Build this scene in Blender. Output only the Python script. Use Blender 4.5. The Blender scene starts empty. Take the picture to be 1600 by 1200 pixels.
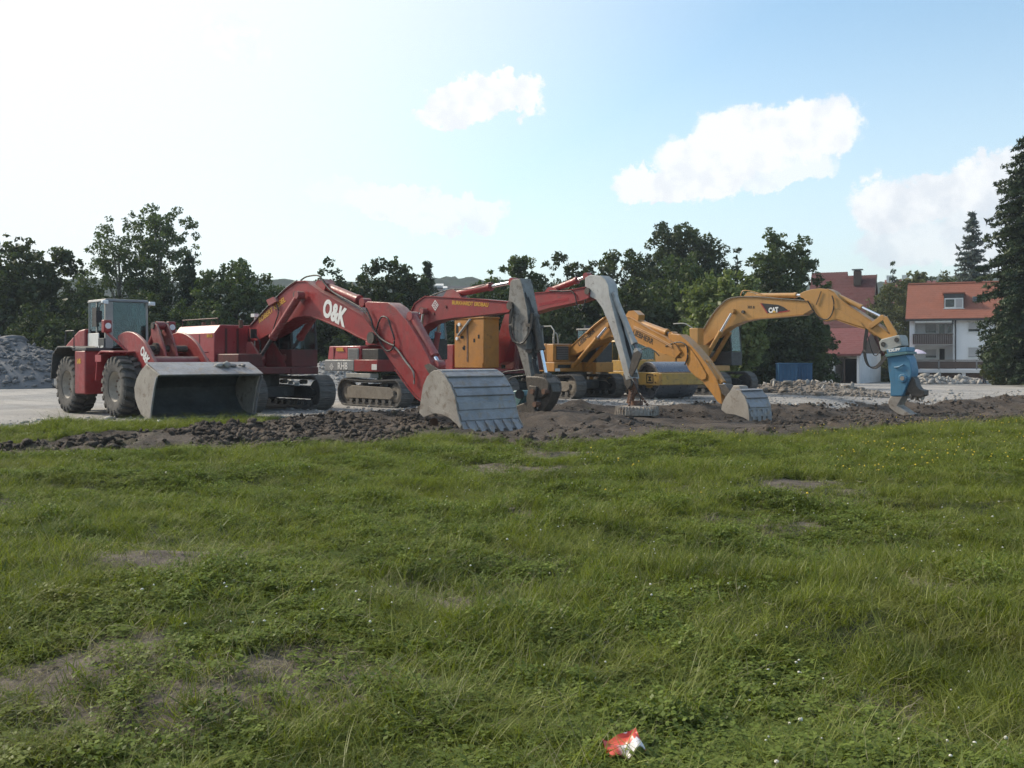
import bpy, bmesh, math, random
import numpy as np
from mathutils import Vector, Matrix, Euler
R = math.radians
random.seed(7)
rng = np.random.default_rng(7)
SC = bpy.context.scene
COL = SC.collection

# ---------------------------------------------------------------- camera, sky, sun, exposure
CAM_H, FPX, HORIZ = 1.7, 1556.0, 560.0
cam_d = bpy.data.cameras.new('camera')
cam = bpy.data.objects.new('camera', cam_d)
COL.objects.link(cam)
cam.location = (0, 0, CAM_H)
cam.rotation_euler = (R(90), 0, 0)
cam_d.sensor_width = 36.0
cam_d.lens = FPX / 1600 * 36
cam_d.shift_y = -(600 - HORIZ) / 1600
cam_d.clip_start = 0.1
cam_d.clip_end = 6000
SC.camera = cam

SUN_AZ, SUN_EL = R(-62), R(36)          # azimuth from the viewing direction, negative to the left
world = bpy.data.worlds.new('World')
SC.world = world
world.use_nodes = True
SKY_STRENGTH = 0.105


class NT:
    """tiny helper to write node trees"""
    def __init__(self, tree):
        self.t = tree
    def n(self, typ, **kw):
        nd = self.t.nodes.new(typ)
        for k, v in kw.items():
            setattr(nd, k, v)
        return nd
    def put(self, sock, v):
        if isinstance(v, bpy.types.NodeSocket):
            self.t.links.new(v, sock)
        elif v is not None:
            if sock.type == 'RGBA' and hasattr(v, '__len__') and len(v) == 3:
                v = (*v, 1)
            sock.default_value = v
    def m(self, op, a, b=None, c=None, clamp=False):
        nd = self.n('ShaderNodeMath', operation=op, use_clamp=clamp)
        self.put(nd.inputs[0], a)
        if b is not None: self.put(nd.inputs[1], b)
        if c is not None: self.put(nd.inputs[2], c)
        return nd.outputs[0]
    def v(self, op, a, b=None):
        nd = self.n('ShaderNodeVectorMath', operation=op)
        self.put(nd.inputs[0], a)
        if b is not None: self.put(nd.inputs[1], b)
        return nd.outputs['Value'] if op in ('DOT_PRODUCT', 'LENGTH') else nd.outputs[0]
    def ramp(self, x, lo, hi, a=0.0, b=1.0, smooth=True):
        nd = self.n('ShaderNodeMapRange', interpolation_type='SMOOTHSTEP' if smooth else 'LINEAR')
        self.put(nd.inputs[0], x); self.put(nd.inputs[1], lo); self.put(nd.inputs[2], hi)
        self.put(nd.inputs[3], a); self.put(nd.inputs[4], b)
        return nd.outputs[0]
    def mix(self, f, a, b, blend='MIX'):
        nd = self.n('ShaderNodeMix', data_type='RGBA', blend_type=blend)
        self.put(nd.inputs[0], f); self.put(nd.inputs[6], a); self.put(nd.inputs[7], b)
        return nd.outputs[2]
    def noise(self, vec, scale, detail=4, rough=0.55, out=0, dist=0.0):
        nd = self.n('ShaderNodeTexNoise')
        if vec is not None: self.put(nd.inputs['Vector'], vec)
        nd.inputs['Scale'].default_value = scale
        nd.inputs['Detail'].default_value = detail
        nd.inputs['Roughness'].default_value = rough
        nd.inputs['Distortion'].default_value = dist
        return nd.outputs[out]


def build_sky():
    t = NT(world.node_tree)
    bg = world.node_tree.nodes['Background']
    sky = t.n('ShaderNodeTexSky', sky_type='NISHITA', sun_disc=False)
    sky.sun_elevation = SUN_EL
    sky.sun_rotation = SUN_AZ
    sky.altitude = 350
    sky.air_density = 1.0
    sky.dust_density = 2.2
    sky.ozone_density = 1.0
    d = t.n('ShaderNodeTexCoord').outputs['Generated']
    sx = t.n('ShaderNodeSeparateXYZ'); t.put(sx.inputs[0], d)
    az = t.m('ARCTAN2', sx.outputs[0], sx.outputs[1])
    el = t.m('ARCSINE', sx.outputs[2])
    # wobble of the cloud outlines: big lumps and small curls
    n1 = t.noise(d, 11.0, 2, 0.5, out=1)
    n2 = t.noise(d, 46.0, 7, 0.66, out=1)
    o1 = t.n('ShaderNodeSeparateXYZ'); t.put(o1.inputs[0], n1)
    o2 = t.n('ShaderNodeSeparateXYZ'); t.put(o2.inputs[0], n2)
    a2 = t.m('ADD', az, t.m('ADD', t.m('MULTIPLY', t.m('SUBTRACT', o1.outputs[0], .5), .050),
                              t.m('MULTIPLY', t.m('SUBTRACT', o2.outputs[0], .5), .046)))
    e2 = t.m('ADD', el, t.m('ADD', t.m('MULTIPLY', t.m('SUBTRACT', o1.outputs[1], .5), .040),
                              t.m('MULTIPLY', t.m('SUBTRACT', o2.outputs[1], .5), .050)))
    # cumulus lobes: azimuth, elevation, half-widths in degrees, density
    lobes = [(-2.6, 14.2, 2.6, 1.25, 1), (-.2, 14.9, 2.2, 1.25, 1), (-3.6, 13.5, 2.2, .8, 1),
             (13.6, 11.9, 3.5, 2.2, 1), (16.6, 12.4, 2.9, 2.0, 1), (11.0, 10.8, 3.0, 1.9, 1),
             (8.4, 9.8, 2.9, 1.15, 1), (15.2, 10.6, 3.4, 1.2, .8),
             (20.8, 8.0, 2.4, 1.6, 1), (23.4, 8.6, 2.4, 1.3, 1), (25.9, 9.3, 2.6, 1.6, 1), (28.2, 8.6, 2.4, 1.7, 1),
             (22.5, 6.0, 4.2, 1.5, .8), (27, 6.5, 4, 2.5, .9),
             (-6.4, 8.8, 3.2, 1.2, .8), (-3.2, 8.0, 2.6, 1.0, .8), (-15.5, 17.2, 1.9, 1.3, .6),
             (-9.5, 9.4, 2.2, .8, .4)]
    mask = None
    for (A, E, w, h, k) in lobes:
        da = t.m('DIVIDE', t.m('SUBTRACT', a2, R(A)), R(w))
        de = t.m('DIVIDE', t.m('SUBTRACT', e2, R(E)), R(h))
        q = t.m('ADD', t.m('MULTIPLY', da, da), t.m('MULTIPLY', de, de))
        v = t.ramp(q, 1.10, .66, 0, k)
        mask = v if mask is None else t.m('MAXIMUM', mask, v)
    # scattered fair-weather clouds over the rest of the sky
    st = t.v('MULTIPLY', d, (1, 1, 2.2))
    fb = t.noise(st, 3.6, 7, .58)
    rest = t.ramp(fb, .56, .66, 0, .9)
    away = t.ramp(t.v('DOT_PRODUCT', d, (0, .9848, .1736)), .83, .72)
    rest = t.m('MULTIPLY', rest, away)
    mask = t.m('MAXIMUM', mask, rest)
    # soft streaks and the milky haze that thickens towards the sun and the horizon
    streak = t.ramp(t.noise(t.v('MULTIPLY', d, (3, 3, 16)), 2.2, 6, .6), .44, .76, 0, .30)
    lown = t.ramp(el, R(22), R(1), 0, 1)
    sunv = (math.sin(SUN_AZ) * math.cos(SUN_EL), math.cos(SUN_AZ) * math.cos(SUN_EL), math.sin(SUN_EL))
    glow = t.ramp(t.v('DOT_PRODUCT', d, sunv), .31, .82, 0, .97)
    veil = t.m('MAXIMUM', glow, t.m('MULTIPLY', lown, .42))
    veil = t.m('MAXIMUM', veil, t.m('MULTIPLY', t.m('MULTIPLY', streak, lown), 1.6))
    K = 1.0 / SKY_STRENGTH
    base = t.mix(1.0, sky.outputs[0], (1.36, 1.58, 1.50), 'MULTIPLY')
    c = t.mix(veil, base, (.735 * K, .75 * K, .765 * K))
    # cloud colour: bright lumps, greyer flat bases where the cloud is thick
    shade = t.noise(d, 26.0, 6, .6)
    low = t.ramp(t.m('SUBTRACT', el, t.m('MULTIPLY', az, .16)), R(2.5), R(8), 0, 1)
    br = t.m('ADD', t.ramp(shade, .36, .62, .0, .8), t.m('MULTIPLY', low, .55))
    cc = t.mix(br, (.555 * K, .59 * K, .645 * K), (.76 * K, .765 * K, .77 * K))
    c = t.mix(t.m('MULTIPLY', mask, .93), c, cc)
    t.put(bg.inputs['Color'], c)
    bg.inputs['Strength'].default_value = SKY_STRENGTH


build_sky()
sun_d = bpy.data.lights.new('sun', 'SUN')
sun_d.energy = 3.3
sun_d.angle = R(7)
sun_d.color = (1.0, .90, .74)
sun = bpy.data.objects.new('sun', sun_d)
COL.objects.link(sun)
sun_dir = Vector((math.sin(SUN_AZ) * math.cos(SUN_EL), math.cos(SUN_AZ) * math.cos(SUN_EL), math.sin(SUN_EL)))
sun.rotation_euler = (-sun_dir).to_track_quat('-Z', 'Y').to_euler()
SC.view_settings.view_transform = 'Standard'
SC.view_settings.look = 'None'
SC.view_settings.exposure = 0.55
SC.view_settings.gamma = 1.0
SC.view_settings.use_curve_mapping = False
SC.render.engine = 'CYCLES'
SC.cycles.max_bounces = 6
SC.cycles.transparent_max_bounces = 12
SC.cycles.volume_bounces = 0
SC.cycles.use_adaptive_sampling = True
SC.cycles.adaptive_threshold = 0.015
SC.cycles.use_denoising = True
SC.cycles.denoising_input_passes = 'RGB_ALBEDO_NORMAL'
SC.cycles.denoising_prefilter = 'FAST'
SC.cycles.sample_clamp_indirect = 4.0
SC.cycles.sample_clamp_direct = 12.0

# ---------------------------------------------------------------- mesh helpers


def tag(o, label=None, cat=None, group=None, kind=None):
    if label: o['label'] = label
    if cat: o['category'] = cat
    if group: o['group'] = group
    if kind: o['kind'] = kind
    return o


def empty(name, loc, rz=0.0):
    o = bpy.data.objects.new(name, None)
    COL.objects.link(o)
    o.location = loc
    o.rotation_euler = (0, 0, rz)
    o.empty_display_size = .3
    return o


def catmull(pts, k=5):
    pts = [Vector(p) for p in pts]
    if len(pts) < 3: return pts
    out = []
    for i in range(len(pts) - 1):
        p0 = pts[max(i - 1, 0)]; p1 = pts[i]; p2 = pts[i + 1]; p3 = pts[min(i + 2, len(pts) - 1)]
        for j in range(k):
            t = j / k
            out.append(.5 * ((2 * p1) + (p2 - p0) * t + (2 * p0 - 5 * p1 + 4 * p2 - p3) * t * t + (3 * p1 - p0 - 3 * p2 + p3) * t ** 3))
    out.append(pts[-1])
    return out


class MB:
    def __init__(self):
        self.v, self.f = [], []
    def add(self, vs, fs):
        b = len(self.v)
        self.v += [tuple(p) for p in vs]
        self.f += [tuple(b + i for i in f) for f in fs]
        return self
    def box(self, x0, x1, y0, y1, z0, z1, M=None, taper=None):
        vs = [Vector((x, y, z)) for z in (z0, z1) for y in (y0, y1) for x in (x0, x1)]
        if taper:                                   # top shrinks by taper in x and y
            cx, cy = (x0 + x1) / 2, (y0 + y1) / 2
            for p in vs[4:]:
                p.x = cx + (p.x - cx) * taper[0]; p.y = cy + (p.y - cy) * taper[1]
        if M is not None: vs = [M @ p for p in vs]
        return self.add(vs, [(0, 2, 3, 1), (4, 5, 7, 6), (0, 1, 5, 4), (2, 6, 7, 3), (0, 4, 6, 2), (1, 3, 7, 5)])
    def prism(self, pts, y0, y1):                   # (x, z) outline pushed along y
        n = len(pts)
        vs = [(p[0], y0, p[1]) for p in pts] + [(p[0], y1, p[1]) for p in pts]
        fs = [tuple(range(n)), tuple(range(2 * n - 1, n - 1, -1))]
        fs += [(i, (i + 1) % n, n + (i + 1) % n, n + i) for i in range(n)]
        return self.add(vs, fs)
    def ribbon(self, pts, y0, y1, th):              # open (x, z) profile with thickness th on its left side
        n = len(pts)
        P = [Vector((p[0], p[1])) for p in pts]
        off = []
        for i in range(n):
            a = P[max(i - 1, 0)]; b = P[min(i + 1, n - 1)]
            d = (b - a).normalized()
            off.append(P[i] + Vector((-d.y, d.x)) * th)
        vs = []
        for y in (y0, y1):
            vs += [(p.x, y, p.y) for p in P] + [(p.x, y, p.y) for p in off]
        fs = []
        for i in range(n - 1):
            fs += [(i, i + 1, n + i + 1, n + i), (2 * n + i, 3 * n + i, 3 * n + i + 1, 2 * n + i + 1),
                   (i, 2 * n + i, 2 * n + i + 1, i + 1), (n + i, n + i + 1, 3 * n + i + 1, 3 * n + i)]
        fs += [(0, n, 3 * n, 2 * n), (n - 1, 3 * n - 1, 4 * n - 1, 2 * n - 1)]
        return self.add(vs, fs)
    def cyl(self, a, b, r, r2=None, n=12, caps=True):
        a, b = Vector(a), Vector(b)
        r2 = r if r2 is None else r2
        q = (b - a).to_track_quat('Z', 'Y').to_matrix()
        vs = []
        for c, rr in ((a, r), (b, r2)):
            vs += [c + q @ Vector((rr * math.cos(2 * math.pi * i / n), rr * math.sin(2 * math.pi * i / n), 0)) for i in range(n)]
        fs = [(i, (i + 1) % n, n + (i + 1) % n, n + i) for i in range(n)]
        if caps: fs += [tuple(range(n))[::-1], tuple(range(n, 2 * n))]
        return self.add(vs, fs)
    def tube(self, pts, r, n=6, smooth=True, r1=None):
        P = catmull(pts) if smooth else [Vector(p) for p in pts]
        m = len(P)
        vs, fs = [], []
        up = Vector((0, 0, 1))
        for i in range(m):
            d = (P[min(i + 1, m - 1)] - P[max(i - 1, 0)]).normalized()
            s = d.cross(up)
            s = s.normalized() if s.length > 1e-3 else Vector((1, 0, 0))
            w = s.cross(d)
            rr = r if r1 is None else r + (r1 - r) * i / (m - 1)
            vs += [P[i] + (s * math.cos(2 * math.pi * k / n) + w * math.sin(2 * math.pi * k / n)) * rr for k in range(n)]
        for i in range(m - 1):
            fs += [(i * n + k, i * n + (k + 1) % n, (i + 1) * n + (k + 1) % n, (i + 1) * n + k) for k in range(n)]
        fs += [tuple(range(n))[::-1], tuple(range((m - 1) * n, m * n))]
        return self.add(vs, fs)
    def lathe(self, prof, c, n=28):                 # (radius, y) profile spun round the y axis through c
        m = len(prof)
        vs, fs = [], []
        for i in range(n):
            a = 2 * math.pi * i / n
            vs += [(c[0] + r * math.cos(a), c[1] + y, c[2] + r * math.sin(a)) for r, y in prof]
        for i in range(n):
            j = (i + 1) % n
            fs += [(i * m + k, i * m + k + 1, j * m + k + 1, j * m + k) for k in range(m - 1)]
        return self.add(vs, fs)
    def build(self, name, mat, parent=None, bevel=0.0, sharp=38, recalc=True, smooth=True):
        me = bpy.data.meshes.new(name)
        me.from_pydata(self.v, [], self.f)
        if recalc:
            bm = bmesh.new(); bm.from_mesh(me)
            bmesh.ops.recalc_face_normals(bm, faces=bm.faces)
            bm.to_mesh(me); bm.free()
        if smooth:
            me.polygons.foreach_set('use_smooth', [True] * len(me.polygons))
            me.set_sharp_from_angle(angle=R(sharp))
        me.materials.append(mat)
        o = bpy.data.objects.new(name, me)
        COL.objects.link(o)
        if parent is not None: o.parent = parent
        if bevel:
            b = o.modifiers.new('bevel', 'BEVEL')
            b.width = bevel; b.segments = 2; b.limit_method = 'ANGLE'; b.angle_limit = R(40)
        return o


def np_mesh(name, V, F, mat, parent=None, attrs=None, smooth=False):
    """fast mesh from numpy arrays; F is (n, k) with one k"""
    V = np.asarray(V, dtype=np.float32); F = np.asarray(F, dtype=np.int32)
    me = bpy.data.meshes.new(name)
    me.vertices.add(len(V)); me.vertices.foreach_set('co', V.ravel())
    k = F.shape[1]
    me.loops.add(F.size); me.loops.foreach_set('vertex_index', F.ravel())
    me.polygons.add(len(F))
    me.polygons.foreach_set('loop_start', np.arange(0, F.size, k, dtype=np.int32))
    if smooth: me.polygons.foreach_set('use_smooth', np.ones(len(F), dtype=bool))
    for an, (dom, vals) in (attrs or {}).items():
        at = me.attributes.new(an, 'FLOAT', dom)
        at.data.foreach_set('value', np.asarray(vals, dtype=np.float32))
    me.update(calc_edges=True); me.validate()
    me.materials.append(mat)
    o = bpy.data.objects.new(name, me)
    COL.objects.link(o)
    if parent is not None: o.parent = parent
    return o


def share(src, name, parent, loc=(0, 0, 0), rot=(0, 0, 0), scale=(1, 1, 1)):
    o = src.copy()
    o.name = name
    COL.objects.link(o)
    o.parent = parent
    o.location = loc; o.rotation_euler = rot; o.scale = scale
    return o


def lettering(txt, mat, parent, p0, p1, y, bold=.02, name='lettering', shear=0.0, hscale=1.0, depth=.004):
    """text on a plane of constant y, its base line from p0 to p1 (local x, z), facing -y"""
    cu = bpy.data.curves.new('text', 'FONT')
    cu.body = txt; cu.size = 1; cu.extrude = .02; cu.offset = bold; cu.shear = shear; cu.resolution_u = 3
    tmp = bpy.data.objects.new('text', cu)
    COL.objects.link(tmp)
    dg = bpy.context.evaluated_depsgraph_get()
    me = bpy.data.meshes.new_from_object(tmp.evaluated_get(dg))
    bpy.data.objects.remove(tmp)
    co = np.zeros(len(me.vertices) * 3); me.vertices.foreach_get('co', co); co = co.reshape(-1, 3)
    w = co[:, 0].max() - co[:, 0].min()
    d = Vector((p1[0] - p0[0], p1[1] - p0[1])); L = d.length; d /= L
    s = L / w
    x = (co[:, 0] - co[:, 0].min()) * s; z = co[:, 1] * s * hscale; q = co[:, 2] / .02 * depth
    out = np.stack([p0[0] + x * d.x - z * d.y, y - q, p0[1] + x * d.y + z * d.x], 1)
    me.vertices.foreach_set('co', out.astype(np.float32).ravel())
    me.update()
    me.materials.clear(); me.materials.append(mat)
    o = bpy.data.objects.new(name, me)
    COL.objects.link(o); o.parent = parent
    return o


class Rig:
    """a machine's own frame: x forward, y to its left, z up; heading phi turns from 'towards the viewer' to the right"""
    def __init__(self, X, Y, Z, phi):
        self.O = np.array([X, Y, Z], float)
        p = R(phi)
        self.f = np.array([math.sin(p), -math.cos(p), 0]); self.l = np.array([math.cos(p), math.sin(p), 0])
        self.rz = p - math.pi / 2
    def at(self, px, py, y=0.0):
        """where the sight line through a photo pixel meets the machine's plane of constant y -> local (x, z)"""
        d = np.array([(px - 800) / FPX, 1, (HORIZ - py) / FPX])
        c = np.array([0, 0, CAM_H])
        Q = self.O + self.l * y
        t = np.dot(Q - c, self.l) / np.dot(d, self.l)
        p = c + d * t - self.O
        return (float(np.dot(p, self.f)), float(p[2]))
    def pts(self, L, y):
        return [self.at(a, b, y) for a, b in L]
    def p3(self, px, py, y):
        x, z = self.at(px, py, y)
        return (x, y, z)


# numpy value noise ------------------------------------------------------------------------
_perm = rng.permutation(256).astype(np.int64)
_val = rng.random(256)


def vnoise(x, y):
    xi = np.floor(x).astype(np.int64); yi = np.floor(y).astype(np.int64)
    fx = x - xi; fy = y - yi
    fx = fx * fx * (3 - 2 * fx); fy = fy * fy * (3 - 2 * fy)
    def h(a, b): return _val[_perm[(_perm[a & 255] + b) & 255]]
    return (h(xi, yi) * (1 - fx) * (1 - fy) + h(xi + 1, yi) * fx * (1 - fy) + h(xi, yi + 1) * (1 - fx) * fy + h(xi + 1, yi + 1) * fx * fy)


def fbm(x, y, s, oct=4, gain=.5):
    x = np.asarray(x, float) * s; y = np.asarray(y, float) * s
    a, tot, amp = 0, 0, 1.0
    for i in range(oct):
        a = a + amp * vnoise(x + 17.3 * i, y - 9.1 * i); tot += amp
        x, y, amp = x * 2.03, y * 2.03, amp * gain
    return a / tot                                   # 0..1


def sstep(a, b, x):
    t = np.clip((np.asarray(x, float) - a) / (b - a), 0, 1)
    return t * t * (3 - 2 * t)
# ---------------------------------------------------------------- materials


def new_mat(name):
    m = bpy.data.materials.new(name)
    m.use_nodes = True
    t = NT(m.node_tree)
    b = m.node_tree.nodes['Principled BSDF']
    return m, t, b


def surf(name, col, col2=None, amt=.5, scale=3.0, rough=.6, metal=0.0, grime=None, grime_amt=0.0, bump=.0, bscale=40, spec=.5, fine=.12, dust=0.0):
    """paint, metal, plaster ...: a colour that drifts to a second one, with grime patches, fine speckle and relief"""
    m, t, b = new_mat(name)
    co = t.n('ShaderNodeTexCoord').outputs['Object']
    c = col
    if col2 is not None:
        f = t.ramp(t.noise(co, scale, 6, .6), .5 - .3 * amt - .08, .5 + .25, 1, 0)
        c = t.mix(f, col, col2)
    if grime is not None:
        g1 = t.noise(co, scale * 2.3, 8, .68, dist=.4)
        f = t.m('MULTIPLY', t.ramp(g1, .62 - .2 * grime_amt, .80 - .2 * grime_amt), min(1, .35 + grime_amt))
        c = t.mix(f, c, grime)
    if dust:                                       # dry dust lying on upward faces, and run-down streaks on upright ones
        up = t.n('ShaderNodeSeparateXYZ'); t.put(up.inputs[0], t.n('ShaderNodeNewGeometry').outputs['Normal'])
        f = t.m('MULTIPLY', t.ramp(up.outputs[2], .35, .95), t.ramp(t.noise(co, 2.2, 5, .65), .30, .62, .25, 1))
        c = t.mix(t.m('MULTIPLY', f, dust), c, (.30, .265, .22))
        st = t.noise(t.v('MULTIPLY', co, (7, 7, .55)), 1.0, 5, .6)
        c = t.mix(t.m('MULTIPLY', t.ramp(st, .53, .70), dust * .55), c, tuple(x * .38 + .02 for x in col))
        lt = t.noise(co, 17, 6, .75)
        c = t.mix(t.m('MULTIPLY', t.ramp(lt, .66, .74), dust), c, (.24, .20, .17))
    sp = t.noise(co, scale * 14, 3, .6)
    c = t.mix(1.0, c, t.mix(sp, (1 - fine,) * 3, (1 + fine,) * 3), 'MULTIPLY')
    t.put(b.inputs['Base Color'], c)
    rr = t.ramp(t.noise(co, scale * 5, 4, .6), .3, .7, max(.05, rough - .1), min(1, rough + .14))
    t.put(b.inputs['Roughness'], rr)
    b.inputs['Metallic'].default_value = metal
    b.inputs['Specular IOR Level'].default_value = spec
    if bump:
        nd = t.n('ShaderNodeBump'); nd.inputs['Strength'].default_value = bump; nd.inputs['Distance'].default_value = .02
        t.put(nd.inputs['Height'], t.noise(co, bscale, 5, .6)); t.put(b.inputs['Normal'], nd.outputs[0])
    return m


def flat(name, col, rough=.6, metal=0.0):
    m, t, b = new_mat(name)
    b.inputs['Base Color'].default_value = (*col, 1)
    b.inputs['Roughness'].default_value = rough
    b.inputs['Metallic'].default_value = metal
    return m


def glass_mat(name, tint=(.50, .62, .62), refl=.35):
    m, t, b = new_mat(name)
    out = m.node_tree.nodes['Material Output']
    tr = t.n('ShaderNodeBsdfTransparent'); tr.inputs[0].default_value = (*tint, 1)
    gl = t.n('ShaderNodeBsdfGlossy'); gl.inputs['Roughness'].default_value = .06
    gl.inputs[0].default_value = (.85, .92, .95, 1)
    df = t.n('ShaderNodeBsdfDiffuse'); df.inputs[0].default_value = (.07, .11, .12, 1)
    lw = t.n('ShaderNodeLayerWeight'); lw.inputs[0].default_value = .35
    m1 = t.n('ShaderNodeMixShader'); t.put(m1.inputs[0], .07); t.put(m1.inputs[1], tr.outputs[0]); t.put(m1.inputs[2], df.outputs[0])
    f = t.m('ADD', t.m('MULTIPLY', lw.outputs['Fresnel'], .35), refl * .12, clamp=True)
    m2 = t.n('ShaderNodeMixShader'); t.put(m2.inputs[0], f); t.put(m2.inputs[1], m1.outputs[0]); t.put(m2.inputs[2], gl.outputs[0])
    t.put(out.inputs[0], m2.outputs[0])
    return m


def leaf_mat(name, dark, light, trans=.28, var=1.0, field=False):
    m, t, b = new_mat(name)
    out = m.node_tree.nodes['Material Output']
    a = t.n('ShaderNodeAttribute', attribute_name='tint')
    fac = t.m('MULTIPLY', a.outputs['Fac'], var, clamp=True)
    if field:                                      # every tuft its own shade, and greener and drier stretches of meadow
        ob = t.n('ShaderNodeObjectInfo')
        fac = t.m('ADD', t.m('MULTIPLY', fac, .62), t.m('MULTIPLY', ob.outputs['Random'], .38))
    c = t.mix(fac, dark, light)
    if field:
        pos = t.n('ShaderNodeNewGeometry').outputs['Position']
        dry = t.ramp(t.noise(pos, .55, 5, .62), .50, .70, 0, .55)
        c = t.mix(dry, c, (.165, .165, .045))
        lush = t.ramp(t.noise(t.v('ADD', pos, (30, 9, 0)), .8, 4, .6), .52, .68, 0, .5)
        c = t.mix(lush, c, (.034, .056, .009))
    df = t.n('ShaderNodeBsdfDiffuse'); t.put(df.inputs[0], c)
    tl = t.n('ShaderNodeBsdfTranslucent'); t.put(tl.inputs[0], t.mix(1.0, c, (1.25, 1.35, .55), 'MULTIPLY'))
    gl = t.n('ShaderNodeBsdfGlossy'); gl.inputs['Roughness'].default_value = .5; gl.inputs[0].default_value = (.5, .5, .5, 1)
    m1 = t.n('ShaderNodeMixShader'); t.put(m1.inputs[0], trans); t.put(m1.inputs[1], df.outputs[0]); t.put(m1.inputs[2], tl.outputs[0])
    m2 = t.n('ShaderNodeMixShader'); t.put(m2.inputs[0], .045 if field else .05); t.put(m2.inputs[1], m1.outputs[0]); t.put(m2.inputs[2], gl.outputs[0])
    t.put(out.inputs[0], m2.outputs[0])
    return m


DUST = (.26, .23, .19)
M = {}
M['red'] = surf('red_paint', (.30, .022, .024), (.21, .032, .032), .6, 1.4, .42, grime=(.10, .045, .04), grime_amt=.35, bump=.05, bscale=18, dust=0.55)
M['red_dusty'] = surf('dusty_red_paint', (.30, .036, .040), (.25, .085, .08), .6, 1.8, .55, grime=(.16, .075, .06), grime_amt=.5, bump=.06, bscale=18, dust=0.7)
M['red_hood'] = surf('red_hood_paint', (.37, .042, .048), (.31, .045, .05), .5, 1.1, .36, grime=(.22, .08, .07), grime_amt=.25, bump=.03, bscale=12, dust=0.5)
M['yellow'] = surf('orange_yellow_paint', (.47, .215, .040), (.40, .19, .05), .55, 1.6, .45, grime=(.20, .10, .04), grime_amt=.35, bump=.05, bscale=18, dust=0.55)
M['cat_yellow'] = surf('warm_yellow_paint', (.48, .245, .065), (.42, .22, .07), .5, 1.6, .42, grime=(.22, .12, .05), grime_amt=.22, bump=.04, bscale=18, dust=0.45)
M['roller_yellow'] = surf('roller_yellow_paint', (.55, .33, .06), (.40, .26, .09), .6, 2.5, .5, grime=(.20, .15, .10), grime_amt=.5, bump=.05, dust=0.55)
M['orange'] = surf('generator_orange', (.44, .18, .022), (.35, .15, .03), .5, 2.0, .45, grime=(.14, .07, .03), grime_amt=.3, bump=.04, dust=0.3)
M['grey_stick'] = surf('worn_grey_paint', (.25, .245, .23), (.17, .155, .135), .6, 2.6, .6, grime=(.075, .062, .052), grime_amt=.6, bump=.08, dust=0.6)
M['white_stick'] = surf('off_white_paint', (.44, .44, .425), (.33, .325, .31), .5, 2.2, .55, grime=(.14, .12, .105), grime_amt=.42, bump=.06, dust=0.45)
M['steel'] = surf('scraped_steel', (.31, .31, .32), (.20, .20, .205), .7, 2.2, .50, metal=.35, grime=(.27, .215, .165), grime_amt=.62, bump=.12, bscale=26)
M['steel_side'] = surf('dusty_steel', (.35, .32, .28), (.24, .21, .18), .7, 1.8, .62, metal=.1, grime=(.16, .12, .09), grime_amt=.6, bump=.10, bscale=22)
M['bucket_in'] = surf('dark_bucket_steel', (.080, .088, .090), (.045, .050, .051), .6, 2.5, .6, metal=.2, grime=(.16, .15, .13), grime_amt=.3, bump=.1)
M['track'] = surf('track_steel', (.15, .145, .14), (.10, .095, .09), .6, 4.0, .6, metal=.25, grime=(.22, .19, .16), grime_amt=.5, bump=.1, dust=0.5)
M['frame_dark'] = surf('dark_frame_paint', (.030, .030, .030), (.05, .045, .04), .6, 2.5, .6, grime=(.13, .11, .09), grime_amt=.35, bump=.06, dust=0.5)
M['frame_dusty'] = surf('dust_covered_frame', (.25, .22, .18), (.17, .145, .12), .6, 3.0, .8, grime=(.09, .075, .06), grime_amt=.4, bump=.12)
M['dark_red'] = surf('dark_red_frame', (.14, .025, .025), (.08, .025, .022), .6, 2.5, .55, grime=(.06, .04, .035), grime_amt=.4, bump=.05, dust=0.45)
M['black'] = surf('black_rubber', (.018, .018, .019), (.03, .03, .03), .5, 6, .6)
M['chrome'] = flat('chrome_rod', (.80, .82, .85), .12, 1.0)
M['dull_rod'] = surf('oily_rod', (.22, .22, .23), (.10, .10, .10), .5, 8, .35, metal=.7)
M['grey'] = surf('grey_paint', (.23, .24, .245), (.17, .175, .18), .5, 2.5, .55, grime=(.11, .10, .09), grime_amt=.3, dust=0.4)
M['darkgrey'] = surf('dark_grey_paint', (.060, .063, .066), (.045, .045, .045), .5, 2.5, .55, grime=(.13, .12, .11), grime_amt=.3, dust=0.4)
M['cabgrey'] = surf('cab_pillar_grey', (.36, .36, .33), (.28, .28, .26), .5, 3, .5, grime=(.18, .17, .15), grime_amt=.2)
M['white'] = surf('white_paint', (.72, .72, .70), (.60, .60, .57), .5, 3, .5, grime=(.35, .33, .30), grime_amt=.2)
M['decal_white'] = flat('white_decal', (.76, .75, .72), .5)
M['decal_yellow'] = flat('yellow_decal', (.62, .36, .03), .5)
M['decal_black'] = flat('black_decal', (.015, .015, .017), .5)
M['decal_red'] = flat('red_decal', (.35, .02, .03), .5)
M['blue'] = surf('blue_paint', (.050, .175, .30), (.065, .19, .30), .5, 2.2, .5, grime=(.16, .18, .19), grime_amt=.38, bump=.06, dust=0.5)
M['blue_box'] = surf('container_blue', (.024, .105, .215), (.02, .08, .165), .5, 1.2, .5, grime=(.05, .06, .08), grime_amt=.3)
M['teal'] = surf('teal_paint', (.10, .21, .22), (.07, .15, .16), .5, 4, .5, grime=(.14, .12, .10), grime_amt=.4)
M['rust'] = surf('rusty_steel', (.17, .085, .05), (.10, .06, .045), .6, 6, .8, grime=(.045, .035, .03), grime_amt=.4, bump=.12)
M['greasy'] = surf('greasy_dark_steel', (.055, .048, .042), (.10, .085, .07), .6, 7, .55, metal=.2, grime=(.20, .17, .14), grime_amt=.35, bump=.15)
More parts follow.
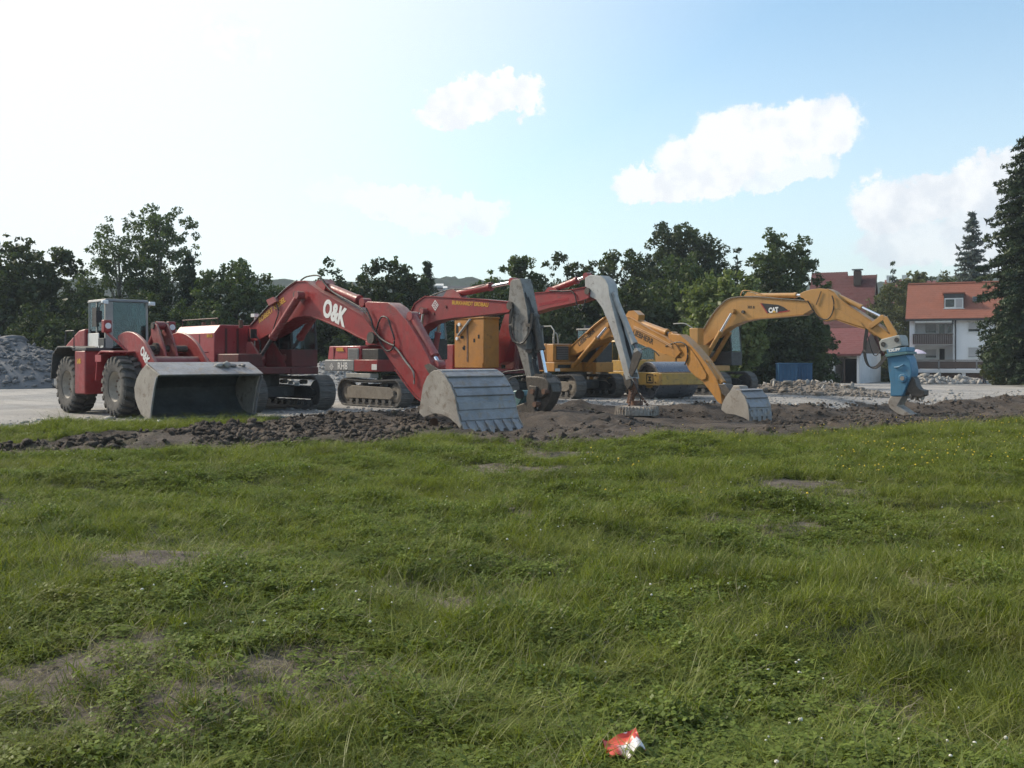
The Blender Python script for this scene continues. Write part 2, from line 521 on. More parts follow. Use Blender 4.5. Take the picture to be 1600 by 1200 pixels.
M['tyre'] = surf('dusty_tyre', (.060, .057, .053), (.11, .10, .09), .6, 5, .85, grime=(.17, .15, .13), grime_amt=.45, bump=.06, bscale=60)
M['rim'] = surf('dusty_rim', (.34, .31, .26), (.24, .21, .18), .5, 5, .7, grime=(.14, .12, .10), grime_amt=.4)
M['drum'] = surf('polished_drum_steel', (.26, .27, .30), (.20, .20, .22), .5, 1.6, .34, metal=.7, grime=(.17, .14, .11), grime_amt=.35)
M['glass'] = glass_mat('cab_glass')
M['wglass'] = glass_mat('window_glass', (.18, .20, .22), .45)
M['lamp'] = flat('lamp_glass', (.72, .75, .76), .15)
M['seat'] = flat('cab_interior', (.045, .045, .05), .8)


def gravel_mat():
    m, t, b = new_mat('pale_gravel')
    co = t.n('ShaderNodeTexCoord').outputs['Object']
    big = t.noise(co, .22, 5, .6)
    mid = t.noise(co, 1.7, 6, .65)
    fine = t.noise(co, 26, 4, .7)
    c = t.mix(t.ramp(big, .35, .68), (.27, .262, .255), (.40, .375, .345))
    c = t.mix(t.ramp(mid, .48, .72, 0, .45), c, (.205, .19, .175))
    c = t.mix(1.0, c, t.mix(fine, (.70, .70, .70), (1.25, 1.25, 1.25)), 'MULTIPLY')
    vo = t.n('ShaderNodeTexVoronoi'); t.put(vo.inputs['Vector'], co); vo.inputs['Scale'].default_value = 14
    c = t.mix(t.ramp(vo.outputs['Distance'], .0, .45, .25, 0), c, (.44, .43, .41))
    # wheel and crawler marks: long worn bands crossing the yard
    sx = t.n('ShaderNodeSeparateXYZ'); t.put(sx.inputs[0], co)
    for kx, ky, sc in ((.73, .68, 1.05), (.97, -.24, .8)):
        q = t.m('ADD', t.m('MULTIPLY', sx.outputs[0], kx), t.m('MULTIPLY', sx.outputs[1], ky))
        q = t.m('ADD', q, t.m('MULTIPLY', t.noise(co, .13, 3, .5), 3.0))
        band = t.n('ShaderNodeTexNoise', noise_dimensions='1D'); t.put(band.inputs['W'], q); band.inputs['Scale'].default_value = sc; band.inputs['Detail'].default_value = 4
        c = t.mix(t.m('MULTIPLY', t.ramp(band.outputs[0], .54, .66, 0, .42), t.ramp(mid, .3, .55, .4, 1)), c, (.215, .20, .182))
    t.put(b.inputs['Base Color'], c); b.inputs['Roughness'].default_value = .92
    bp = t.n('ShaderNodeBump'); bp.inputs['Strength'].default_value = .8; bp.inputs['Distance'].default_value = .04
    t.put(bp.inputs['Height'], t.m('ADD', t.m('MULTIPLY', mid, 1.2), t.m('ADD', fine, vo.outputs['Distance']))); t.put(b.inputs['Normal'], bp.outputs[0])
    return m


def mud_mat():
    m, t, b = new_mat('churned_earth')
    co = t.n('ShaderNodeTexCoord').outputs['Object']
    big = t.noise(co, .5, 5, .6)
    mid = t.noise(co, 2.6, 7, .68)
    fine = t.noise(co, 22, 5, .7)
    c = t.mix(t.ramp(big, .35, .66), (.034, .023, .015), (.092, .067, .048))
    c = t.mix(t.ramp(mid, .50, .74, 0, .7), c, (.125, .098, .076))
    c = t.mix(t.ramp(t.noise(co, .9, 5, .6), .60, .72, 0, .5), c, (.060, .070, .022))
    c = t.mix(t.ramp(fine, .66, .80, 0, .5), c, (.20, .185, .165))
    c = t.mix(1.0, c, t.mix(fine, (.60, .60, .60), (1.35, 1.35, 1.35)), 'MULTIPLY')
    t.put(b.inputs['Base Color'], c); b.inputs['Roughness'].default_value = .85
    bp = t.n('ShaderNodeBump'); bp.inputs['Strength'].default_value = .9; bp.inputs['Distance'].default_value = .07
    t.put(bp.inputs['Height'], t.m('ADD', t.m('MULTIPLY', mid, 1.6), fine)); t.put(b.inputs['Normal'], bp.outputs[0])
    return m


def soil_mat():
    m, t, b = new_mat('meadow_soil')
    co = t.n('ShaderNodeTexCoord').outputs['Object']
    big = t.noise(co, .7, 5, .6)
    mid = t.noise(co, 6, 6, .7)
    fine = t.noise(co, 55, 4, .7)
    bare = t.n('ShaderNodeAttribute', attribute_name='bare').outputs['Fac']
    green = t.mix(t.ramp(mid, .35, .65), (.022, .028, .008), (.060, .066, .022))
    soil = t.mix(t.ramp(mid, .35, .7), (.060, .047, .036), (.160, .132, .108))
    f = t.m('MAXIMUM', t.ramp(bare, .25, .7), t.ramp(big, .62, .74, 0, .6))
    c = t.mix(f, green, soil)
    c = t.mix(1.0, c, t.mix(fine, (.62, .62, .62), (1.35, 1.35, 1.35)), 'MULTIPLY')
    t.put(b.inputs['Base Color'], c); b.inputs['Roughness'].default_value = .95
    bp = t.n('ShaderNodeBump'); bp.inputs['Strength'].default_value = .8; bp.inputs['Distance'].default_value = .03
    t.put(bp.inputs['Height'], t.m('ADD', mid, t.m('MULTIPLY', fine, .6))); t.put(b.inputs['Normal'], bp.outputs[0])
    return m


def field_mat():
    m, t, b = new_mat('far_ground')
    co = t.n('ShaderNodeTexCoord').outputs['Object']
    c = t.mix(t.ramp(t.noise(co, .05, 6, .65), .35, .65), (.045, .060, .022), (.080, .090, .040))
    c = t.mix(1.0, c, t.mix(t.noise(co, 2.5, 5, .7), (.6, .6, .6), (1.4, 1.4, 1.4)), 'MULTIPLY')
    t.put(b.inputs['Base Color'], c); b.inputs['Roughness'].default_value = .95
    return m


M['gravel'] = gravel_mat(); M['mud'] = mud_mat(); M['soil'] = soil_mat(); M['field'] = field_mat()
M['stone'] = surf('broken_concrete', (.36, .345, .32), (.24, .22, .20), .6, 1.5, .9, grime=(.15, .12, .10), grime_amt=.3, bump=.3, bscale=12)
M['rubble'] = surf('earthy_rubble', (.235, .205, .175), (.14, .12, .10), .6, 1.2, .95, grime=(.085, .07, .058), grime_amt=.4, bump=.4, bscale=9)
M['bluestone'] = surf('grey_crushed_stone', (.155, .158, .165), (.11, .11, .115), .6, .8, .9, grime=(.25, .245, .24), grime_amt=.3, bump=.3, bscale=10)
M['earth'] = surf('earth_clod', (.078, .056, .040), (.042, .030, .021), .6, 1.2, .95, grime=(.13, .115, .10), grime_amt=.35, bump=.3, bscale=14)
M['bark'] = surf('bark', (.060, .048, .038), (.09, .075, .06), .6, 2, .95, bump=.3, bscale=12)
M['birch_bark'] = surf('birch_bark', (.36, .35, .32), (.10, .09, .08), .6, 3, .9)
M['leaf_dark'] = leaf_mat('dark_leaves', (0.0203, 0.0348, 0.0130), (0.0728, 0.0962, 0.0286))
M['leaf_mid'] = leaf_mat('mid_leaves', (0.0377, 0.0609, 0.0217), (0.0975, 0.1300, 0.0416))
M['leaf_light'] = leaf_mat('light_leaves', (.075, .105, .034), (.19, .225, .085))
M['leaf_birch'] = leaf_mat('birch_leaves', (0.0435, 0.0696, 0.0319), (0.1105, 0.1456, 0.0585), .35)
M['leaf_conifer'] = leaf_mat('conifer_needles', (0.0145, 0.0319, 0.0145), (0.0520, 0.0754, 0.0260), .12)
M['leaf_spruce'] = leaf_mat('blue_spruce_needles', (.050, .070, .065), (.120, .150, .140), .12)
M['leaf_olive'] = leaf_mat('olive_leaves', (0.0508, 0.0609, 0.0203), (0.1300, 0.1404, 0.0520))
M['leaf_far'] = leaf_mat('far_forest_leaves', (.014, .024, .013), (.036, .052, .025), .1)
M['grass'] = leaf_mat('grass_blades', (.042, .062, .007), (.290, .325, .062), .32, field=True)
M['weed'] = leaf_mat('weed_leaves', (.038, .062, .009), (.195, .250, .048), .28, field=True)
M['straw'] = leaf_mat('dry_stalks', (.19, .165, .095), (.40, .36, .24), .25)
M['petal_w'] = flat('clover_blossom', (.62, .60, .52), .7)
M['petal_y'] = flat('buttercup_petal', (.72, .50, .02), .5)
M['plaster'] = surf('white_plaster', (.76, .765, .77), (.70, .705, .71), .5, .6, .9, grime=(.50, .50, .50), grime_amt=.15, bump=.05, fine=.04)
M['plaster_grey'] = surf('old_white_plaster', (.64, .645, .65), (.54, .545, .55), .5, .5, .9, grime=(.36, .36, .36), grime_amt=.2, bump=.05, fine=.05)
M['tile_orange'] = surf('orange_clay_tile', (.245, .082, .050), (.20, .072, .046), .6, .8, .8, grime=(.20, .06, .035), grime_amt=.3, bump=.1, fine=.2)
M['tile_red'] = surf('dark_red_tile', (.115, .036, .035), (.09, .033, .033), .6, .5, .8, grime=(.12, .04, .035), grime_amt=.3, bump=.1, fine=.2)
M['tile_garage'] = surf('red_garage_tile', (.165, .050, .050), (.14, .046, .045), .6, .5, .8, grime=(.15, .045, .04), grime_amt=.2, bump=.1, fine=.2)
M['slate'] = surf('dark_roof_sheet', (.035, .038, .042), (.05, .05, .055), .5, .8, .55)
M['brown_wood'] = surf('brown_boards', (.095, .062, .048), (.075, .050, .040), .5, 2, .7)
M['garage_door'] = surf('brown_garage_door', (.075, .032, .022), (.055, .027, .02), .5, 1.5, .6)
M['shutter'] = surf('grey_shutter', (.42, .41, .40), (.36, .36, .36), .4, 1, .6)
M['inner_shade'] = flat('inner_shade', (.012, .012, .014), .9)  # near-black colour painted in for the shade inside rooms and vents
M['lilac'] = surf('pale_lilac_cloth', (.62, .55, .66), (.55, .48, .60), .4, 2, .8)
M['skin'] = flat('skin', (.42, .25, .18), .6)
M['hair'] = flat('dark_hair', (.03, .022, .018), .7)
M['shirt'] = flat('white_cloth', (.72, .72, .74), .85)
M['trousers'] = flat('dark_cloth', (.030, .032, .045), .9)
M['red_cloth'] = flat('red_cloth', (.24, .05, .06), .9)


def packet_mat():
    m, t, b = new_mat('red_white_wrapper')
    co = t.n('ShaderNodeTexCoord').outputs['Object']
    vo = t.noise(co, 9, 2, .5)
    sx = t.n('ShaderNodeSeparateXYZ'); t.put(sx.inputs[0], co)
    band = t.m('MULTIPLY', t.ramp(sx.outputs[0], -.03, .0), t.ramp(vo, .53, .57))
    t.put(b.inputs['Base Color'], t.mix(band, (.52, .060, .035), (.66, .63, .65))); b.inputs['Roughness'].default_value = .35
    return m


M['packet'] = packet_mat()
M['paper'] = flat('white_scrap', (.70, .70, .70), .7)
# ---------------------------------------------------------------- the ground
_px = lambda *a: np.array(a, float)
ME_P = _px(-400, -200, 0, 150, 300, 420, 500, 700, 780, 830, 880, 1000, 1200, 1400, 1600, 1900, 2400)
ME_D = _px(14.8, 16.0, 17.0, 17.5, 18.0, 19.0, 20.0, 21.3, 20.2, 18.9, 19.6, 20.6, 22.3, 25.0, 27.6, 31, 36)
GE_P = _px(-400, -200, 0, 200, 400, 420, 540, 650, 850, 1000, 1100, 1200, 1300, 1400, 1600, 1900, 2400)
GE_D = _px(20, 21.5, 23.6, 25.6, 27.2, 27.6, 30.2, 32.4, 35.4, 38.4, 40.0, 41.2, 42.4, 44.6, 47.0, 51, 58)
ST_P = _px(-400, 0, 100, 200, 350, 400, 440, 2400)
ST_D = _px(18.0, 19.2, 19.7, 20.6, 22.6, 24.5, 27.8, 80)


def to_px(X, Y): return 800 + FPX * X / np.maximum(Y, 1.0)


def edges(X, Y):
    p = to_px(X, Y)
    j = (fbm(X, Y, .55, 4) - .5) * 2.4
    k = (fbm(X + 40, Y, .8, 4) - .5) * 1.6
    return np.interp(p, ME_P, ME_D) + j, np.interp(p, GE_P, GE_D) + k, np.interp(p, ST_P, ST_D) + k * .8


def height(X, Y):
    X = np.asarray(X, float); Y = np.asarray(Y, float)
    me, ge, stp = edges(X, Y)
    far = -.62 * sstep(58, 92, Y) * sstep(-20, 18, X)
    dq = Y - (35.2 + np.clip(X - 7, -4, 12) * .62)
    dip = -.66 * np.exp(-(dq / np.where(dq < 0, 8.5, 3.2)) ** 2) * sstep(1.8, 6.0, X)
    w_m = sstep(me - .6, me + 1.0, Y) * (1 - sstep(ge - .9, ge + .4, Y))      # churned strip
    w_g = 1 - sstep(me - .8, me + .4, Y)                                       # meadow
    bed = (fbm(X, Y, .45, 3) - .5) * .34 + (fbm(X, Y, 1.7, 4, .6) - .5) * .30 + (fbm(X, Y, 4.2, 3, .6) - .5) * .22
    berm = .14 * sstep(440, 300, np.abs(to_px(X, Y) - 480)) * np.exp(-((Y - (me + ge) / 2) / 2.6) ** 2)
    right = .12 * sstep(1180, 1400, to_px(X, Y)) * np.exp(-((Y - (ge - 1.0)) / 1.6) ** 2)
    knoll = (fbm(X, Y, .30, 3) - .5) * .30 + (fbm(X + 9, Y, 1.1, 4) - .5) * .22
    near = (fbm(X, Y, .22, 2) - .5) * .06
    wg2 = sstep(ge, ge + 2, Y) * (1 - sstep(60, 90, Y))
    z = far + dip + w_m * (bed + berm + right) + w_g * knoll * sstep(1.0, 3.5, np.hypot(X, Y)) + wg2 * near
    for (a, c, r, q) in PADS:                       # where a bucket or tool has pressed the earth flat
        w = 1 - sstep(.45, 1.0, np.hypot(X - a, Y - c) / r)
        z = z * (1 - w) + (q + (z - q) * .18) * w
    return z


PADS = [(-1.9, 26.6, 2.6, -.20), (-.4, 25.9, 2.4, -.22), (.7, 30.6, 2.2, -.14), (4.3, 34.4, 2.4, -.30), (8.4, 34.9, 3.0, -.56), (8.0, 32.6, 3.0, -.42), (15.6, 40.4, 3.6, -.62), (14.4, 36.6, 3.6, -.50)]


def h1(x, y): return float(height(np.array([x]), np.array([y]))[0])


BARE = [(-1.9, 5.0, 1.05, .42), (-2.9, 8.3, .9, .5), (-.45, 6.9, .45, .45), (2.55, 10.2, .55, .5), (3.6, 13.3, .6, .5), (1.6, 4.9, .38, .5),
        (-.3, 11.4, .5, .3), (2.9, 7.4, .4, .3), (-.2, 15.6, .9, .5), (-3.4, 5.4, .6, .3), (-.9, 5.3, .7, .25), (.9, 17.8, .6, .8), (-6.2, 11.5, .8, .4)]


def bareness(X, Y):
    b = np.zeros_like(X)
    wx = (fbm(X, Y, 1.6, 4, .6) - .5) * 1.3; wy = (fbm(X + 31, Y, 1.6, 4, .6) - .5) * 1.3
    for (a, c, r, s) in BARE:
        q = ((X + wx - a) / (r * 1.2)) ** 2 + ((Y + wy - c) / (r * s * 2.2)) ** 2
        b = np.maximum(b, .92 * (1 - sstep(.15, 1.35, q)))
    return np.clip(b + sstep(.68, .80, fbm(X, Y, .75, 4, .6)) * .8, 0, 1)


def build_ground():
    xs = np.concatenate([[-1500, -900, -500, -280, -160, -100, -75, -60, -50, -43, -38, -34], np.arange(-31, 31.01, .165),
                         [34, 38, 43, 50, 60, 75, 100, 160, 280, 500, 900, 1500]])
    ys = np.concatenate([[-900, -400, -150, -60, -25, -10, -4, -1, 1], np.arange(2, 12, .11), np.arange(12, 30, .14), np.arange(30, 52, .2),
                         np.arange(52, 72, .7), np.arange(72, 100, 1.5), [104, 112, 124, 140, 170, 230, 330, 500, 800, 1200, 1700, 2400]])
    GX, GY = np.meshgrid(xs, ys)
    Z = height(GX, GY)
    V = np.stack([GX.ravel(), GY.ravel(), Z.ravel()], 1)
    ny, nx = GX.shape
    ii, jj = np.meshgrid(np.arange(ny - 1), np.arange(nx - 1), indexing='ij')
    a = (ii * nx + jj).ravel()
    F = np.stack([a, a + 1, a + nx + 1, a + nx], 1)
    cx = V[F].mean(1)
    me, ge, stp = edges(cx[:, 0], cx[:, 1])
    X, Y = cx[:, 0], cx[:, 1]
    core = (X > -34) & (X < 34) & (Y > 1) & (Y < 52)
    yard = ((Y >= ge) & (Y < 96) & (np.abs(X) < 76) & (Y > 15)) & ~((Y > 78) & (X < 20))
    strip = (Y >= stp) & (Y < ge) & (to_px(X, Y) < 450)
    mud = (Y >= me) & (Y < ge) & ~strip & (Y < 60) & (np.abs(X) < 34)
    soil = core & (Y < ge) & ~mud & ~yard
    rest = ~(yard | mud | soil)
    for name, msk, mat in (('gravel_yard', yard, 'gravel'), ('churned_earth_strip', mud, 'mud'), ('meadow_ground', soil, 'soil'), ('ground', rest, 'field')):
        f = F[msk]
        u, inv = np.unique(f, return_inverse=True)
        v = V[u]
        o = np_mesh(name, v, inv.reshape(-1, 4), M[mat], attrs={'bare': ('POINT', bareness(v[:, 0], v[:, 1]))}, smooth=True)
        tag(o, kind='structure')


build_ground()

# ---- wooded hills on the skyline


def build_hills():
    # ridge heights in the picture, turned into metres at the hill's own distance
    for nm, D, P, T, dep in (('wooded_hill', 640, [-700, -300, 100, 300, 430, 520, 700, 780, 900, 1000, 1250, 1400, 1500, 1600, 1900, 2400],
                              [440, 436, 432, 436, 433, 434, 432, 440, 446, 448, 440, 434, 428, 425, 420, 410], 260),):
        xs = np.arange(-760, 1100, 4.0)
        q = np.linspace(0, 1, 60)
        GX, GQ = np.meshgrid(xs, q)
        GY = D - dep + GQ * dep * 1.25
        pp = 800 + FPX * GX / D
        top = CAM_H + (HORIZ - np.interp(pp, P, T)) / FPX * D
        prof = np.sin(np.clip(GQ / .8, 0, 1.3) * math.pi / 2)
        Z = -1.0 + (top - 3) * prof ** 1.2 + ((fbm(GX, GY, .012, 3) - .5) * 10 + (fbm(GX, GY, .11, 3) - .5) * 8.5 + (fbm(GX, GY, .3, 2) - .5) * 3.5) * sstep(0, .2, GQ)
        V = np.stack([GX.ravel(), GY.ravel(), Z.ravel()], 1)
        ny, nx = GX.shape
        ii, jj = np.meshgrid(np.arange(ny - 1), np.arange(nx - 1), indexing='ij')
        a = (ii * nx + jj).ravel()
        F = np.stack([a, a + 1, a + nx + 1, a + nx], 1)
        o = np_mesh(nm, V, F, M['leaf_far'], attrs={'tint': ('POINT', np.clip(fbm(V[:, 0], V[:, 1], .12, 3) * 1.6 - .3, 0, 1))}, smooth=False)
        tag(o, kind='structure')


build_hills()

# ---- stones, clods and heaps


def ico():
    bm = bmesh.new(); bmesh.ops.create_icosphere(bm, subdivisions=1, radius=1.0)
    bm.verts.ensure_lookup_table()
    v = np.array([p.co[:] for p in bm.verts]); f = np.array([[q.index for q in p.verts] for p in bm.faces]); bm.free()
    return v, f


ICO_V, ICO_F = ico()                                 # 12 points, 20 faces


def rocks(pos, size, flat=.65, rough=.28):
    n = len(pos)
    v = np.repeat(ICO_V[None], n, 0) * (1 + rng.normal(0, rough, (n, len(ICO_V), 1)))
    s = size[:, None, None] * rng.uniform(.65, 1.35, (n, 1, 3)); s[:, :, 2] *= flat
    v = v * s
    a = rng.uniform(0, 6.28, n); c, sn = np.cos(a)[:, None], np.sin(a)[:, None]
    x = v[:, :, 0] * c - v[:, :, 1] * sn; y = v[:, :, 0] * sn + v[:, :, 1] * c
    v = np.stack([x, y, v[:, :, 2]], 2) + pos[:, None, :]
    f = ICO_F[None] + (np.arange(n) * len(ICO_V))[:, None, None]
    return v.reshape(-1, 3), f.reshape(-1, 3)


def scatter_clods():
    n = 40000
    p = rng.uniform(-150, 1750, n); u = rng.uniform(0, 1, n)
    D0 = np.interp(p, ME_P, ME_D) - .3; D1 = np.interp(p, GE_P, GE_D) + .5
    D = D0 + (D1 - D0) * u
    X = (p - 800) / FPX * D
    st = np.interp(p, ST_P, ST_D)
    dens = fbm(X, D, .7, 4, .6) + .10 * (np.abs(p - 480) < 180) + .10 * (p > 1200) - .11 * ((p > 840) & (p < 1180))
    keep = (rng.uniform(.42, .74, n) < dens) & ~((p < 450) & (D > st - .3))
    X, D = X[keep], D[keep]
    s = np.exp(rng.normal(-3.5, .62, len(X))).clip(.012, .095)
    Z = height(X, D) + s * .08
    V, F = rocks(np.stack([X, D, Z], 1), s, .8, .40)
    tag(np_mesh('earth_clods', V, F, M['mud']), kind='stuff')
    # loose stones along the edge of the yard
    n = 2600
    p = rng.uniform(-200, 1800, n)
    D = np.interp(p, GE_P, GE_D) + np.abs(rng.normal(0, 3.0, n)) * np.where(p < 420, .8, 1) - .5
    X = (p - 800) / FPX * D
    s = np.exp(rng.normal(-3.4, .5, n)).clip(.012, .13)
    V, F = rocks(np.stack([X, D, height(X, D) + s * .2], 1), s)
    tag(np_mesh('loose_stones', V, F, M['stone']), kind='stuff')


scatter_clods()


def heap(name, label, X, Y, rx, ry, H, mat, n_big, n_small, big, small, seed, crest=None, group=None):
    """a tipped heap: an uneven body, big lumps that are parts of their own, small ones joined"""
    r_ = np.random.default_rng(seed)
    z0 = h1(X, Y)
    root = empty(name, (X, Y, z0))
    tag(root, label, 'rubble heap' if 'rubble' in name else 'heap', group)
    def hz(x, y):
        q = np.sqrt((x / rx) ** 2 + (y / ry) ** 2)
        base = np.clip(1 - q, 0, 1) ** .8
        if crest is not None: base = base * crest(x / rx)
        return H * base * (.72 + .56 * fbm(x + seed, y, 1.3 / max(.8, H), 4, .6)) - .12 - .7 * sstep(.93, 1.04, q)
    k = np.linspace(-1.05, 1.05, 70)
    GX, GY = np.meshgrid(k * rx, k * ry)
    Z = hz(GX, GY)
    V = np.stack([GX.ravel(), GY.ravel(), Z.ravel()], 1)
    ii, jj = np.meshgrid(np.arange(69), np.arange(69), indexing='ij'); a = (ii * 70 + jj).ravel()
    body = np_mesh('heap_body', V, np.stack([a, a + 1, a + 71, a + 70], 1), M[mat], root, smooth=True)
    def spots(n):
        out = []
        while len(out) < n:
            x, y = r_.uniform(-1, 1, 2)
            if x * x + y * y < 1 and hz(np.array([x * rx]), np.array([y * ry]))[0] > -.1: out.append((x * rx, y * ry))
        a = np.array(out); return a[:, 0], a[:, 1]
    x, y = spots(n_small)
    s = np.exp(r_.normal(math.log(small), .45, n_small))
    V, F = rocks(np.stack([x, y, hz(x, y) + s * .25], 1), s)
    o = np_mesh('loose_rubble', V, F, M[mat], root); o['kind'] = 'stuff'
    if n_big:
        protos = []
        for i in range(5):
            V, F = rocks(np.zeros((1, 3)), np.array([1.0]), .7)
            bm = bmesh.new(); 
            protos.append((V, F))
        x, y = spots(n_big)
        meshes = [None] * 5
        for i in range(n_big):
            k5 = i % 5; sc = big * r_.uniform(.55, 1.4)
            if meshes[k5] is None:
                st = np_mesh('stone', *protos[k5], M['stone' if mat != 'bluestone' else mat], root); meshes[k5] = st
            else:
                st = share(meshes[k5], 'stone', root)
            st.location = (x[i], y[i], hz(np.array([x[i]]), np.array([y[i]]))[0] + sc * .3)
            st.rotation_euler = r_.uniform(0, 6.28, 3); st.scale = (sc, sc * r_.uniform(.6, 1.2), sc * r_.uniform(.5, 1))
    return root


heap('gravel_heap', 'tall grey crushed stone heap behind the wheel loader', -31.5, 60, 8.2, 5.5, 3.25, 'bluestone', 26, 1700, .28, .10, 3)
heap('gravel_heap', 'low pale gravel heap seen between the tracks of the red excavators', -10.3, 55, 4.2, 2.6, 1.5, 'gravel', 12, 700, .17, .06, 4)
heap('rubble_heap', 'long broken concrete and earth heap in front of the blue containers', 14.9, 49.5, 3.5, 2.0, .92, 'rubble', 22, 1500, .17, .05, 5,
     crest=lambda q: 1.30 - .52 * sstep(-.95, -.1, q))
heap('earth_bank', 'low brown earth bank in front of the broken concrete heap', 15.3, 46.6, 3.6, 1.2, .42, 'rubble', 8, 700, .11, .04, 15)
heap('rubble_heap', 'small debris heap below the brown garage doors', 37.0, 88, 3.0, 1.2, .95, 'stone', 14, 300, .28, .12, 6)
heap('rubble_heap', 'flat debris heap beside the standing person', 40.6, 89, 2.6, 1.2, .75, 'stone', 14, 300, .28, .12, 8)
# ---------------------------------------------------------------- trees


def leaf_cloud(C, rad, cnt, size, r_, tint, flatz=.75, up=.35, asp=.55, droop=0.0):
    """leaf faces scattered round the points C: returns vertices, faces, tint per face"""
    n = int(cnt.sum())
    idx = np.repeat(np.arange(len(C)), cnt)
    d = r_.normal(0, 1, (n, 3)); d /= np.linalg.norm(d, axis=1)[:, None]
    rr = rad[idx] * r_.uniform(.15, 1, n) ** .5
    p = C[idx] + d * rr[:, None] * np.array([1, 1, flatz])
    if droop: p[:, 2] -= droop * np.linalg.norm(d[:, :2], axis=1) * rr
    nrm = r_.normal(0, 1, (n, 3)) + d * .6; nrm[:, 2] += up
    nrm /= np.linalg.norm(nrm, axis=1)[:, None]
    t = np.cross(nrm, r_.normal(0, 1, (n, 3))); t /= np.linalg.norm(t, axis=1)[:, None] + 1e-6
    b = np.cross(nrm, t)
    s = size * np.exp(r_.normal(0, .33, n))[:, None]
    a = s * t; b2 = s * asp * b
    V = np.stack([p - a, p + b2 - a * .1, p + a, p - b2 - a * .1], 1)
    V[:, 2] += (nrm * s * .25)
    F = np.arange(n * 4).reshape(n, 4)
    tt = np.clip(tint[idx] + r_.normal(0, .16, n), 0, 1)
    return V.reshape(-1, 3), F, tt


PROFS = {
    'round': lambda h: np.sqrt(np.clip(1 - (2 * h - 1) ** 2, 0, 1)) ** .75,
    'oval': lambda h: np.where(h < .42, .82 + .18 * sstep(0, .42, h), np.sqrt(np.clip(1 - ((h - .42) / .58) ** 2.2, 0, 1))),
    'bush': lambda h: np.clip(1 - np.clip(h, 0, 1) ** 2.4, 0, 1) ** .6 * (.85 + .15 * sstep(0, .25, h)),
    'spire': lambda h: np.clip(1 - h, 0, 1) ** .75 * (.55 + .45 * sstep(0, .25, h)),
    'ragged': lambda h: np.clip(1 - np.clip(h, 0, 1) ** 1.9, 0, 1) ** .62 * (.8 + .2 * sstep(0, .3, h)),
}


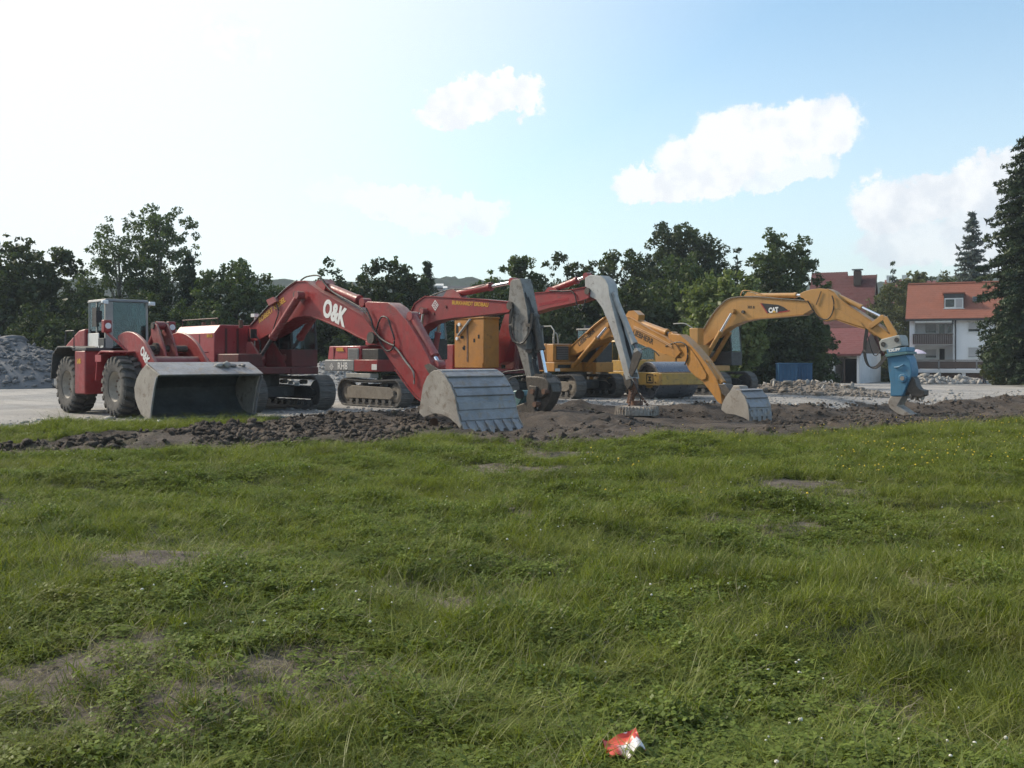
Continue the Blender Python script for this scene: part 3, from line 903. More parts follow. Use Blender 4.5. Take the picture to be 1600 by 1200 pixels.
def broadleaf(name, label, px, D, top, half, mat, prof='round', z_lo=.08, leaves=5200, leaf=.17, clusters=80, seed=0, group='trees round the yard', crad=.23, bark='bark', cat='tree', spread=1.0, dx=0):
    r_ = np.random.default_rng(seed + 100)
    X = (px - 800) / FPX * D
    z0 = h1(X, D)
    Ht = CAM_H + (HORIZ - top) / FPX * D - z0
    Rw = half / FPX * D
    root = empty(name, (X, D, z0))
    tag(root, label, cat, group)
    P = PROFS[prof]
    Rw *= 1.10
    # sprays of leaves fill a lumpy outline, thinned out by gaps that let the sky through
    n0 = 12000
    h = r_.uniform(0, 1, n0); th = r_.uniform(0, 2 * math.pi, n0); rho = r_.uniform(0, 1, n0) ** .5
    rag = {'ragged': .55, 'round': .07, 'oval': .36, 'bush': .36, 'spire': .3}[prof]
    o1 = r_.uniform(0, 50)
    lump = (fbm(np.cos(th) * 1.5 + o1, np.sin(th) * 1.5 + h * Ht / Rw * 1.25, 1.1, 3) - .5) * 2
    lump2 = (fbm(np.cos(th) * 4 + o1 + 9, np.sin(th) * 4 + h * Ht / Rw * 3.2, 1.1, 2) - .5) * 2
    B = np.maximum(P(h * (1 - .10 * lump)), .0) * (1 + rag * lump * 1.2 + rag * .5 * lump2)
    q = rho / np.maximum(B, 1e-3)
    ok = (rho < B)
    x = Rw * rho * np.cos(th); y = Rw * rho * np.sin(th); z = Ht * (z_lo + (1 - z_lo) * .97 * h)
    hole = fbm(x + z * .8 + o1, y + z * .6, .62, 3)
    ok &= (hole > (.05 if prof == 'round' else .265) + .12 * (prof == 'ragged') + r_.normal(0, .05, n0)) & (r_.uniform(0, 1, n0) < .35 + .65 * q)
    C = np.stack([x, y, z], 1)[ok]; q = q[ok]; h = h[ok]; hole = hole[ok]
    N = int(clusters * 4.2)
    C, q, h, hole = C[:N], q[:N], h[:N], hole[:N]
    N = len(C)
    rad = np.clip(Rw * .165, .30, .66) * r_.uniform(.6, 1.5, N) * (1.12 - .42 * q)
    tint = np.clip(.36 + (hole - .5) * 1.1 + r_.normal(0, .14, N), 0, 1)
    # shoots standing out of the top and the flanks
    ks = r_.choice(N, N // 5)
    S = C[ks].copy(); dd = S - np.array([0, 0, Ht * .4]); dd /= np.linalg.norm(dd, axis=1)[:, None]
    S += (dd * .7 + np.array([0, 0, .5])) * r_.uniform(.2, 1.0, len(ks))[:, None] * np.clip(Rw * .22, .4, .9)
    S[:, 2] = np.minimum(S[:, 2], Ht * 1.01)
    C = np.concatenate([C, S]); rad = np.concatenate([rad, rad[ks] * .5]); tint = np.concatenate([tint, np.clip(tint[ks] + .05, 0, 1)])
    w = rad ** 1.9; leaves = int(leaves * 3.0); cnt = np.maximum(4, leaves * w / w.sum()).astype(int)
    V, F, T = leaf_cloud(C, rad, cnt, leaf * .70, r_, tint)
    np_mesh('crown', V, F, M[mat], root, attrs={'tint': ('FACE', T)})
    pick = r_.choice(N, 24); C = C[pick]; clusters = 24
    b = MB()
    tr = max(.10, Ht * .017)
    tz = Ht * max(z_lo + .25, .5)
    b.tube([(0, 0, -.3), (r_.normal(0, .05), r_.normal(0, .05), tz * .5), (r_.normal(0, .15), r_.normal(0, .15), tz), (0, 0, Ht * .70)], tr * 1.25, 7, r1=tr * .2)
    for i in r_.choice(clusters, min(14, clusters), replace=False):
        c = C[i]; zs = min(c[2] * .75, Ht * .6) * r_.uniform(.6, 1)
        b.tube([(0, 0, zs), (c[0] * .5, c[1] * .5, zs + (c[2] - zs) * .62), tuple(c)], tr * .42, 5, r1=tr * .1)
    b.build('trunk', M[bark], root)
    return root


def conifer(name, label, px, D, top, half, mat, leaves=9000, leaf=.16, levels=26, seed=0, group='trees round the yard', z_lo=.03, shape=.9, droop=.35, ragged=.25):
    r_ = np.random.default_rng(seed + 500)
    X = (px - 800) / FPX * D
    z0 = h1(X, D)
    Ht = CAM_H + (HORIZ - top) / FPX * D - z0
    Rw = half / FPX * D
    root = empty(name, (X, D, z0))
    tag(root, label, 'tree', group)
    C, rad, tint = [], [], []
    b = MB()
    b.tube([(0, 0, -.3), (0, 0, Ht * .5), (0, 0, Ht * .98)], max(.08, Ht * .014), 7, r1=.02)
    for i in range(levels):
        q = i / (levels - 1)
        z = Ht * (z_lo + (1 - z_lo) * q * .985)
        L0 = Rw * (1 - q) ** shape * (.72 + .28 * sstep(0, .12, q))
        nb = max(3, int(8 * (1 - q) + 4))
        for j in range(nb):
            a = 2 * math.pi * (j + r_.uniform(-.3, .3)) / nb + i * 2.4
            L = L0 * r_.uniform(1 - ragged * 1.4, 1 + ragged * .5)
            L = max(L, .22)
            dz = -droop * L * r_.uniform(.5, 1.2); zj = r_.uniform(-.6, .6) * Ht / levels
            m = max(2, int(L / (Rw * .11)))
            tb = np.clip(r_.normal(.38, .18), 0, 1)
            for k in range(m):
                t = (k + .8) / m
                C.append((math.cos(a) * L * t, math.sin(a) * L * t, z + zj + dz * t * t + .10 * L * t * (1 - t) * 4 + (.12 * L * max(0, t - .8))))
                rad.append(max(.20, Rw * .085 * (1.15 - .55 * t) + .08)); tint.append(tb)
            if L > Rw * .3 and j % 2 == 0:
                b.tube([(0, 0, z), (math.cos(a) * L * .9, math.sin(a) * L * .9, z + dz * .8)], .035, 4, smooth=False, r1=.01)
    C = np.array(C); rad = np.array(rad); tint = np.array(tint)
    w = rad ** 1.6; cnt = np.maximum(3, leaves * w / w.sum()).astype(int)
    V, F, T = leaf_cloud(C, rad, cnt, leaf, r_, tint, flatz=.55, up=.2, asp=.28)
    np_mesh('crown', V, F, M[mat], root, attrs={'tint': ('FACE', T)})
    b.build('trunk', M['bark'], root)
    return root


G = 'trees round the yard'
broadleaf('oak_tree', 'broad dark oak at the far left edge, behind the stone heap', 35, 74, 372, 88, 'leaf_dark', 'oval', .05, 9000, .22, 95, 1, crad=.19)
broadleaf('broadleaf_tree', 'dark leafy tree left of the birches, half behind the oak', -70, 78, 385, 90, 'leaf_dark', 'oval', .05, 5000, .22, 60, 2)
broadleaf('birch_tree', 'tall thin crowned birch, left one of the pair above the loader cab', 185, 72, 312, 54, 'leaf_birch', 'ragged', .22, 4600, .13, 70, 3, crad=.26, bark='birch_bark')
broadleaf('birch_tree', 'tall denser birch, right one of the pair above the loader cab', 250, 72, 314, 56, 'leaf_birch', 'oval', .18, 6800, .14, 80, 4, crad=.25, bark='birch_bark')
conifer('spruce_tree', 'small pointed spruce just right of the birch pair', 297, 70, 402, 56, 'leaf_conifer', 14000, .15, 30, 5)
broadleaf('field_maple', 'grey green bushy tree behind the red engine hood', 365, 68, 404, 64, 'leaf_mid', 'oval', .02, 6500, .17, 80, 6)
broadleaf('hedge_bush', 'low dark bush behind the loader rear wheels', 95, 66, 462, 75, 'leaf_dark', 'bush', .0, 5000, .17, 60, 7, cat='bush', group='bushes behind the machines')
broadleaf('hedge_bush', 'low dark bush under the two birches', 215, 66, 455, 80, 'leaf_dark', 'bush', .0, 5600, .17, 60, 8, cat='bush', group='bushes behind the machines')
broadleaf('hedge_bush', 'mid green bush behind the loader bucket and red hood', 305, 65, 452, 62, 'leaf_mid', 'bush', .0, 4200, .16, 50, 9, cat='bush', group='bushes behind the machines')
broadleaf('hedge_bush', 'olive green bush under the raised boom with white letters', 440, 66, 446, 62, 'leaf_mid', 'bush', .0, 4600, .17, 60, 10, cat='bush', group='bushes behind the machines')
broadleaf('hornbeam_tree', 'dark tree with a peaked top above the white lettered boom', 530, 70, 394, 62, 'leaf_dark', 'ragged', .02, 6500, .18, 85, 11)
broadleaf('hornbeam_tree', 'dark rounded tree right of the peaked one, above the stick joint', 612, 72, 404, 60, 'leaf_dark', 'round', .02, 6000, .19, 80, 12)
conifer('spruce_tree', 'slim dark spruce beside the roof with skylights', 668, 84, 411, 62, 'leaf_conifer', 14000, .17, 30, 13)
broadleaf('hedge_bush', 'dark bush behind the low red engine house', 560, 66, 448, 80, 'leaf_dark', 'bush', .0, 5200, .17, 60, 14, cat='bush', group='bushes behind the machines')
broadleaf('hedge_bush', 'dark bush between the grey stick and the white stick', 860, 68, 446, 80, 'leaf_dark', 'bush', .0, 5600, .17, 70, 41, cat='bush', group='bushes behind the machines')
broadleaf('hedge_bush', 'uneven green bush behind the orange generator top', 772, 72, 424, 62, 'leaf_mid', 'bush', .0, 6000, .17, 80, 43, cat='bush', group='bushes behind the machines')
broadleaf('hedge_bush', 'dark bush filling the gap left of the two birches', 130, 74, 440, 60, 'leaf_dark', 'bush', .0, 5000, .17, 60, 42, cat='bush', group='bushes behind the machines')
broadleaf('hedge_bush', 'dark bush between the orange generator and the roof', 690, 70, 474, 70, 'leaf_dark', 'bush', .0, 4800, .17, 60, 15, cat='bush', group='bushes behind the machines')
broadleaf('ash_tree', 'sparse light tree left of the grey stick top', 752, 76, 410, 46, 'leaf_mid', 'ragged', .0, 2600, .16, 50, 16, crad=.3)
broadleaf('ash_tree', 'uneven green tree straight above the grey stick', 812, 74, 381, 52, 'leaf_mid', 'ragged', .0, 5000, .18, 70, 17, crad=.24)
broadleaf('ash_tree', 'dark uneven tree above the second red boom', 878, 73, 389, 58, 'leaf_dark', 'ragged', .0, 6000, .18, 80, 18)
broadleaf('ash_tree', 'dark tree behind the top of the white stick', 950, 74, 385, 56, 'leaf_dark', 'oval', .0, 6000, .18, 80, 19)
broadleaf('lime_tree', 'great round topped lime tree, tallest of the middle row', 1072, 86, 347, 72, 'leaf_dark', 'round', .10, 12000, .19, 130, 20, crad=.17)
broadleaf('hedge_bush', 'dense dark bush below the round lime tree', 985, 68, 424, 75, 'leaf_dark', 'bush', .0, 5600, .17, 70, 21, cat='bush', group='bushes behind the machines')
broadleaf('hedge_bush', 'mid green tall bush in front of the round lime tree', 1065, 70, 398, 75, 'leaf_mid', 'bush', .0, 7200, .18, 90, 22, cat='bush', group='bushes behind the machines')
conifer('spruce_tree', 'tiny dark spruce tip right of the round lime tree', 1152, 88, 394, 50, 'leaf_conifer', 4000, .17, 16, 23)
broadleaf('walnut_tree', 'light green walnut with big leaves behind the yellow boom', 1128, 58, 418, 62, 'leaf_light', 'round', .02, 3600, .19, 75, 24, crad=.24)
broadleaf('pear_tree', 'tall leafy tree left of the dark red roof', 1230, 74, 358, 58, 'leaf_mid', 'oval', .05, 8000, .18, 100, 25, crad=.20)
broadleaf('hazel_bush', 'large black green bush behind the yellow excavator cab', 1168, 73, 452, 90, 'leaf_dark', 'bush', .0, 10000, .17, 100, 26, cat='bush', group='bushes behind the machines')
broadleaf('hazel_bush', 'dark bush left of the garage behind the blue containers', 1258, 79, 478, 44, 'leaf_dark', 'bush', .0, 4000, .16, 60, 27, cat='bush', group='bushes behind the machines')
broadleaf('apple_tree', 'round olive green tree between the garage and the white house', 1394, 104, 438, 46, 'leaf_olive', 'oval', .02, 7000, .17, 80, 28, crad=.2)
broadleaf('hedge_bush', 'low green bush behind the blue crusher tool', 1402, 100, 552, 30, 'leaf_olive', 'bush', .0, 2600, .14, 40, 29, cat='bush', group='bushes behind the machines')
broadleaf('cherry_tree', 'bright green tree rising over the orange roof', 1452, 116, 410, 50, 'leaf_olive', 'ragged', .3, 5000, .22, 70, 30, crad=.24)
broadleaf('cherry_tree', 'dull green tree over the right end of the orange roof', 1508, 118, 420, 46, 'leaf_mid', 'oval', .3, 4500, .22, 60, 31)
conifer('blue_spruce', 'blue grey spruce behind the right end of the white house', 1519, 108, 333, 48, 'leaf_spruce', 34000, .20, 38, 32, droop=-.10, shape=.62)
conifer('cypress_tree', 'huge dark conifer filling the right edge of the picture', 1628, 62, 202, 96, 'leaf_conifer', 130000, .15, 62, 33, droop=.08, shape=.26, ragged=.26)
broadleaf('yew_bush', 'rounded brown green bush at the foot of the huge conifer', 1596, 70, 488, 52, 'leaf_olive', 'bush', .0, 7500, .15, 90, 34, cat='bush', group='bushes behind the machines')
conifer('spruce_tree', 'small dark spruce before the far red roof', 1395, 150, 415, 38, 'leaf_conifer', 5000, .22, 14, 35)
for px, top, half, i, lab in ((-160, 380, 70, 0, 'dark broad tree next on the left past the picture edge'), (-250, 372, 75, 1, 'second dark broad tree past the left picture edge'), (-340, 390, 70, 2, 'farthest dark broad tree past the left picture edge')):
    broadleaf('broadleaf_tree', lab, px, 76, top, half, 'leaf_dark', 'oval', .03, 3500, .24, 50, 60 + i)

# ---------------------------------------------------------------- buildings


class House:
    """a building frame: u along its front to the right, v straight back, z up; at() reads the front plane from the picture"""
    def __init__(self, name, label, px, D, z0, turn=None, cat='house', group=None):
        X = (px - 800) / FPX * D
        a = math.atan2(X, D) if turn is None else turn          # 0 faces straight at the viewer's side
        self.a = a
        self.O = np.array([X, D, z0])
        self.u = np.array([math.cos(a), -math.sin(a), 0]); self.v = np.array([math.sin(a), math.cos(a), 0])
        self.root = empty(name, tuple(self.O), -a)
        tag(self.root, label, cat, group)
    def at(self, px, py, v=0.0):
        d = np.array([(px - 800) / FPX, 1, (HORIZ - py) / FPX]); c = np.array([0, 0, CAM_H])
        Q = self.O + self.v * v
        t = np.dot(Q - c, self.v) / np.dot(d, self.v)
        p = c + d * t - self.O
        return float(np.dot(p, self.u)), float(p[2])
    def box(self, name, px0, px1, py0, py1, v0, v1, mat, parent=None, bevel=0):
        (u0, z1), (u1, z0) = self.at(px0, py0, v0), self.at(px1, py1, v0)
        return MB().box(u0, u1, v0, v1, z0, z1).build(name, M[mat], parent or self.root, bevel)
    def window(self, px0, px1, py0, py1, v, mat='wglass', shutter=0.0, mullion=None, frame=.07):
        (u0, z1), (u1, z0) = self.at(px0, py0, v), self.at(px1, py1, v)
        b = MB()
        f = frame
        b.box(u0, u0 + f, v - .06, v + .04, z0, z1); b.box(u1 - f, u1, v - .06, v + .04, z0, z1)
        b.box(u0 + f, u1 - f, v - .06, v + .04, z0, z0 + f); b.box(u0 + f, u1 - f, v - .06, v + .04, z1 - f, z1)
        if mullion:
            um = u0 + (u1 - u0) * mullion
            b.box(um - f / 2, um + f / 2, v - .055, v + .03, z0 + f, z1 - f)
        w = b.build('window', M['white'], self.root)
        MB().box(u0 + f, u1 - f, v, v + .02, z0 + f, z1 - f).build('pane', M[mat], w)
        MB().box(u0 - .08, u1 + .08, v - .12, v - .065, z0 - .06, z0 - .004).build('sill', M['white'], w)
        if shutter:
            zs = z1 - f - (z1 - z0 - 2 * f) * shutter
            MB().box(u0 + f, u1 - f, v - .045, v - .012, zs, z1 - f).build('roller_shutter', M['shutter'], w)
        return w


def tile_courses(H, P, Q, W, n, mat, root, name='roof', th=.16):
    """a tiled slope from eave P=(v, z) up to ridge Q over u range W, as overlapping courses"""
    b = MB()
    (v0, z0), (v1, z1) = P, Q
    for i in range(n):
        a, c = i / n, (i + 1) / n
        va, za, vb, zb = v0 + (v1 - v0) * a, z0 + (z1 - z0) * a, v0 + (v1 - v0) * c, z0 + (z1 - z0) * c
        lift = .018
        vs = [(W[0], va, za - th), (W[1], va, za - th), (W[1], va, za + lift), (W[0], va, za + lift),
              (W[0], vb, zb - th), (W[1], vb, zb - th), (W[1], vb, zb), (W[0], vb, zb)]
        b.add(vs, [(0, 1, 2, 3), (3, 2, 6, 7), (0, 4, 5, 1), (1, 5, 6, 2), (0, 3, 7, 4)])
    b.add([(W[0], v1, z1 - th), (W[1], v1, z1 - th), (W[1], v1, z1), (W[0], v1, z1)], [(0, 1, 2, 3)])
    return b.build(name, M[mat], root, sharp=20, smooth=False)


def white_house():
    H = House('white_house', 'white three storey house with orange roof, balcony and brown garage doors', 1488, 96, -.62)
    at = H.at
    ul, zt = at(1421, 495); ur, _ = at(1566, 495)
    zg = at(1500, 583)[1]                        # top of the garage storey
    # wall with a recess behind the balconies
    rl, rr = at(1429, 500)[0], at(1489, 500)[0]
    dep = 2.0
    b = MB()
    b.box(ul, rl, 0, dep, zg, zt)
    b.box(rr, ur, 0, dep, zg, zt)
    zc = at(1450, 503)[1]
    b.box(rl, rr, 0, dep, zc, zt)
    b.box(ul, ur, dep, 10.5, -.3, zt)
    b.build('wall', M['plaster'], H.root)
    # gable ends
    zr = at(1490, 443, 5.2)[1]
    MB().add([(ul, .02, zt), (ul, 10.4, zt), (ul, 5.2, zr - .15), (ul + .3, .02, zt), (ul + .3, 10.4, zt), (ul + .3, 5.2, zr - .15),
              ], [(0, 1, 2), (3, 5, 4), (0, 2, 5, 3), (1, 4, 5, 2)]).build('gable', M['plaster'], H.root)
    # roof slopes
    ze = zt - .22
    r1 = tile_courses(H, (-.55, ze), (5.2, zr), (ul - .35, ur + .4), 17, 'tile_orange', H.root)
    r2 = tile_courses(H, (10.95, ze), (5.2, zr), (ul - .35, ur + .4), 17, 'tile_orange', H.root)
    MB().cyl((ul - .3, 5.2, zr + .02), (ur + .35, 5.2, zr + .02), .13, n=8).build('ridge', M['tile_orange'], H.root)
    MB().box(ul - .3, ur + .3, -.68, -.56, ze - .22, ze - .06).build('gutter', M['darkgrey'], H.root)
    MB().cyl((at(1493, 500)[0], -.09, zt - .2), (at(1493, 500)[0], -.09, zg), .06).build('downpipe', M['darkgrey'], H.root)
    # dormer cut: a box with white window front standing proud of the slope
    sl = (zr - ze) / (5.2 + .55)
    def slope_v(z): return -.55 + (z - ze) / sl
    u0, z1 = at(1475, 460, 2.0); u1, z0 = at(1506, 482, 1.4)
    v0 = slope_v(z0) + .02
    d = MB().box(u0, u1, v0, slope_v(z1) + .6, z0, z1).build('dormer', M['darkgrey'], H.root)
    MB().box(u0 - .12, u1 + .12, v0 - .1, slope_v(z1) + .3, z1, z1 + .12).build('dormer_roof', M['tile_orange'], d)
    zm = z0 + (z1 - z0) * .70
    MB().box(u0 + .05, u1 - .05, v0 - .05, v0 - .004, z0 + .02, zm).build('dormer_front', M['white'], d)
    um = u0 + (u1 - u0) * .55
    MB().box(u0 + .14, um - .06, v0 - .075, v0 - .055, z0 + .16, zm - .12).build('pane', M['wglass'], d)
    MB().box(um + .1, u1 - .16, v0 - .075, v0 - .055, z0 + .1, zm - .1).build('dormer_shutter', M['shutter'], d)
    MB().box(u0 - .05, u1 + .05, v0 - .16, v0 - .052, z0 - .05, z0 + .015).build('sill', M['white'], d)
    us0, zs1 = at(1520, 466, 2.2); us1, zs0 = at(1533, 471, 2.0)
    vs = slope_v((zs0 + zs1) / 2)
    ang = math.atan(sl)
    Mx = Matrix.Translation(((us0 + us1) / 2, vs, (zs0 + zs1) / 2 + .06)) @ Matrix.Rotation(ang, 4, 'X')
    w = MB().box(-.4, .4, -.5, .5, -.03, .06, Mx).build('skylight', M['darkgrey'], H.root)
    MB().box(-.32, .32, -.42, .42, .062, .075, Mx).build('pane', M['wglass'], w)
    # balcony
    bu0, bz1 = at(1427, 523, -.9); bu1, bz0 = at(1489, 538, -.9)
    bal = MB().box(bu0, bu1, -.9, dep, bz0 - .02, bz0 + .14).build('balcony', M['plaster_grey'], H.root)
    nb = 22
    for i in range(nb):
        a = bu0 + (bu1 - bu0) * i / nb
        if i == 0: src = MB().box(0, (bu1 - bu0) / nb - .025, -.95, -.91, bz0 + .02, bz1).build('board', M['brown_wood'], bal); src.location.x = a
        else: share(src, 'board', bal, (a, 0, 0))
    MB().box(bu0 - .05, bu0 - .01, -.95, .0, bz0, bz1).build('side_board', M['garage_door'], bal)
    MB().box(bu0 - .06, bu1 + .04, -1.0, -.88, bz1 + .003, bz1 + .07).build('handrail', M['brown_wood'], bal)
    # awning over the balcony
    au0, az1 = at(1430, 500, -.7); au1, az0 = at(1487, 505, -.7)
    aw = MB().cyl((au0, -.45, (az0 + az1) / 2 + .02), (au1, -.45, (az0 + az1) / 2 + .02), .16, n=10).build('awning_case', M['white'], H.root)
    MB().box(au1 + .02, au1 + .16, -.6, -.3, az0 - .05, az1 + .05).build('awning_bracket', M['darkgrey'], aw)
    # windows and doors
    H.window(1445, 1464, 506, 521, dep - .03, shutter=.68)
    H.window(1466, 1477, 506, 523, dep - .03, shutter=0)
    H.window(1480, 1488, 508, 521, dep - .03)
    H.window(1445, 1464, 545, 560, dep - .03, shutter=.75)
    dr = H.box('door', 1466, 1478, 543, 563, dep - .06, dep + .02, 'white')
    H.box('door_shade', 1468, 1476, 545, 562.5, dep - .09, dep - .064, 'inner_shade', dr)  # solid plate, the unlit room's shade put into its colour
    H.window(1512, 1532, 502, 519, -.02, shutter=.75)
    H.window(1512, 1532, 542, 559, -.02, shutter=.96)
    # terrace over the garages
    tu0, tz1 = at(1423, 577, -3.2); tu1, tz0 = at(1560, 583, -3.2)
    MB().box(tu0, tu1, -3.2, 0, tz0, tz1).build('terrace_slab', M['plaster_grey'], H.root, .02)
    ru0, rz1 = at(1424, 562, -3.15)
    rail = MB().box(tu0, tu1, -3.2, -3.12, rz1 - .10, rz1).build('terrace_railing', M['frame_dusty'], H.root)
    for a, c in ((1424, 1466), (1468, 1525), (1527, 1558)):
        p0, q1 = at(a, 564.5, -3.15); p1, q0 = at(c, 577, -3.15)
        MB().box(p0, p1, -3.17, -3.14, q0 + .06, q1).build('railing_panel', M['brown_wood'], rail)
    for a in (1423.5, 1467, 1526): 
        p = at(a, 570, -3.15)[0]
        MB().box(p - .05, p + .05, -3.19, -3.11, tz1, rz1 - .1).build('railing_post', M['grey'], rail)
    gz1 = tz0
    for a, c in ((1423, 1430), (1463, 1469), (1503, 1509), (1541, 1547)):
        p0 = at(a, 590, -3.1)[0]; p1 = at(c, 590, -3.1)[0]
        MB().box(p0, p1, -3.1, 0, -.4, gz1).build('garage_pier', M['plaster_grey'], H.root)
    for a, c in ((1430, 1463), (1469, 1503), (1509, 1541)):
        p0 = at(a, 590, -2.8)[0] + .03; p1 = at(c, 590, -2.8)[0] - .03
        g = MB().box(p0, p1, -2.8, -2.7, -.4, gz1 - .05).build('garage_door', M['garage_door'], H.root)
        for k in range(7):
            w = (p1 - p0) / 7
            MB().box(p0 + k * w + .02, p0 + (k + 1) * w - .02, -2.84, -2.804, -.35, gz1 - .1).build('door_plank', M['garage_door'], g)
    MB().box(at(1430, 590, -2.8)[0] - .3, at(1541, 590, -2.8)[0] + .3, -.02, -.004, -.4, gz1).build('garage_shade', M['inner_shade'], H.root)  # near-black sheet, shade behind the garage doors painted in
    # parasol standing on the terrace
    pu, pz = at(1433, 546, -1.8)
    X = H.O + H.u * pu + H.v * -1.8
    par = empty('parasol', (X[0], X[1], H.O[2] + tz1), 0)
    tag(par, 'pale lilac parasol open on the terrace of the white house', 'parasol')
    hh = pz - tz1 + .02
    MB().cyl((0, 0, 0), (0, 0, hh), .03, n=8).build('pole', M['white'], par)
    MB().cyl((0, 0, 0), (0, 0, .08), .25, n=12).build('base', M['grey'], par)
    cb = MB(); n = 8
    rim = [(.95 * math.cos(k * math.pi / 4), .95 * math.sin(k * math.pi / 4), hh - .42) for k in range(n)]
    mid = [(.5 * math.cos(k * math.pi / 4), .5 * math.sin(k * math.pi / 4), hh - .12) for k in range(n)]
    cb.add(rim + mid + [(0, 0, hh)], [(k, (k + 1) % n, n + (k + 1) % n, n + k) for k in range(n)] + [(n + k, n + (k + 1) % n, 2 * n) for k in range(n)])
    cb.build('canopy', M['lilac'], par)
    return H


white_house()


def red_houses():
    # tall house with a dark red roof
    H = House('red_roofed_house', 'tall house with a dark red roof and chimney behind the yellow boom', 1320, 106, -.5, turn=R(26))
    at = H.at
    u0 = at(1268, 500)[0]; u1 = at(1353, 500)[0]; zt = at(1320, 512)[1]; zr = at(1320, 431, 4.8)[1]
    MB().box(u0, u1, 0, 9.6, -.3, zt).build('wall', M['plaster_grey'], H.root)
    MB().add([(u1 - .01, .05, zt), (u1 - .01, 9.55, zt), (u1 - .01, 4.8, zr - .2), (u1 - .25, .05, zt), (u1 - .25, 9.55, zt), (u1 - .25, 4.8, zr - .2)],
             [(0, 1, 2), (3, 5, 4), (0, 2, 5, 3), (1, 4, 5, 2)]).build('gable', M['brown_wood'], H.root)
    tile_courses(H, (-.5, zt - .3), (4.8, zr), (u0 - .3, u1 + .55), 18, 'tile_red', H.root)
    tile_courses(H, (10.1, zt - .3), (4.8, zr), (u0 - .3, u1 + .55), 18, 'tile_red', H.root)
    MB().add([(u1 + .56, -.5, zt - .5), (u1 + .56, 4.8, zr - .2), (u1 + .56, 4.8, zr + .06), (u1 + .56, -.5, zt - .24),
              (u1 + .64, -.5, zt - .5), (u1 + .64, 4.8, zr - .2), (u1 + .64, 4.8, zr + .06), (u1 + .64, -.5, zt - .24)],
             [(0, 1, 2, 3), (4, 7, 6, 5), (0, 4, 5, 1), (3, 2, 6, 7), (0, 3, 7, 4), (1, 5, 6, 2)]).build('bargeboard', M['brown_wood'], H.root)
    uc, zc = at(1340, 420, 4.0)
    c = MB().box(uc - .38, uc + .38, 3.6, 4.4, zr - 1.2, zc - .25).build('chimney', M['brown_wood'], H.root)
    MB().box(uc - .55, uc + .55, 3.5, 4.5, zc - .15, zc - .05).build('chimney_cap', M['grey'], c)
    MB().box(uc - .30, uc + .30, 3.7, 4.3, zc - .25, zc - .15).build('chimney_pot', M['darkgrey'], c)
    H.window(1303, 1330, 511.5, 516.5, -.02)
    # roof of the next house showing over its left end
    K = House('far_red_roof_house', 'house whose dull red ridge shows above the dark red roof', 1292, 124, -.5, turn=R(24))
    k0 = K.at(1262, 440)[0]; k1 = K.at(1317, 440)[0]; kr = K.at(1300, 425.5, 4)[1]
    MB().box(k0, k1, 0, 8, -.3, kr - 4.2).build('wall', M['plaster_grey'], K.root)
    tile_courses(K, (-.4, kr - 4.5), (4, kr), (k0, k1 + .2), 12, 'tile_red', K.root)
    tile_courses(K, (8.4, kr - 4.5), (4, kr), (k0, k1 + .2), 12, 'tile_red', K.root)
    MB().add([(k1, .05, kr - 4.2), (k1, 7.95, kr - 4.2), (k1, 4, kr - .2)], [(0, 1, 2)]).build('gable', M['plaster_grey'], K.root)
    # garage with red roof, gable to the right
    Gh = House('garage_building', 'low white garage with a plain red roof and brown clad gable', 1343, 92, -.55, turn=R(33))
    g = Gh.at
    g0 = g(1266, 560)[0]; g1 = g(1343, 560)[0]
    ze = g(1310, 553, -.5)[1]; zr = g(1310, 513, 4.2)[1]
    dp = 8.4
    zw = ze + .05
    b = MB()
    p = lambda a: g(a, 570)[0]
    b.box(g0, p(1297) - .01, .3, dp, -.3, zw)
    b.box(g0 + .02, g1 - .02, 4.2, dp - .02, -.3, zw)
    b.box(g1 - .25, g1, 0, dp, -.3, zw)
    b.build('wall', M['plaster_grey'], Gh.root)
    for a, c in ((1297, 1303.5), (1339, 1342)):
        MB().box(p(a), p(c), -.02, .4, -.3, zw - .4).build('pillar', M['plaster'], Gh.root)
    MB().box(g0, g1 - .26, -.03, .38, zw - .38, zw).build('lintel', M['frame_dusty'], Gh.root)
    MB().box(p(1304), p(1338), 3.2, 3.4, -.3, zw - .5).build('garage_shade', M['inner_shade'], Gh.root)  # near-black sheet before the back wall, painting the shade inside
    MB().box(p(1318), p(1319.5), .1, .25, -.3, zw - .4).build('door_post', M['brown_wood'], Gh.root)
    tile_courses(Gh, (-.55, ze), (4.2, zr), (g0 - .3, g1 + .25), 14, 'tile_garage', Gh.root)
    tile_courses(Gh, (dp + .55, ze), (4.2, zr), (g0 - .3, g1 + .25), 14, 'tile_garage', Gh.root)
    MB().add([(g1 + .02, .0, zw + .02), (g1 + .02, dp, zw + .02), (g1 + .02, 4.2, zr - .15), (g1 - .2, .0, zw + .02), (g1 - .2, dp, zw + .02), (g1 - .2, 4.2, zr - .15)],
             [(0, 1, 2), (3, 5, 4), (0, 2, 5, 3), (1, 4, 5, 2), (0, 3, 4, 1)]).build('gable', M['brown_wood'], Gh.root)
    # far roofs
    for px, D, a, c, top, lab in ((1405, 170, 1384, 1424, 437, 'distant house with a red ridge left of the white house'),
                                  (1440, 190, 1424, 1462, 439, 'distant red roof just above the orange roof')):
        F = House('distant_house', lab, px, D, -1, turn=R(22), group='distant houses')
        f0 = F.at(a, 445)[0]; f1 = F.at(c, 445)[0]; fr = F.at(px, top, 5)[1]
        MB().box(f0, f1, 0, 10, -.3, fr - 4.2).build('wall', M['plaster_grey'], F.root)
        tile_courses(F, (-.4, fr - 4.4), (5, fr), (f0 - .3, f1 + .3), 10, 'tile_garage', F.root)
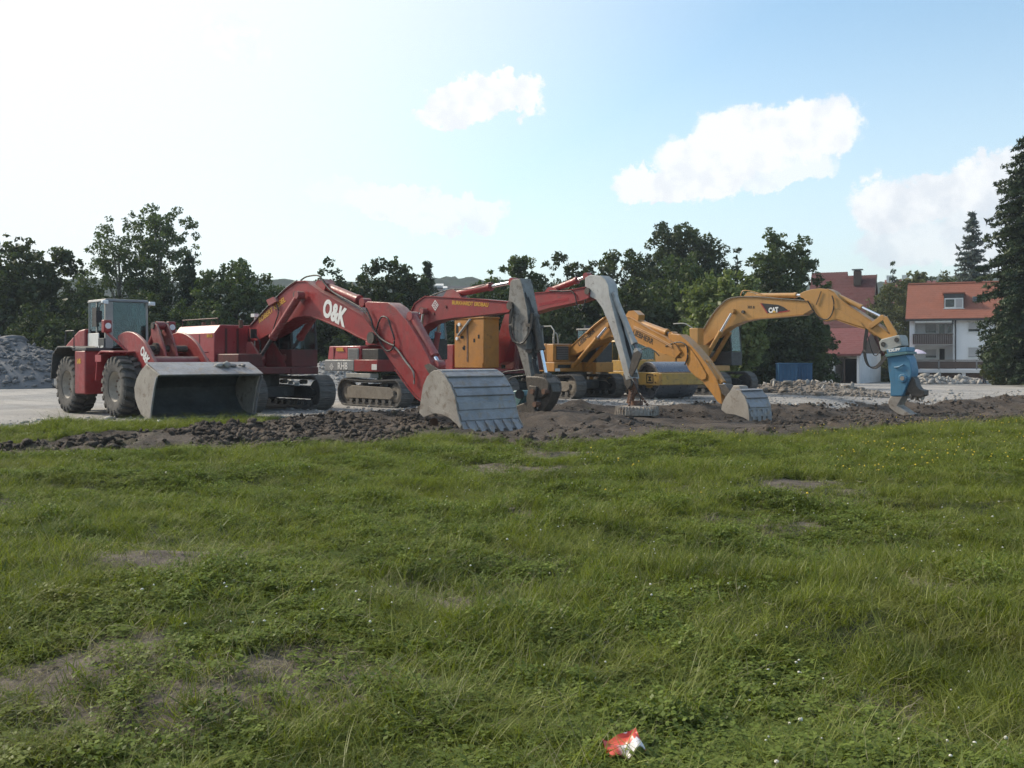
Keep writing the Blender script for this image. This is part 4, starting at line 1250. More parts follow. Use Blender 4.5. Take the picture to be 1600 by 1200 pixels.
        tile_courses(F, (10.4, fr - 4.4), (5, fr), (f0 - .3, f1 + .3), 10, 'tile_garage', F.root)
        if px == 1405:
            for q in (1391, 1415):
                uq = F.at(q, 434, 5)[0]
                MB().box(uq - .6, uq + .6, 4.3, 5.6, fr - .6, fr + .75).build('chimney', M['white'], F.root)
    # dark roof with bright skylights behind the second excavator
    S = House('dark_roofed_hall', 'hall with a dark sheet roof and bright skylights behind the machines', 690, 96, 0, turn=R(-4), cat='hall')
    s0 = S.at(640, 460)[0]; s1 = S.at(742, 460)[0]; sr = S.at(690, 447, 6)[1]; se = S.at(690, 477, 0)[1]
    MB().box(s0, s1, 0, 12, -.3, se).build('wall', M['plaster_grey'], S.root)
    tile_courses(S, (-.5, se), (6, sr), (s0 - .3, s1 + .3), 8, 'slate', S.root)
    tile_courses(S, (12.5, se), (6, sr), (s0 - .3, s1 + .3), 8, 'slate', S.root)
    ang = math.atan((sr - se) / 6.5)
    for a, c, row in ((679, 693, 444.5), (663.5, 673, 458), (692, 699, 453)):
        q0 = S.at(a, row, 5)[0]; q1 = S.at(c, row, 5)[0]
        zc = S.at(a, row, 5)[1]; vv = min(5.6, -.5 + (zc - se) / (sr - se) * 6.5)
        zc = se + (vv + .5) / 6.5 * (sr - se) + .13
        Mx = Matrix.Translation(((q0 + q1) / 2, vv, zc)) @ Matrix.Rotation(ang, 4, 'X')
        k = MB().box(-(q1 - q0) / 2, (q1 - q0) / 2, -.35, .35, -.1, .14, Mx).build('skylight', M['white'], S.root)


red_houses()


def containers():
    for i, (a, c, D, lab) in enumerate(((1217, 1246, 64, 'bright blue container, left of the two beside the rubble'),
                                        (1247, 1269, 65.5, 'duller blue container, right of the two beside the rubble'))):
        X = ((a + c) / 2 - 800) / FPX * D
        w = (c - a) / FPX * D
        z0 = h1(X, D)
        zt = CAM_H + (HORIZ - 569) / FPX * D - z0
        r = empty('blue_container', (X, D, z0), R(-8))
        tag(r, lab, 'container', 'blue containers')
        MB().box(-w / 2, w / 2, 0, 1.5, .08, zt).build('container_body', M['blue_box'], r, .02)
        for k in range(5):
            x = -w / 2 + w * (k + .5) / 5
            MB().box(x - .05, x + .05, -.05, -.003, .12, zt - .06).build('rib', M['blue_box'], r)
        MB().box(-w / 2 - .03, w / 2 + .03, -.06, 1.53, zt + .003, zt + .07).build('lid', M['blue_box'], r, .02)
        for x in (-w / 2 + .1, w / 2 - .1):
            MB().box(x - .06, x + .06, .1, .3, -.05, .08).build('foot', M['darkgrey'], r)


containers()


def skin_body(name, joints, bones, mat, parent, sub=2):
    me = bpy.data.meshes.new(name)
    me.from_pydata([j[0] for j in joints], bones, [])
    o = bpy.data.objects.new(name, me); COL.objects.link(o); o.parent = parent
    md = o.modifiers.new('skin', 'SKIN'); md.use_smooth_shade = True
    for i, j in enumerate(joints):
        sv = me.skin_vertices[0].data[i]; sv.radius = j[1] if hasattr(j[1], '__len__') else (j[1], j[1]); sv.use_root = (i == 0)
    s = o.modifiers.new('sub', 'SUBSURF'); s.levels = sub; s.render_levels = sub
    me.materials.append(mat)
    return o


def person():
    D = 88
    X = (1538 - 800) / FPX * D
    r = empty('person', (X, D, h1(X, D)), R(20))
    tag(r, 'person in a white top and dark trousers standing by the conifer', 'person')
    J = [((0, 0, .93), (.15, .11)), ((0, 0, 1.15), (.14, .10)), ((0, 0, 1.38), (.17, .11)), ((0, .01, 1.50), (.06, .06)),
         ((-.09, 0, .86), .095), ((-.10, -.02, .48), .065), ((-.11, .0, .08), .045), ((-.11, -.14, .04), .04),
         ((.09, 0, .86), .095), ((.10, .03, .48), .065), ((.12, .02, .08), .045), ((.12, -.12, .04), .04),
         ((-.20, 0, 1.42), .055), ((-.27, .01, 1.14), .042), ((-.26, -.12, .90), .034), ((-.255, -.17, .83), .035),
         ((.20, 0, 1.42), .055), ((.28, .0, 1.15), .042), ((.22, -.18, 1.02), .034), ((.19, -.24, 1.03), .035), ((0, -.01, 1.56), .055), ((0, -.02, 1.66), (.078, .095)), ((0, -.02, 1.73), (.06, .075))]
    B = [(0, 1), (1, 2), (2, 3), (0, 4), (4, 5), (5, 6), (6, 7), (0, 8), (8, 9), (9, 10), (10, 11), (2, 12), (12, 13), (13, 14), (14, 15), (2, 16), (16, 17), (17, 18), (18, 19), (3, 20), (20, 21), (21, 22)]
    skin_body('body', J, B, M['skin'], r)
    Js = [((0, 0, .92), (.165, .125)), ((0, 0, 1.15), (.155, .118)), ((0, 0, 1.39), (.18, .122)), ((-.20, 0, 1.42), .07), ((-.255, .01, 1.2), .06), ((.20, 0, 1.42), .07), ((.262, 0, 1.2), .06)]
    skin_body('white_top', Js, [(0, 1), (1, 2), (2, 3), (3, 4), (2, 5), (5, 6)], M['shirt'], r)
    Jt = [((0, 0, .94), (.162, .122)), ((-.09, 0, .84), .108), ((-.10, -.02, .48), .08), ((-.11, 0, .1), .065), ((.09, 0, .84), .108), ((.10, .03, .48), .08), ((.12, .02, .1), .065)]
    skin_body('trousers', Jt, [(0, 1), (1, 2), (2, 3), (0, 4), (4, 5), (5, 6)], M['trousers'], r)
    skin_body('hair', [((0, .02, 1.70), (.085, .09)), ((0, .015, 1.77), (.06, .065))], [(0, 1)], M['hair'], r)


person()
# ---------------------------------------------------------------- machines
SHOES = {}


def crawler(root, y, Lc, Rw, W, x0=0.0, mat='track', frame='frame_dark', shoes=True, name='track'):
    """one crawler: inner chain, frame, rollers and every shoe; wheel centres Lc apart, running radius Rw"""
    th = .035
    zc = Rw
    per = 2 * Lc + 2 * math.pi * (Rw - th)
    n = int(round(per / .205)); pitch = per / n
    b = MB()
    def ring(r):
        P = []
        for i in range(9):
            a = -math.pi / 2 + math.pi * i / 8; P.append((x0 + Lc / 2 + r * math.cos(a), zc + r * math.sin(a)))
        for i in range(9):
            a = math.pi / 2 + math.pi * i / 8; P.append((x0 - Lc / 2 + r * math.cos(a), zc + r * math.sin(a)))
        return P
    o_, i_ = ring(Rw - th - .025), ring(Rw - th - .12)
    m = len(o_)
    for y0, y1 in ((y - .13, y + .13),):
        vs = [(p[0], y0, p[1]) for p in o_] + [(p[0], y0, p[1]) for p in i_] + [(p[0], y1, p[1]) for p in o_] + [(p[0], y1, p[1]) for p in i_]
        fs = []
        for k in range(m):
            q = (k + 1) % m
            fs += [(k, q, m + q, m + k), (2 * m + k, 3 * m + k, 3 * m + q, 2 * m + q), (k, 2 * m + k, 2 * m + q, q), (m + k, m + q, 3 * m + q, 3 * m + k)]
        b.add(vs, fs)
    t = b.build(name, M['track'], root)
    key = (round(pitch, 3), W, mat)
    if shoes:
        for i in range(n):
            s = (i + .5) * pitch
            r = Rw - th
            if s < Lc: x, z, a = -Lc / 2 + s, zc - r, 0.0
            elif s < Lc + math.pi * r:
                q = (s - Lc) / r; x, z, a = Lc / 2 + r * math.sin(q), zc - r * math.cos(q), q
            elif s < 2 * Lc + math.pi * r:
                q = s - Lc - math.pi * r; x, z, a = Lc / 2 - q, zc + r - .05 * math.sin(math.pi * q / Lc), math.pi
            else:
                q = (s - 2 * Lc - math.pi * r) / r; x, z, a = -Lc / 2 - r * math.sin(q), zc + r * math.cos(q), math.pi + q
            if key not in SHOES:
                g = MB()
                g.box(-pitch * .485, pitch * .485, -W / 2, W / 2, -.012, .02)
                for gx in (-pitch * .40, -.02, pitch * .33):
                    g.box(gx, gx + .022, -W / 2 + .004, W / 2 - .004, -.036, -.0121)
                o = g.build('track_shoe', M[mat], t)
                SHOES[key] = o
            else:
                o = share(SHOES[key], 'track_shoe', t)
            o.location = (x0 + x, y, z); o.rotation_euler = (0, -a, 0)
    # side frame, wheels, rollers
    MB().prism([(x0 - Lc / 2 + .1, zc - .22), (x0 + Lc / 2 - .25, zc - .22), (x0 + Lc / 2 - .05, zc - .08), (x0 + Lc / 2 - .05, zc + .08), (x0 + Lc / 2 - .3, zc + .20),
                (x0 - Lc / 2 + .35, zc + .24), (x0 - Lc / 2 + .05, zc + .10)], y - .2, y + .2).build('track_frame', M[frame], t, .015)
    for x, nm in ((x0 + Lc / 2, 'idler_wheel'), (x0 - Lc / 2, 'drive_sprocket')):
        MB().lathe([(.05, -.12), (Rw * .35, -.16), (Rw * .62, -.12), (Rw - .16, -.10), (Rw - .16, .10), (Rw * .62, .12), (Rw * .35, .16), (.05, .12)], (x, y, zc), 22).build(nm, M[frame], t)
    for k in range(7):
        x = x0 - Lc / 2 + Lc * (k + .7) / 7.4
        MB().cyl((x, y - .18, .20 + .02), (x, y + .18, .22), .10, n=10).build('track_roller', M['track'], t)
    for k in (.3, .7):
        x = x0 - Lc / 2 + Lc * k
        MB().cyl((x, y - .12, 2 * Rw - .24), (x, y + .12, 2 * Rw - .24), .075, n=10).build('carrier_roller', M['track'], t)
    return t


def cab(root, x0, x1, y0, y1, z0, z1, sill, mat, lower=None, lean=.10, roof='darkgrey', rsill=None):
    """a glazed cab: floor panel, pillars, roof, four panes, seat"""
    p = .075
    b = MB()
    b.box(x0, x1, y0, y1, z0, sill)
    c = b.build('cab', M[lower or mat], root, .02)
    xs = {0: x0 + p / 2, 1: x1 - p / 2}
    pil = MB()
    for i in (0, 1):
        for yy in (y0 + p / 2, y1 - p / 2):
            xt = xs[i] - (lean if i else 0)
            pil.cyl((xs[i], yy, sill), (xt, yy, z1 - .08), p * .62, n=4)
    pil.build('pillar', M[mat], c)
    MB().box(x0 - .04, x1 - lean + .06, y0 - .03, y1 + .03, z1 - .09, z1, taper=(.97, .94)).build('cab_roof', M[roof], c, .025)
    g = .012
    MB().add([(x1 - .02, y0 + p, sill + .03), (x1 - .02, y1 - p, sill + .03), (x1 - lean - .02, y1 - p, z1 - .1), (x1 - lean - .02, y0 + p, z1 - .1),
              (x1 - .02 - g, y0 + p, sill + .03), (x1 - .02 - g, y1 - p, sill + .03), (x1 - lean - .02 - g, y1 - p, z1 - .1), (x1 - lean - .02 - g, y0 + p, z1 - .1)],
             [(0, 1, 2, 3), (4, 7, 6, 5), (0, 4, 5, 1), (1, 5, 6, 2), (2, 6, 7, 3), (3, 7, 4, 0)]).build('windscreen', M['glass'], c)
    rs = sill if rsill is None else rsill
    for yy in (y0 + .015, y1 - .027):
        MB().prism([(x0 + p, rs + .03), (x1 - p, rs + .03), (x1 - p - lean * .9, z1 - .1), (x0 + p, z1 - .1)], yy, yy + g).build('side_window', M['glass'], c)
        xm = x0 + (x1 - x0) * .48
        MB().box(xm - .03, xm + .03, yy - .02, yy + .03, sill, z1 - .085).build('pillar', M[mat], c)
    MB().box(x0 + .015, x0 + .03, y0 + p, y1 - p, sill + .03, z1 - .1).build('rear_window', M['glass'], c)
    ym = (y0 + y1) / 2
    s = MB().box(x0 + .25, x0 + .75, ym - .25, ym + .25, sill - .02, sill + .16).box(x0 + .22, x0 + .36, ym - .24, ym + .24, sill + .165, sill + .85)
    s.build('seat', M['seat'], c, .03)
    return c


def ram(root, a, b, r, frac, mat, rod='chrome', rr=None, name='hydraulic_cylinder', eyes=True):
    """a hydraulic cylinder: barrel from a over frac of the way, rod on to b, with end eyes"""
    a, b = Vector(a), Vector(b)
    m = a.lerp(b, frac)
    g = MB().cyl(a, m, r, n=14)
    d = (m - a).normalized()
    g.cyl(m - d * .10, m + d * .02, r * 1.16, n=14)
    o = g.build(name, M[mat], root)
    MB().cyl(m, b, rr or r * .55, n=12).build('piston_rod', M[rod], o)
    if eyes:
        e = MB()
        for p in (a, b): e.cyl(p + Vector((0, -r * 1.05, 0)), p + Vector((0, r * 1.05, 0)), r * 1.05, n=12)
        e.build('pin_eye', M[mat], o)
    return o


def box_beam(rig, root, name, poly, w, mat, flange=None, yc=0.0, bevel=.015):
    """a welded box girder whose near side is traced from the photo"""
    L = rig.pts(poly, yc - w / 2)
    o = MB().prism(L, yc - w / 2, yc + w / 2).build(name, M[mat], root, bevel)
    if flange:
        for i0, i1 in flange:
            b = MB()
            seg = [L[k % len(L)] for k in range(i0, i1 + 1)]
            cx = sum(p[0] for p in L) / len(L); cz = sum(p[1] for p in L) / len(L)
            # push the strip just outside the girder
            P = []
            for k, p in enumerate(seg):
                q0 = seg[max(k - 1, 0)]; q1 = seg[min(k + 1, len(seg) - 1)]
                d = Vector((q1[0] - q0[0], q1[1] - q0[1])).normalized(); nn = Vector((-d.y, d.x))
                if nn.dot(Vector((p[0] - cx, p[1] - cz))) < 0: nn = -nn
                P.append((p[0] + nn.x * .004, p[1] + nn.y * .004))
            d = Vector((seg[-1][0] - seg[0][0], seg[-1][1] - seg[0][1])); nn = Vector((-d.y, d.x))
            mid = seg[len(seg) // 2]
            th = .028 if nn.dot(Vector((mid[0] - cx, mid[1] - cz))) > 0 else -.028
            b.ribbon(P, yc - w / 2 - .035, yc + w / 2 + .035, th)
            b.build('flange_plate', M[mat], o)
    return o


def digger_bucket(rig, root, side, back, W, teeth, y0, mat_back='steel', mat_side='steel_side', ridges=7, name='bucket'):
    """side: outline of the near cheek in pixels; back: the curved shell profile in pixels from the lip upwards"""
    S = rig.pts(side, y0); B = rig.pts(back, y0)
    o = MB().ribbon(B, y0, y0 + W, .045).build(name, M[mat_back], root)
    for y in (y0 - .045, y0 + W + .004):
        MB().prism(S, y, y + .041).build('side_plate', M[mat_side], o, .008)
    # wear strips across the shell
    P = [Vector(p) for p in B]
    seg = [(P[i + 1] - P[i]).length for i in range(len(P) - 1)]; tot = sum(seg)
    def along(s):
        for i, l in enumerate(seg):
            if s <= l or i == len(seg) - 1:
                d = (P[i + 1] - P[i]).normalized(); return P[i] + d * s, d
            s -= l
    cx = sum(p[0] for p in S) / len(S); cz = sum(p[1] for p in S) / len(S)
    for k in range(ridges):
        p, d = along(tot * (.12 + .62 * (k + random.uniform(-.16, .16)) / max(1, ridges - 1)))
        nn = Vector((-d.y, d.x))
        if nn.dot(p - Vector((cx, cz))) < 0: nn = -nn
        h = tot * .62 / ridges * .40
        q = [p - d * h + nn * .002, p + d * h + nn * .002, p + d * h * .9 + nn * .026, p - d * h * .9 + nn * .026]
        MB().prism([tuple(v) for v in q], y0 + .01, y0 + W - .01).build('wear_strip', M[mat_back], o)
    p, d = along(0.0)
    for k in range(teeth):
        y = y0 + W * (k + .5) / teeth * .94 + W * .03
        nn = Vector((-d.y, d.x))
        if nn.dot(p - Vector((cx, cz))) < 0: nn = -nn
        a0 = p + d * .42; a1 = p - d * random.uniform(.15, .26)
        w0, w1 = .085, .035
        vs = []
        for c, ww, t0, t1 in ((a0, w0 * .6, -.0, .025), (p, w0, -.05, .055), (a1, w1, -.005, .02)):
            for yy in (-ww, ww):
                for tt in (t0, t1): q = c + nn * tt; vs.append((q.x, y + yy, q.y))
        fs = [(0, 1, 3, 2), (8, 10, 11, 9)]
        for i in (0, 4): fs += [(i, i + 4, i + 5, i + 1), (i + 2, i + 3, i + 7, i + 6), (i + 1, i + 5, i + 7, i + 3), (i, i + 2, i + 6, i + 4)]
        MB().add(vs, fs).build('bucket_tooth', M[mat_back], o, .006)
    return o


def hose(root, pts, r=.022, mat='black', name='hose'):
    return MB().tube(pts, r, 7).build(name, M[mat], root)


def diamond_logo(rig, parent, px, py, s, y, mat='decal_white'):
    """white diamond outline with four small lozenges inside"""
    c = rig.at(px, py, y); u = s
    b = MB()
    def dia(cx, cz, a): return [(cx, cz + a), (cx + a, cz), (cx, cz - a), (cx - a, cz)]
    o_, i_ = dia(c[0], c[1], u), dia(c[0], c[1], u * .80)
    for k in range(4):
        q = (k + 1) % 4
        b.prism([o_[k], o_[q], i_[q], i_[k]], y - .006, y - .001)
    for dx, dz in ((0, .34), (.34, 0), (0, -.34), (-.34, 0)):
        b.prism(dia(c[0] + dx * u, c[1] + dz * u, u * .20), y - .006, y - .001)
    return b.build('logo', M[mat], parent, smooth=False)


def lettering_px(rig, parent, txt, mat, a, c, y, **kw):
    return lettering(txt, M[mat], parent, rig.at(*a, y), rig.at(*c, y), y - .004, **kw)


def place(rig, name, label, cat, group=None):
    r = empty(name, tuple(rig.O), rig.rz)
    tag(r, label, cat, group)
    return r


def carbody(root, rear, front, hw, zf, zt, frame_mat):
    """turntable and centre frame between the crawlers"""
    o = MB().box(-.9, .9, -.75, .75, .42, .78).box(-.35, .35, -1.2, 1.2, .45, .72).build('undercarriage', M['frame_dark'], root, .03)
    MB().cyl((0, 0, .78), (0, 0, zf), .62, n=28).build('slewing_ring', M['frame_dark'], root)
    return o


EXG = 'excavators parked side by side in the yard'


def excavator_a():
    g = Rig(-8.43, 33.4, 0, 43)
    g.O[2] = h1(-8.0, 32.5)
    root = place(g, 'excavator', 'dusty red excavator with a huge grey bucket resting on the churned earth', 'excavator', EXG)
    gz = g.O[2]
    for y in (-1.25, 1.25): crawler(root, y, 3.25, .575, .60)
    carbody(root, 0, 0, 0, 1.18, 0, 0)
    # upper carriage
    MB().box(-3.0, 1.35, -1.38, .35, 1.20, 1.42).box(-3.0, .55, .352, 1.40, 1.20, 1.42).build('deck', M['dark_red'], root, .02)
    hz = g.at(335, 507, -1.42)[1]
    xl, xr = g.at(272, 520, -1.42)[0], g.at(335, 520, -1.42)[0]
    prof = [(-1.42, 1.44), (1.38, 1.44), (1.38, hz - .25), (1.18, hz), (-1.20, hz), (-1.42, hz - .28)]
    b = MB()
    n = len(prof)
    vs = [(xl, p[0], p[1]) for p in prof] + [(xr, p[0], p[1]) for p in prof]
    b.add(vs, [tuple(range(n)), tuple(range(2 * n - 1, n - 1, -1))] + [(i, (i + 1) % n, n + (i + 1) % n, n + i) for i in range(n)])
    hood = b.build('engine_hood', M['red_hood'], root, .03)
    lettering('RH 16', M['decal_yellow'], hood, (xr - .52, hz - .42), (xr - .14, hz - .42), -1.428, bold=.03)
    for k in range(4):
        MB().box(xr + .004, xr + .03, -1.05 + k * .42, -.98 + k * .42, 1.50, hz - .12).build('hood_rib', M['dark_red'], hood)
    cwb = MB()
    cw = [(xl - .004, 1.05), (xl - .004, hz - .1), (xl - .25, hz - .18), (xl - .62, 1.75), (xl - .62, 1.2), (xl - .45, 1.05)]
    cwb.prism(cw, -1.38, 1.38).build('counterweight', M['grey'], root, .05)
    MB().box(xl + .02, xr - .03, -1.47, -1.425, 1.30, 1.435).build('handrail', M['cabgrey'], root)
    xa, za = g.at(325, 556, -1.40); xb, zb = g.at(388, 575, -1.0)
    MB().box(xr + .05, 1.05, -1.36, -.52, 1.422, 1.85).build('fuel_tank', M['dark_red'], root, .03)
    for x, z in ((xr + .25, hz + .0), (xl + .6, hz), (xl + 1.3, hz)):
        MB().cyl((x, -.6, z - .1), (x, -.6, z + .16), .07, n=10).build('exhaust_pipe', M['rust'], hood)
    # boom foot bracket
    for y in (-.42, .42):
        MB().prism([(-.35, 1.42), (.95, 1.42), (.78, 1.75), (.15, 2.25), (-.10, 2.25)], y - .035, y + .035).build('boom_bracket', M['red_dusty'], root)
    # boom
    Wb = .62
    poly = [(388, 523), (390, 511), (406, 494), (428, 471), (447, 453), (464, 441), (478, 440), (502, 457), (534, 475), (566, 494), (580, 511), (588, 524), (588, 532), (578, 535),
            (558, 526), (540, 516), (520, 508), (504, 501), (488, 495), (476, 494), (462, 497), (450, 504), (426, 520), (402, 533), (392, 532)]
    boom = box_beam(g, root, 'boom', poly, Wb, 'red', [(1, 6), (6, 11), (13, 18), (19, 23)])
    yb = -Wb / 2
    lettering_px(g, boom, 'O&K', 'decal_white', (503.5, 491.5), (539, 510.5), yb, bold=.045, hscale=1.25)
    lettering_px(g, boom, 'ROBERT KIESEL', 'decal_yellow', (405.5, 505), (446.5, 470.5), yb, bold=.012, hscale=.95)
    x, z = g.at(468, 461, yb)
    MB().cyl((x, yb - .16, z), (x, -yb + .16, z), .12, n=14).build('pin', M['greasy'], boom)
    x, z = g.at(582.5, 528, yb)
    MB().cyl((x, yb - .09, z), (x, -yb + .09, z), .17, n=16).build('pin', M['greasy'], boom)
    for y in (-.50, .50):
        a = g.at(406, 559, -.50); c = g.at(468, 461, -.50)
        ram(root, (c[0], y, c[1]), (a[0], y, a[1]), .115, .66, 'red_dusty', 'dull_rod', .06, 'boom_cylinder')
    # stick cylinder on the boom
    a = g.p3(503, 444, 0); c = g.p3(571, 473, 0)
    for y in (-.0,):
        ram(root, a, c, .13, .86, 'red', 'chrome', .07, 'stick_cylinder')
    MB().prism(g.pts([(492, 446), (505, 436), (510, 443), (506, 455)], -.16), -.16, .16).build('cylinder_bracket', M['red_dusty'], boom)
    for y in (-.2, -.12, .14):
        pts = [g.p3(a_, b_, y) for a_, b_ in ((470, 438), (480, 432), (498, 431), (508, 444), (520, 456), (545, 470), (566, 483), (577, 497), (584, 508))]
        hose(boom, pts, .026)
    hose(boom, [g.p3(a_, b_, yb - .03) for a_, b_ in ((392, 508), (410, 488), (428, 469), (447, 450), (464, 438))], .022, 'dull_rod', 'pipe')
    hose(boom, [g.p3(a_, b_, yb - .05) for a_, b_ in ((432, 474), (435, 488), (430, 505), (426, 518))], .02)
    MB().prism(g.pts([(421, 469), (432, 464), (437, 471), (425, 478)], yb), yb - .12, yb - .002).build('valve_block', M['red_dusty'], boom)
    # stick
    Ws = .44
    poly = [(570, 474), (574, 471), (606, 472.5), (617, 480), (628, 493), (636, 502), (652, 527), (668, 556), (677, 575), (675, 588), (666, 605), (660, 627), (652, 621), (640, 606), (618, 576), (595, 542), (583, 537), (577, 520)]
    stick = box_beam(g, root, 'stick', poly, Ws, 'red', [(10, 14)])
    ys = -Ws / 2
    a = g.p3(624, 497, ys - .02); c = g.p3(664, 570, ys - .02)
    cyl = ram(root, (a[0] + .30, 0, a[2] + .05), (c[0] + .30, 0, c[2]), .12, .82, 'red_dusty', 'chrome', .065, 'bucket_cylinder')
    hose(stick, [g.p3(a_, b_, ys - .07) for a_, b_ in ((588, 518), (591, 505), (597, 495), (606, 498), (611, 513), (616, 530), (613, 545), (604, 548), (596, 538), (590, 525))], .024)
    hose(stick, [g.p3(a_, b_, ys - .05) for a_, b_ in ((612, 538), (622, 548), (634, 565), (646, 582), (647, 600))], .026, 'grey_stick', 'pipe')
    hose(stick, [g.p3(a_, b_, ys - .09) for a_, b_ in ((572, 482), (580, 500), (584, 515), (594, 528), (606, 536), (616, 540))], .03)
    # links to the bucket
    for y in (-.26, .26):
        MB().prism(g.pts([(664, 571), (671, 568), (686, 578), (684, 588), (672, 584)], y), y - .03, y + .03).build('bucket_link', M['greasy'], root)
    side = [(659, 628), (661, 615), (663, 602), (669, 589), (674, 583), (680, 579), (687, 579), (696, 586), (706, 602), (713, 619), (716, 640), (720, 657), (727, 671),
            (720, 668), (713, 660), (703, 652), (694, 647.5), (684, 646), (674, 648), (664, 652), (657, 645)]
    back = [(728, 673), (722, 663), (717.5, 648), (715, 632), (712, 616), (706, 602), (697, 587), (690, 580.5), (681, 578.5), (673, 583), (667, 591), (662, 604), (659.5, 618), (657, 632), (656, 644)]
    bk = digger_bucket(g, root, side, back, 1.92, 6, -.96, ridges=8)
    MB().ribbon(g.pts([(671, 640), (680, 645), (694, 647), (706, 653), (716, 662), (722, 669)], -.96), -1.03, -1.008, .10).build('cheek_wear_plate', M['steel_side'], bk)
    MB().cyl(g.p3(678, 660, -.55), g.p3(678, 660, .55), .12, n=14).build('bucket_pin', M['rust'], bk)
    # cab on the far side
    z1 = g.at(470, 497, .45)[1]
    cab(root, -.25, 1.30, .42, 1.40, 1.425, z1 + .05, 2.0, 'darkgrey', 'dark_red', roof='darkgrey')
    bx, bz = g.at(398, 493, -.2)
    MB().cyl((bx, -.2, 1.6), (bx, -.2, bz - .05), .02, n=6).box(bx - .12, bx + .12, -.28, -.12, bz - .05, bz + .06).build('beacon', M['white'], root)
    MB().tube([(xl + .2, -1.2, hz - .02), (xl + .2, -1.2, hz + .22), (xr - .2, -1.2, hz + .22), (xr - .2, -1.2, hz - .02)], .016, 6, smooth=False).build('hood_rail', M['dark_red'], hood)
    for px in (291, 312):
        x = g.at(px, 530, -1.42)[0]
        MB().box(x - .012, x + .012, -1.43, -1.40, 1.46, hz - .30).build('hood_seam', M['frame_dark'], hood)
        MB().box(x + .06, x + .18, -1.445, -1.421, 1.95, 1.99).build('door_handle', M['black'], hood)
    MB().box(-.25, 1.32, .38, 1.42, 1.18, 1.419).build('cab_base', M['dark_red'], root, .02)
    MB().tube([(.9, -.52, 1.6), (.95, -.55, 2.2), (.7, -.60, 2.5)], .018, 6).build('mirror_arm', M['black'], root)
    MB().box(.62, .66, -.72, -.5, 2.36, 2.66).build('mirror', M['black'], root)
    for (sx, sz) in ((0.5, .9), (.9, .85)):
        MB().box(sx, sx + .3, .75, .77, sz - .06, sz + .05).build('scuff_plate', M['white'], root)
    return g, root


A_rig, A_root = excavator_a()


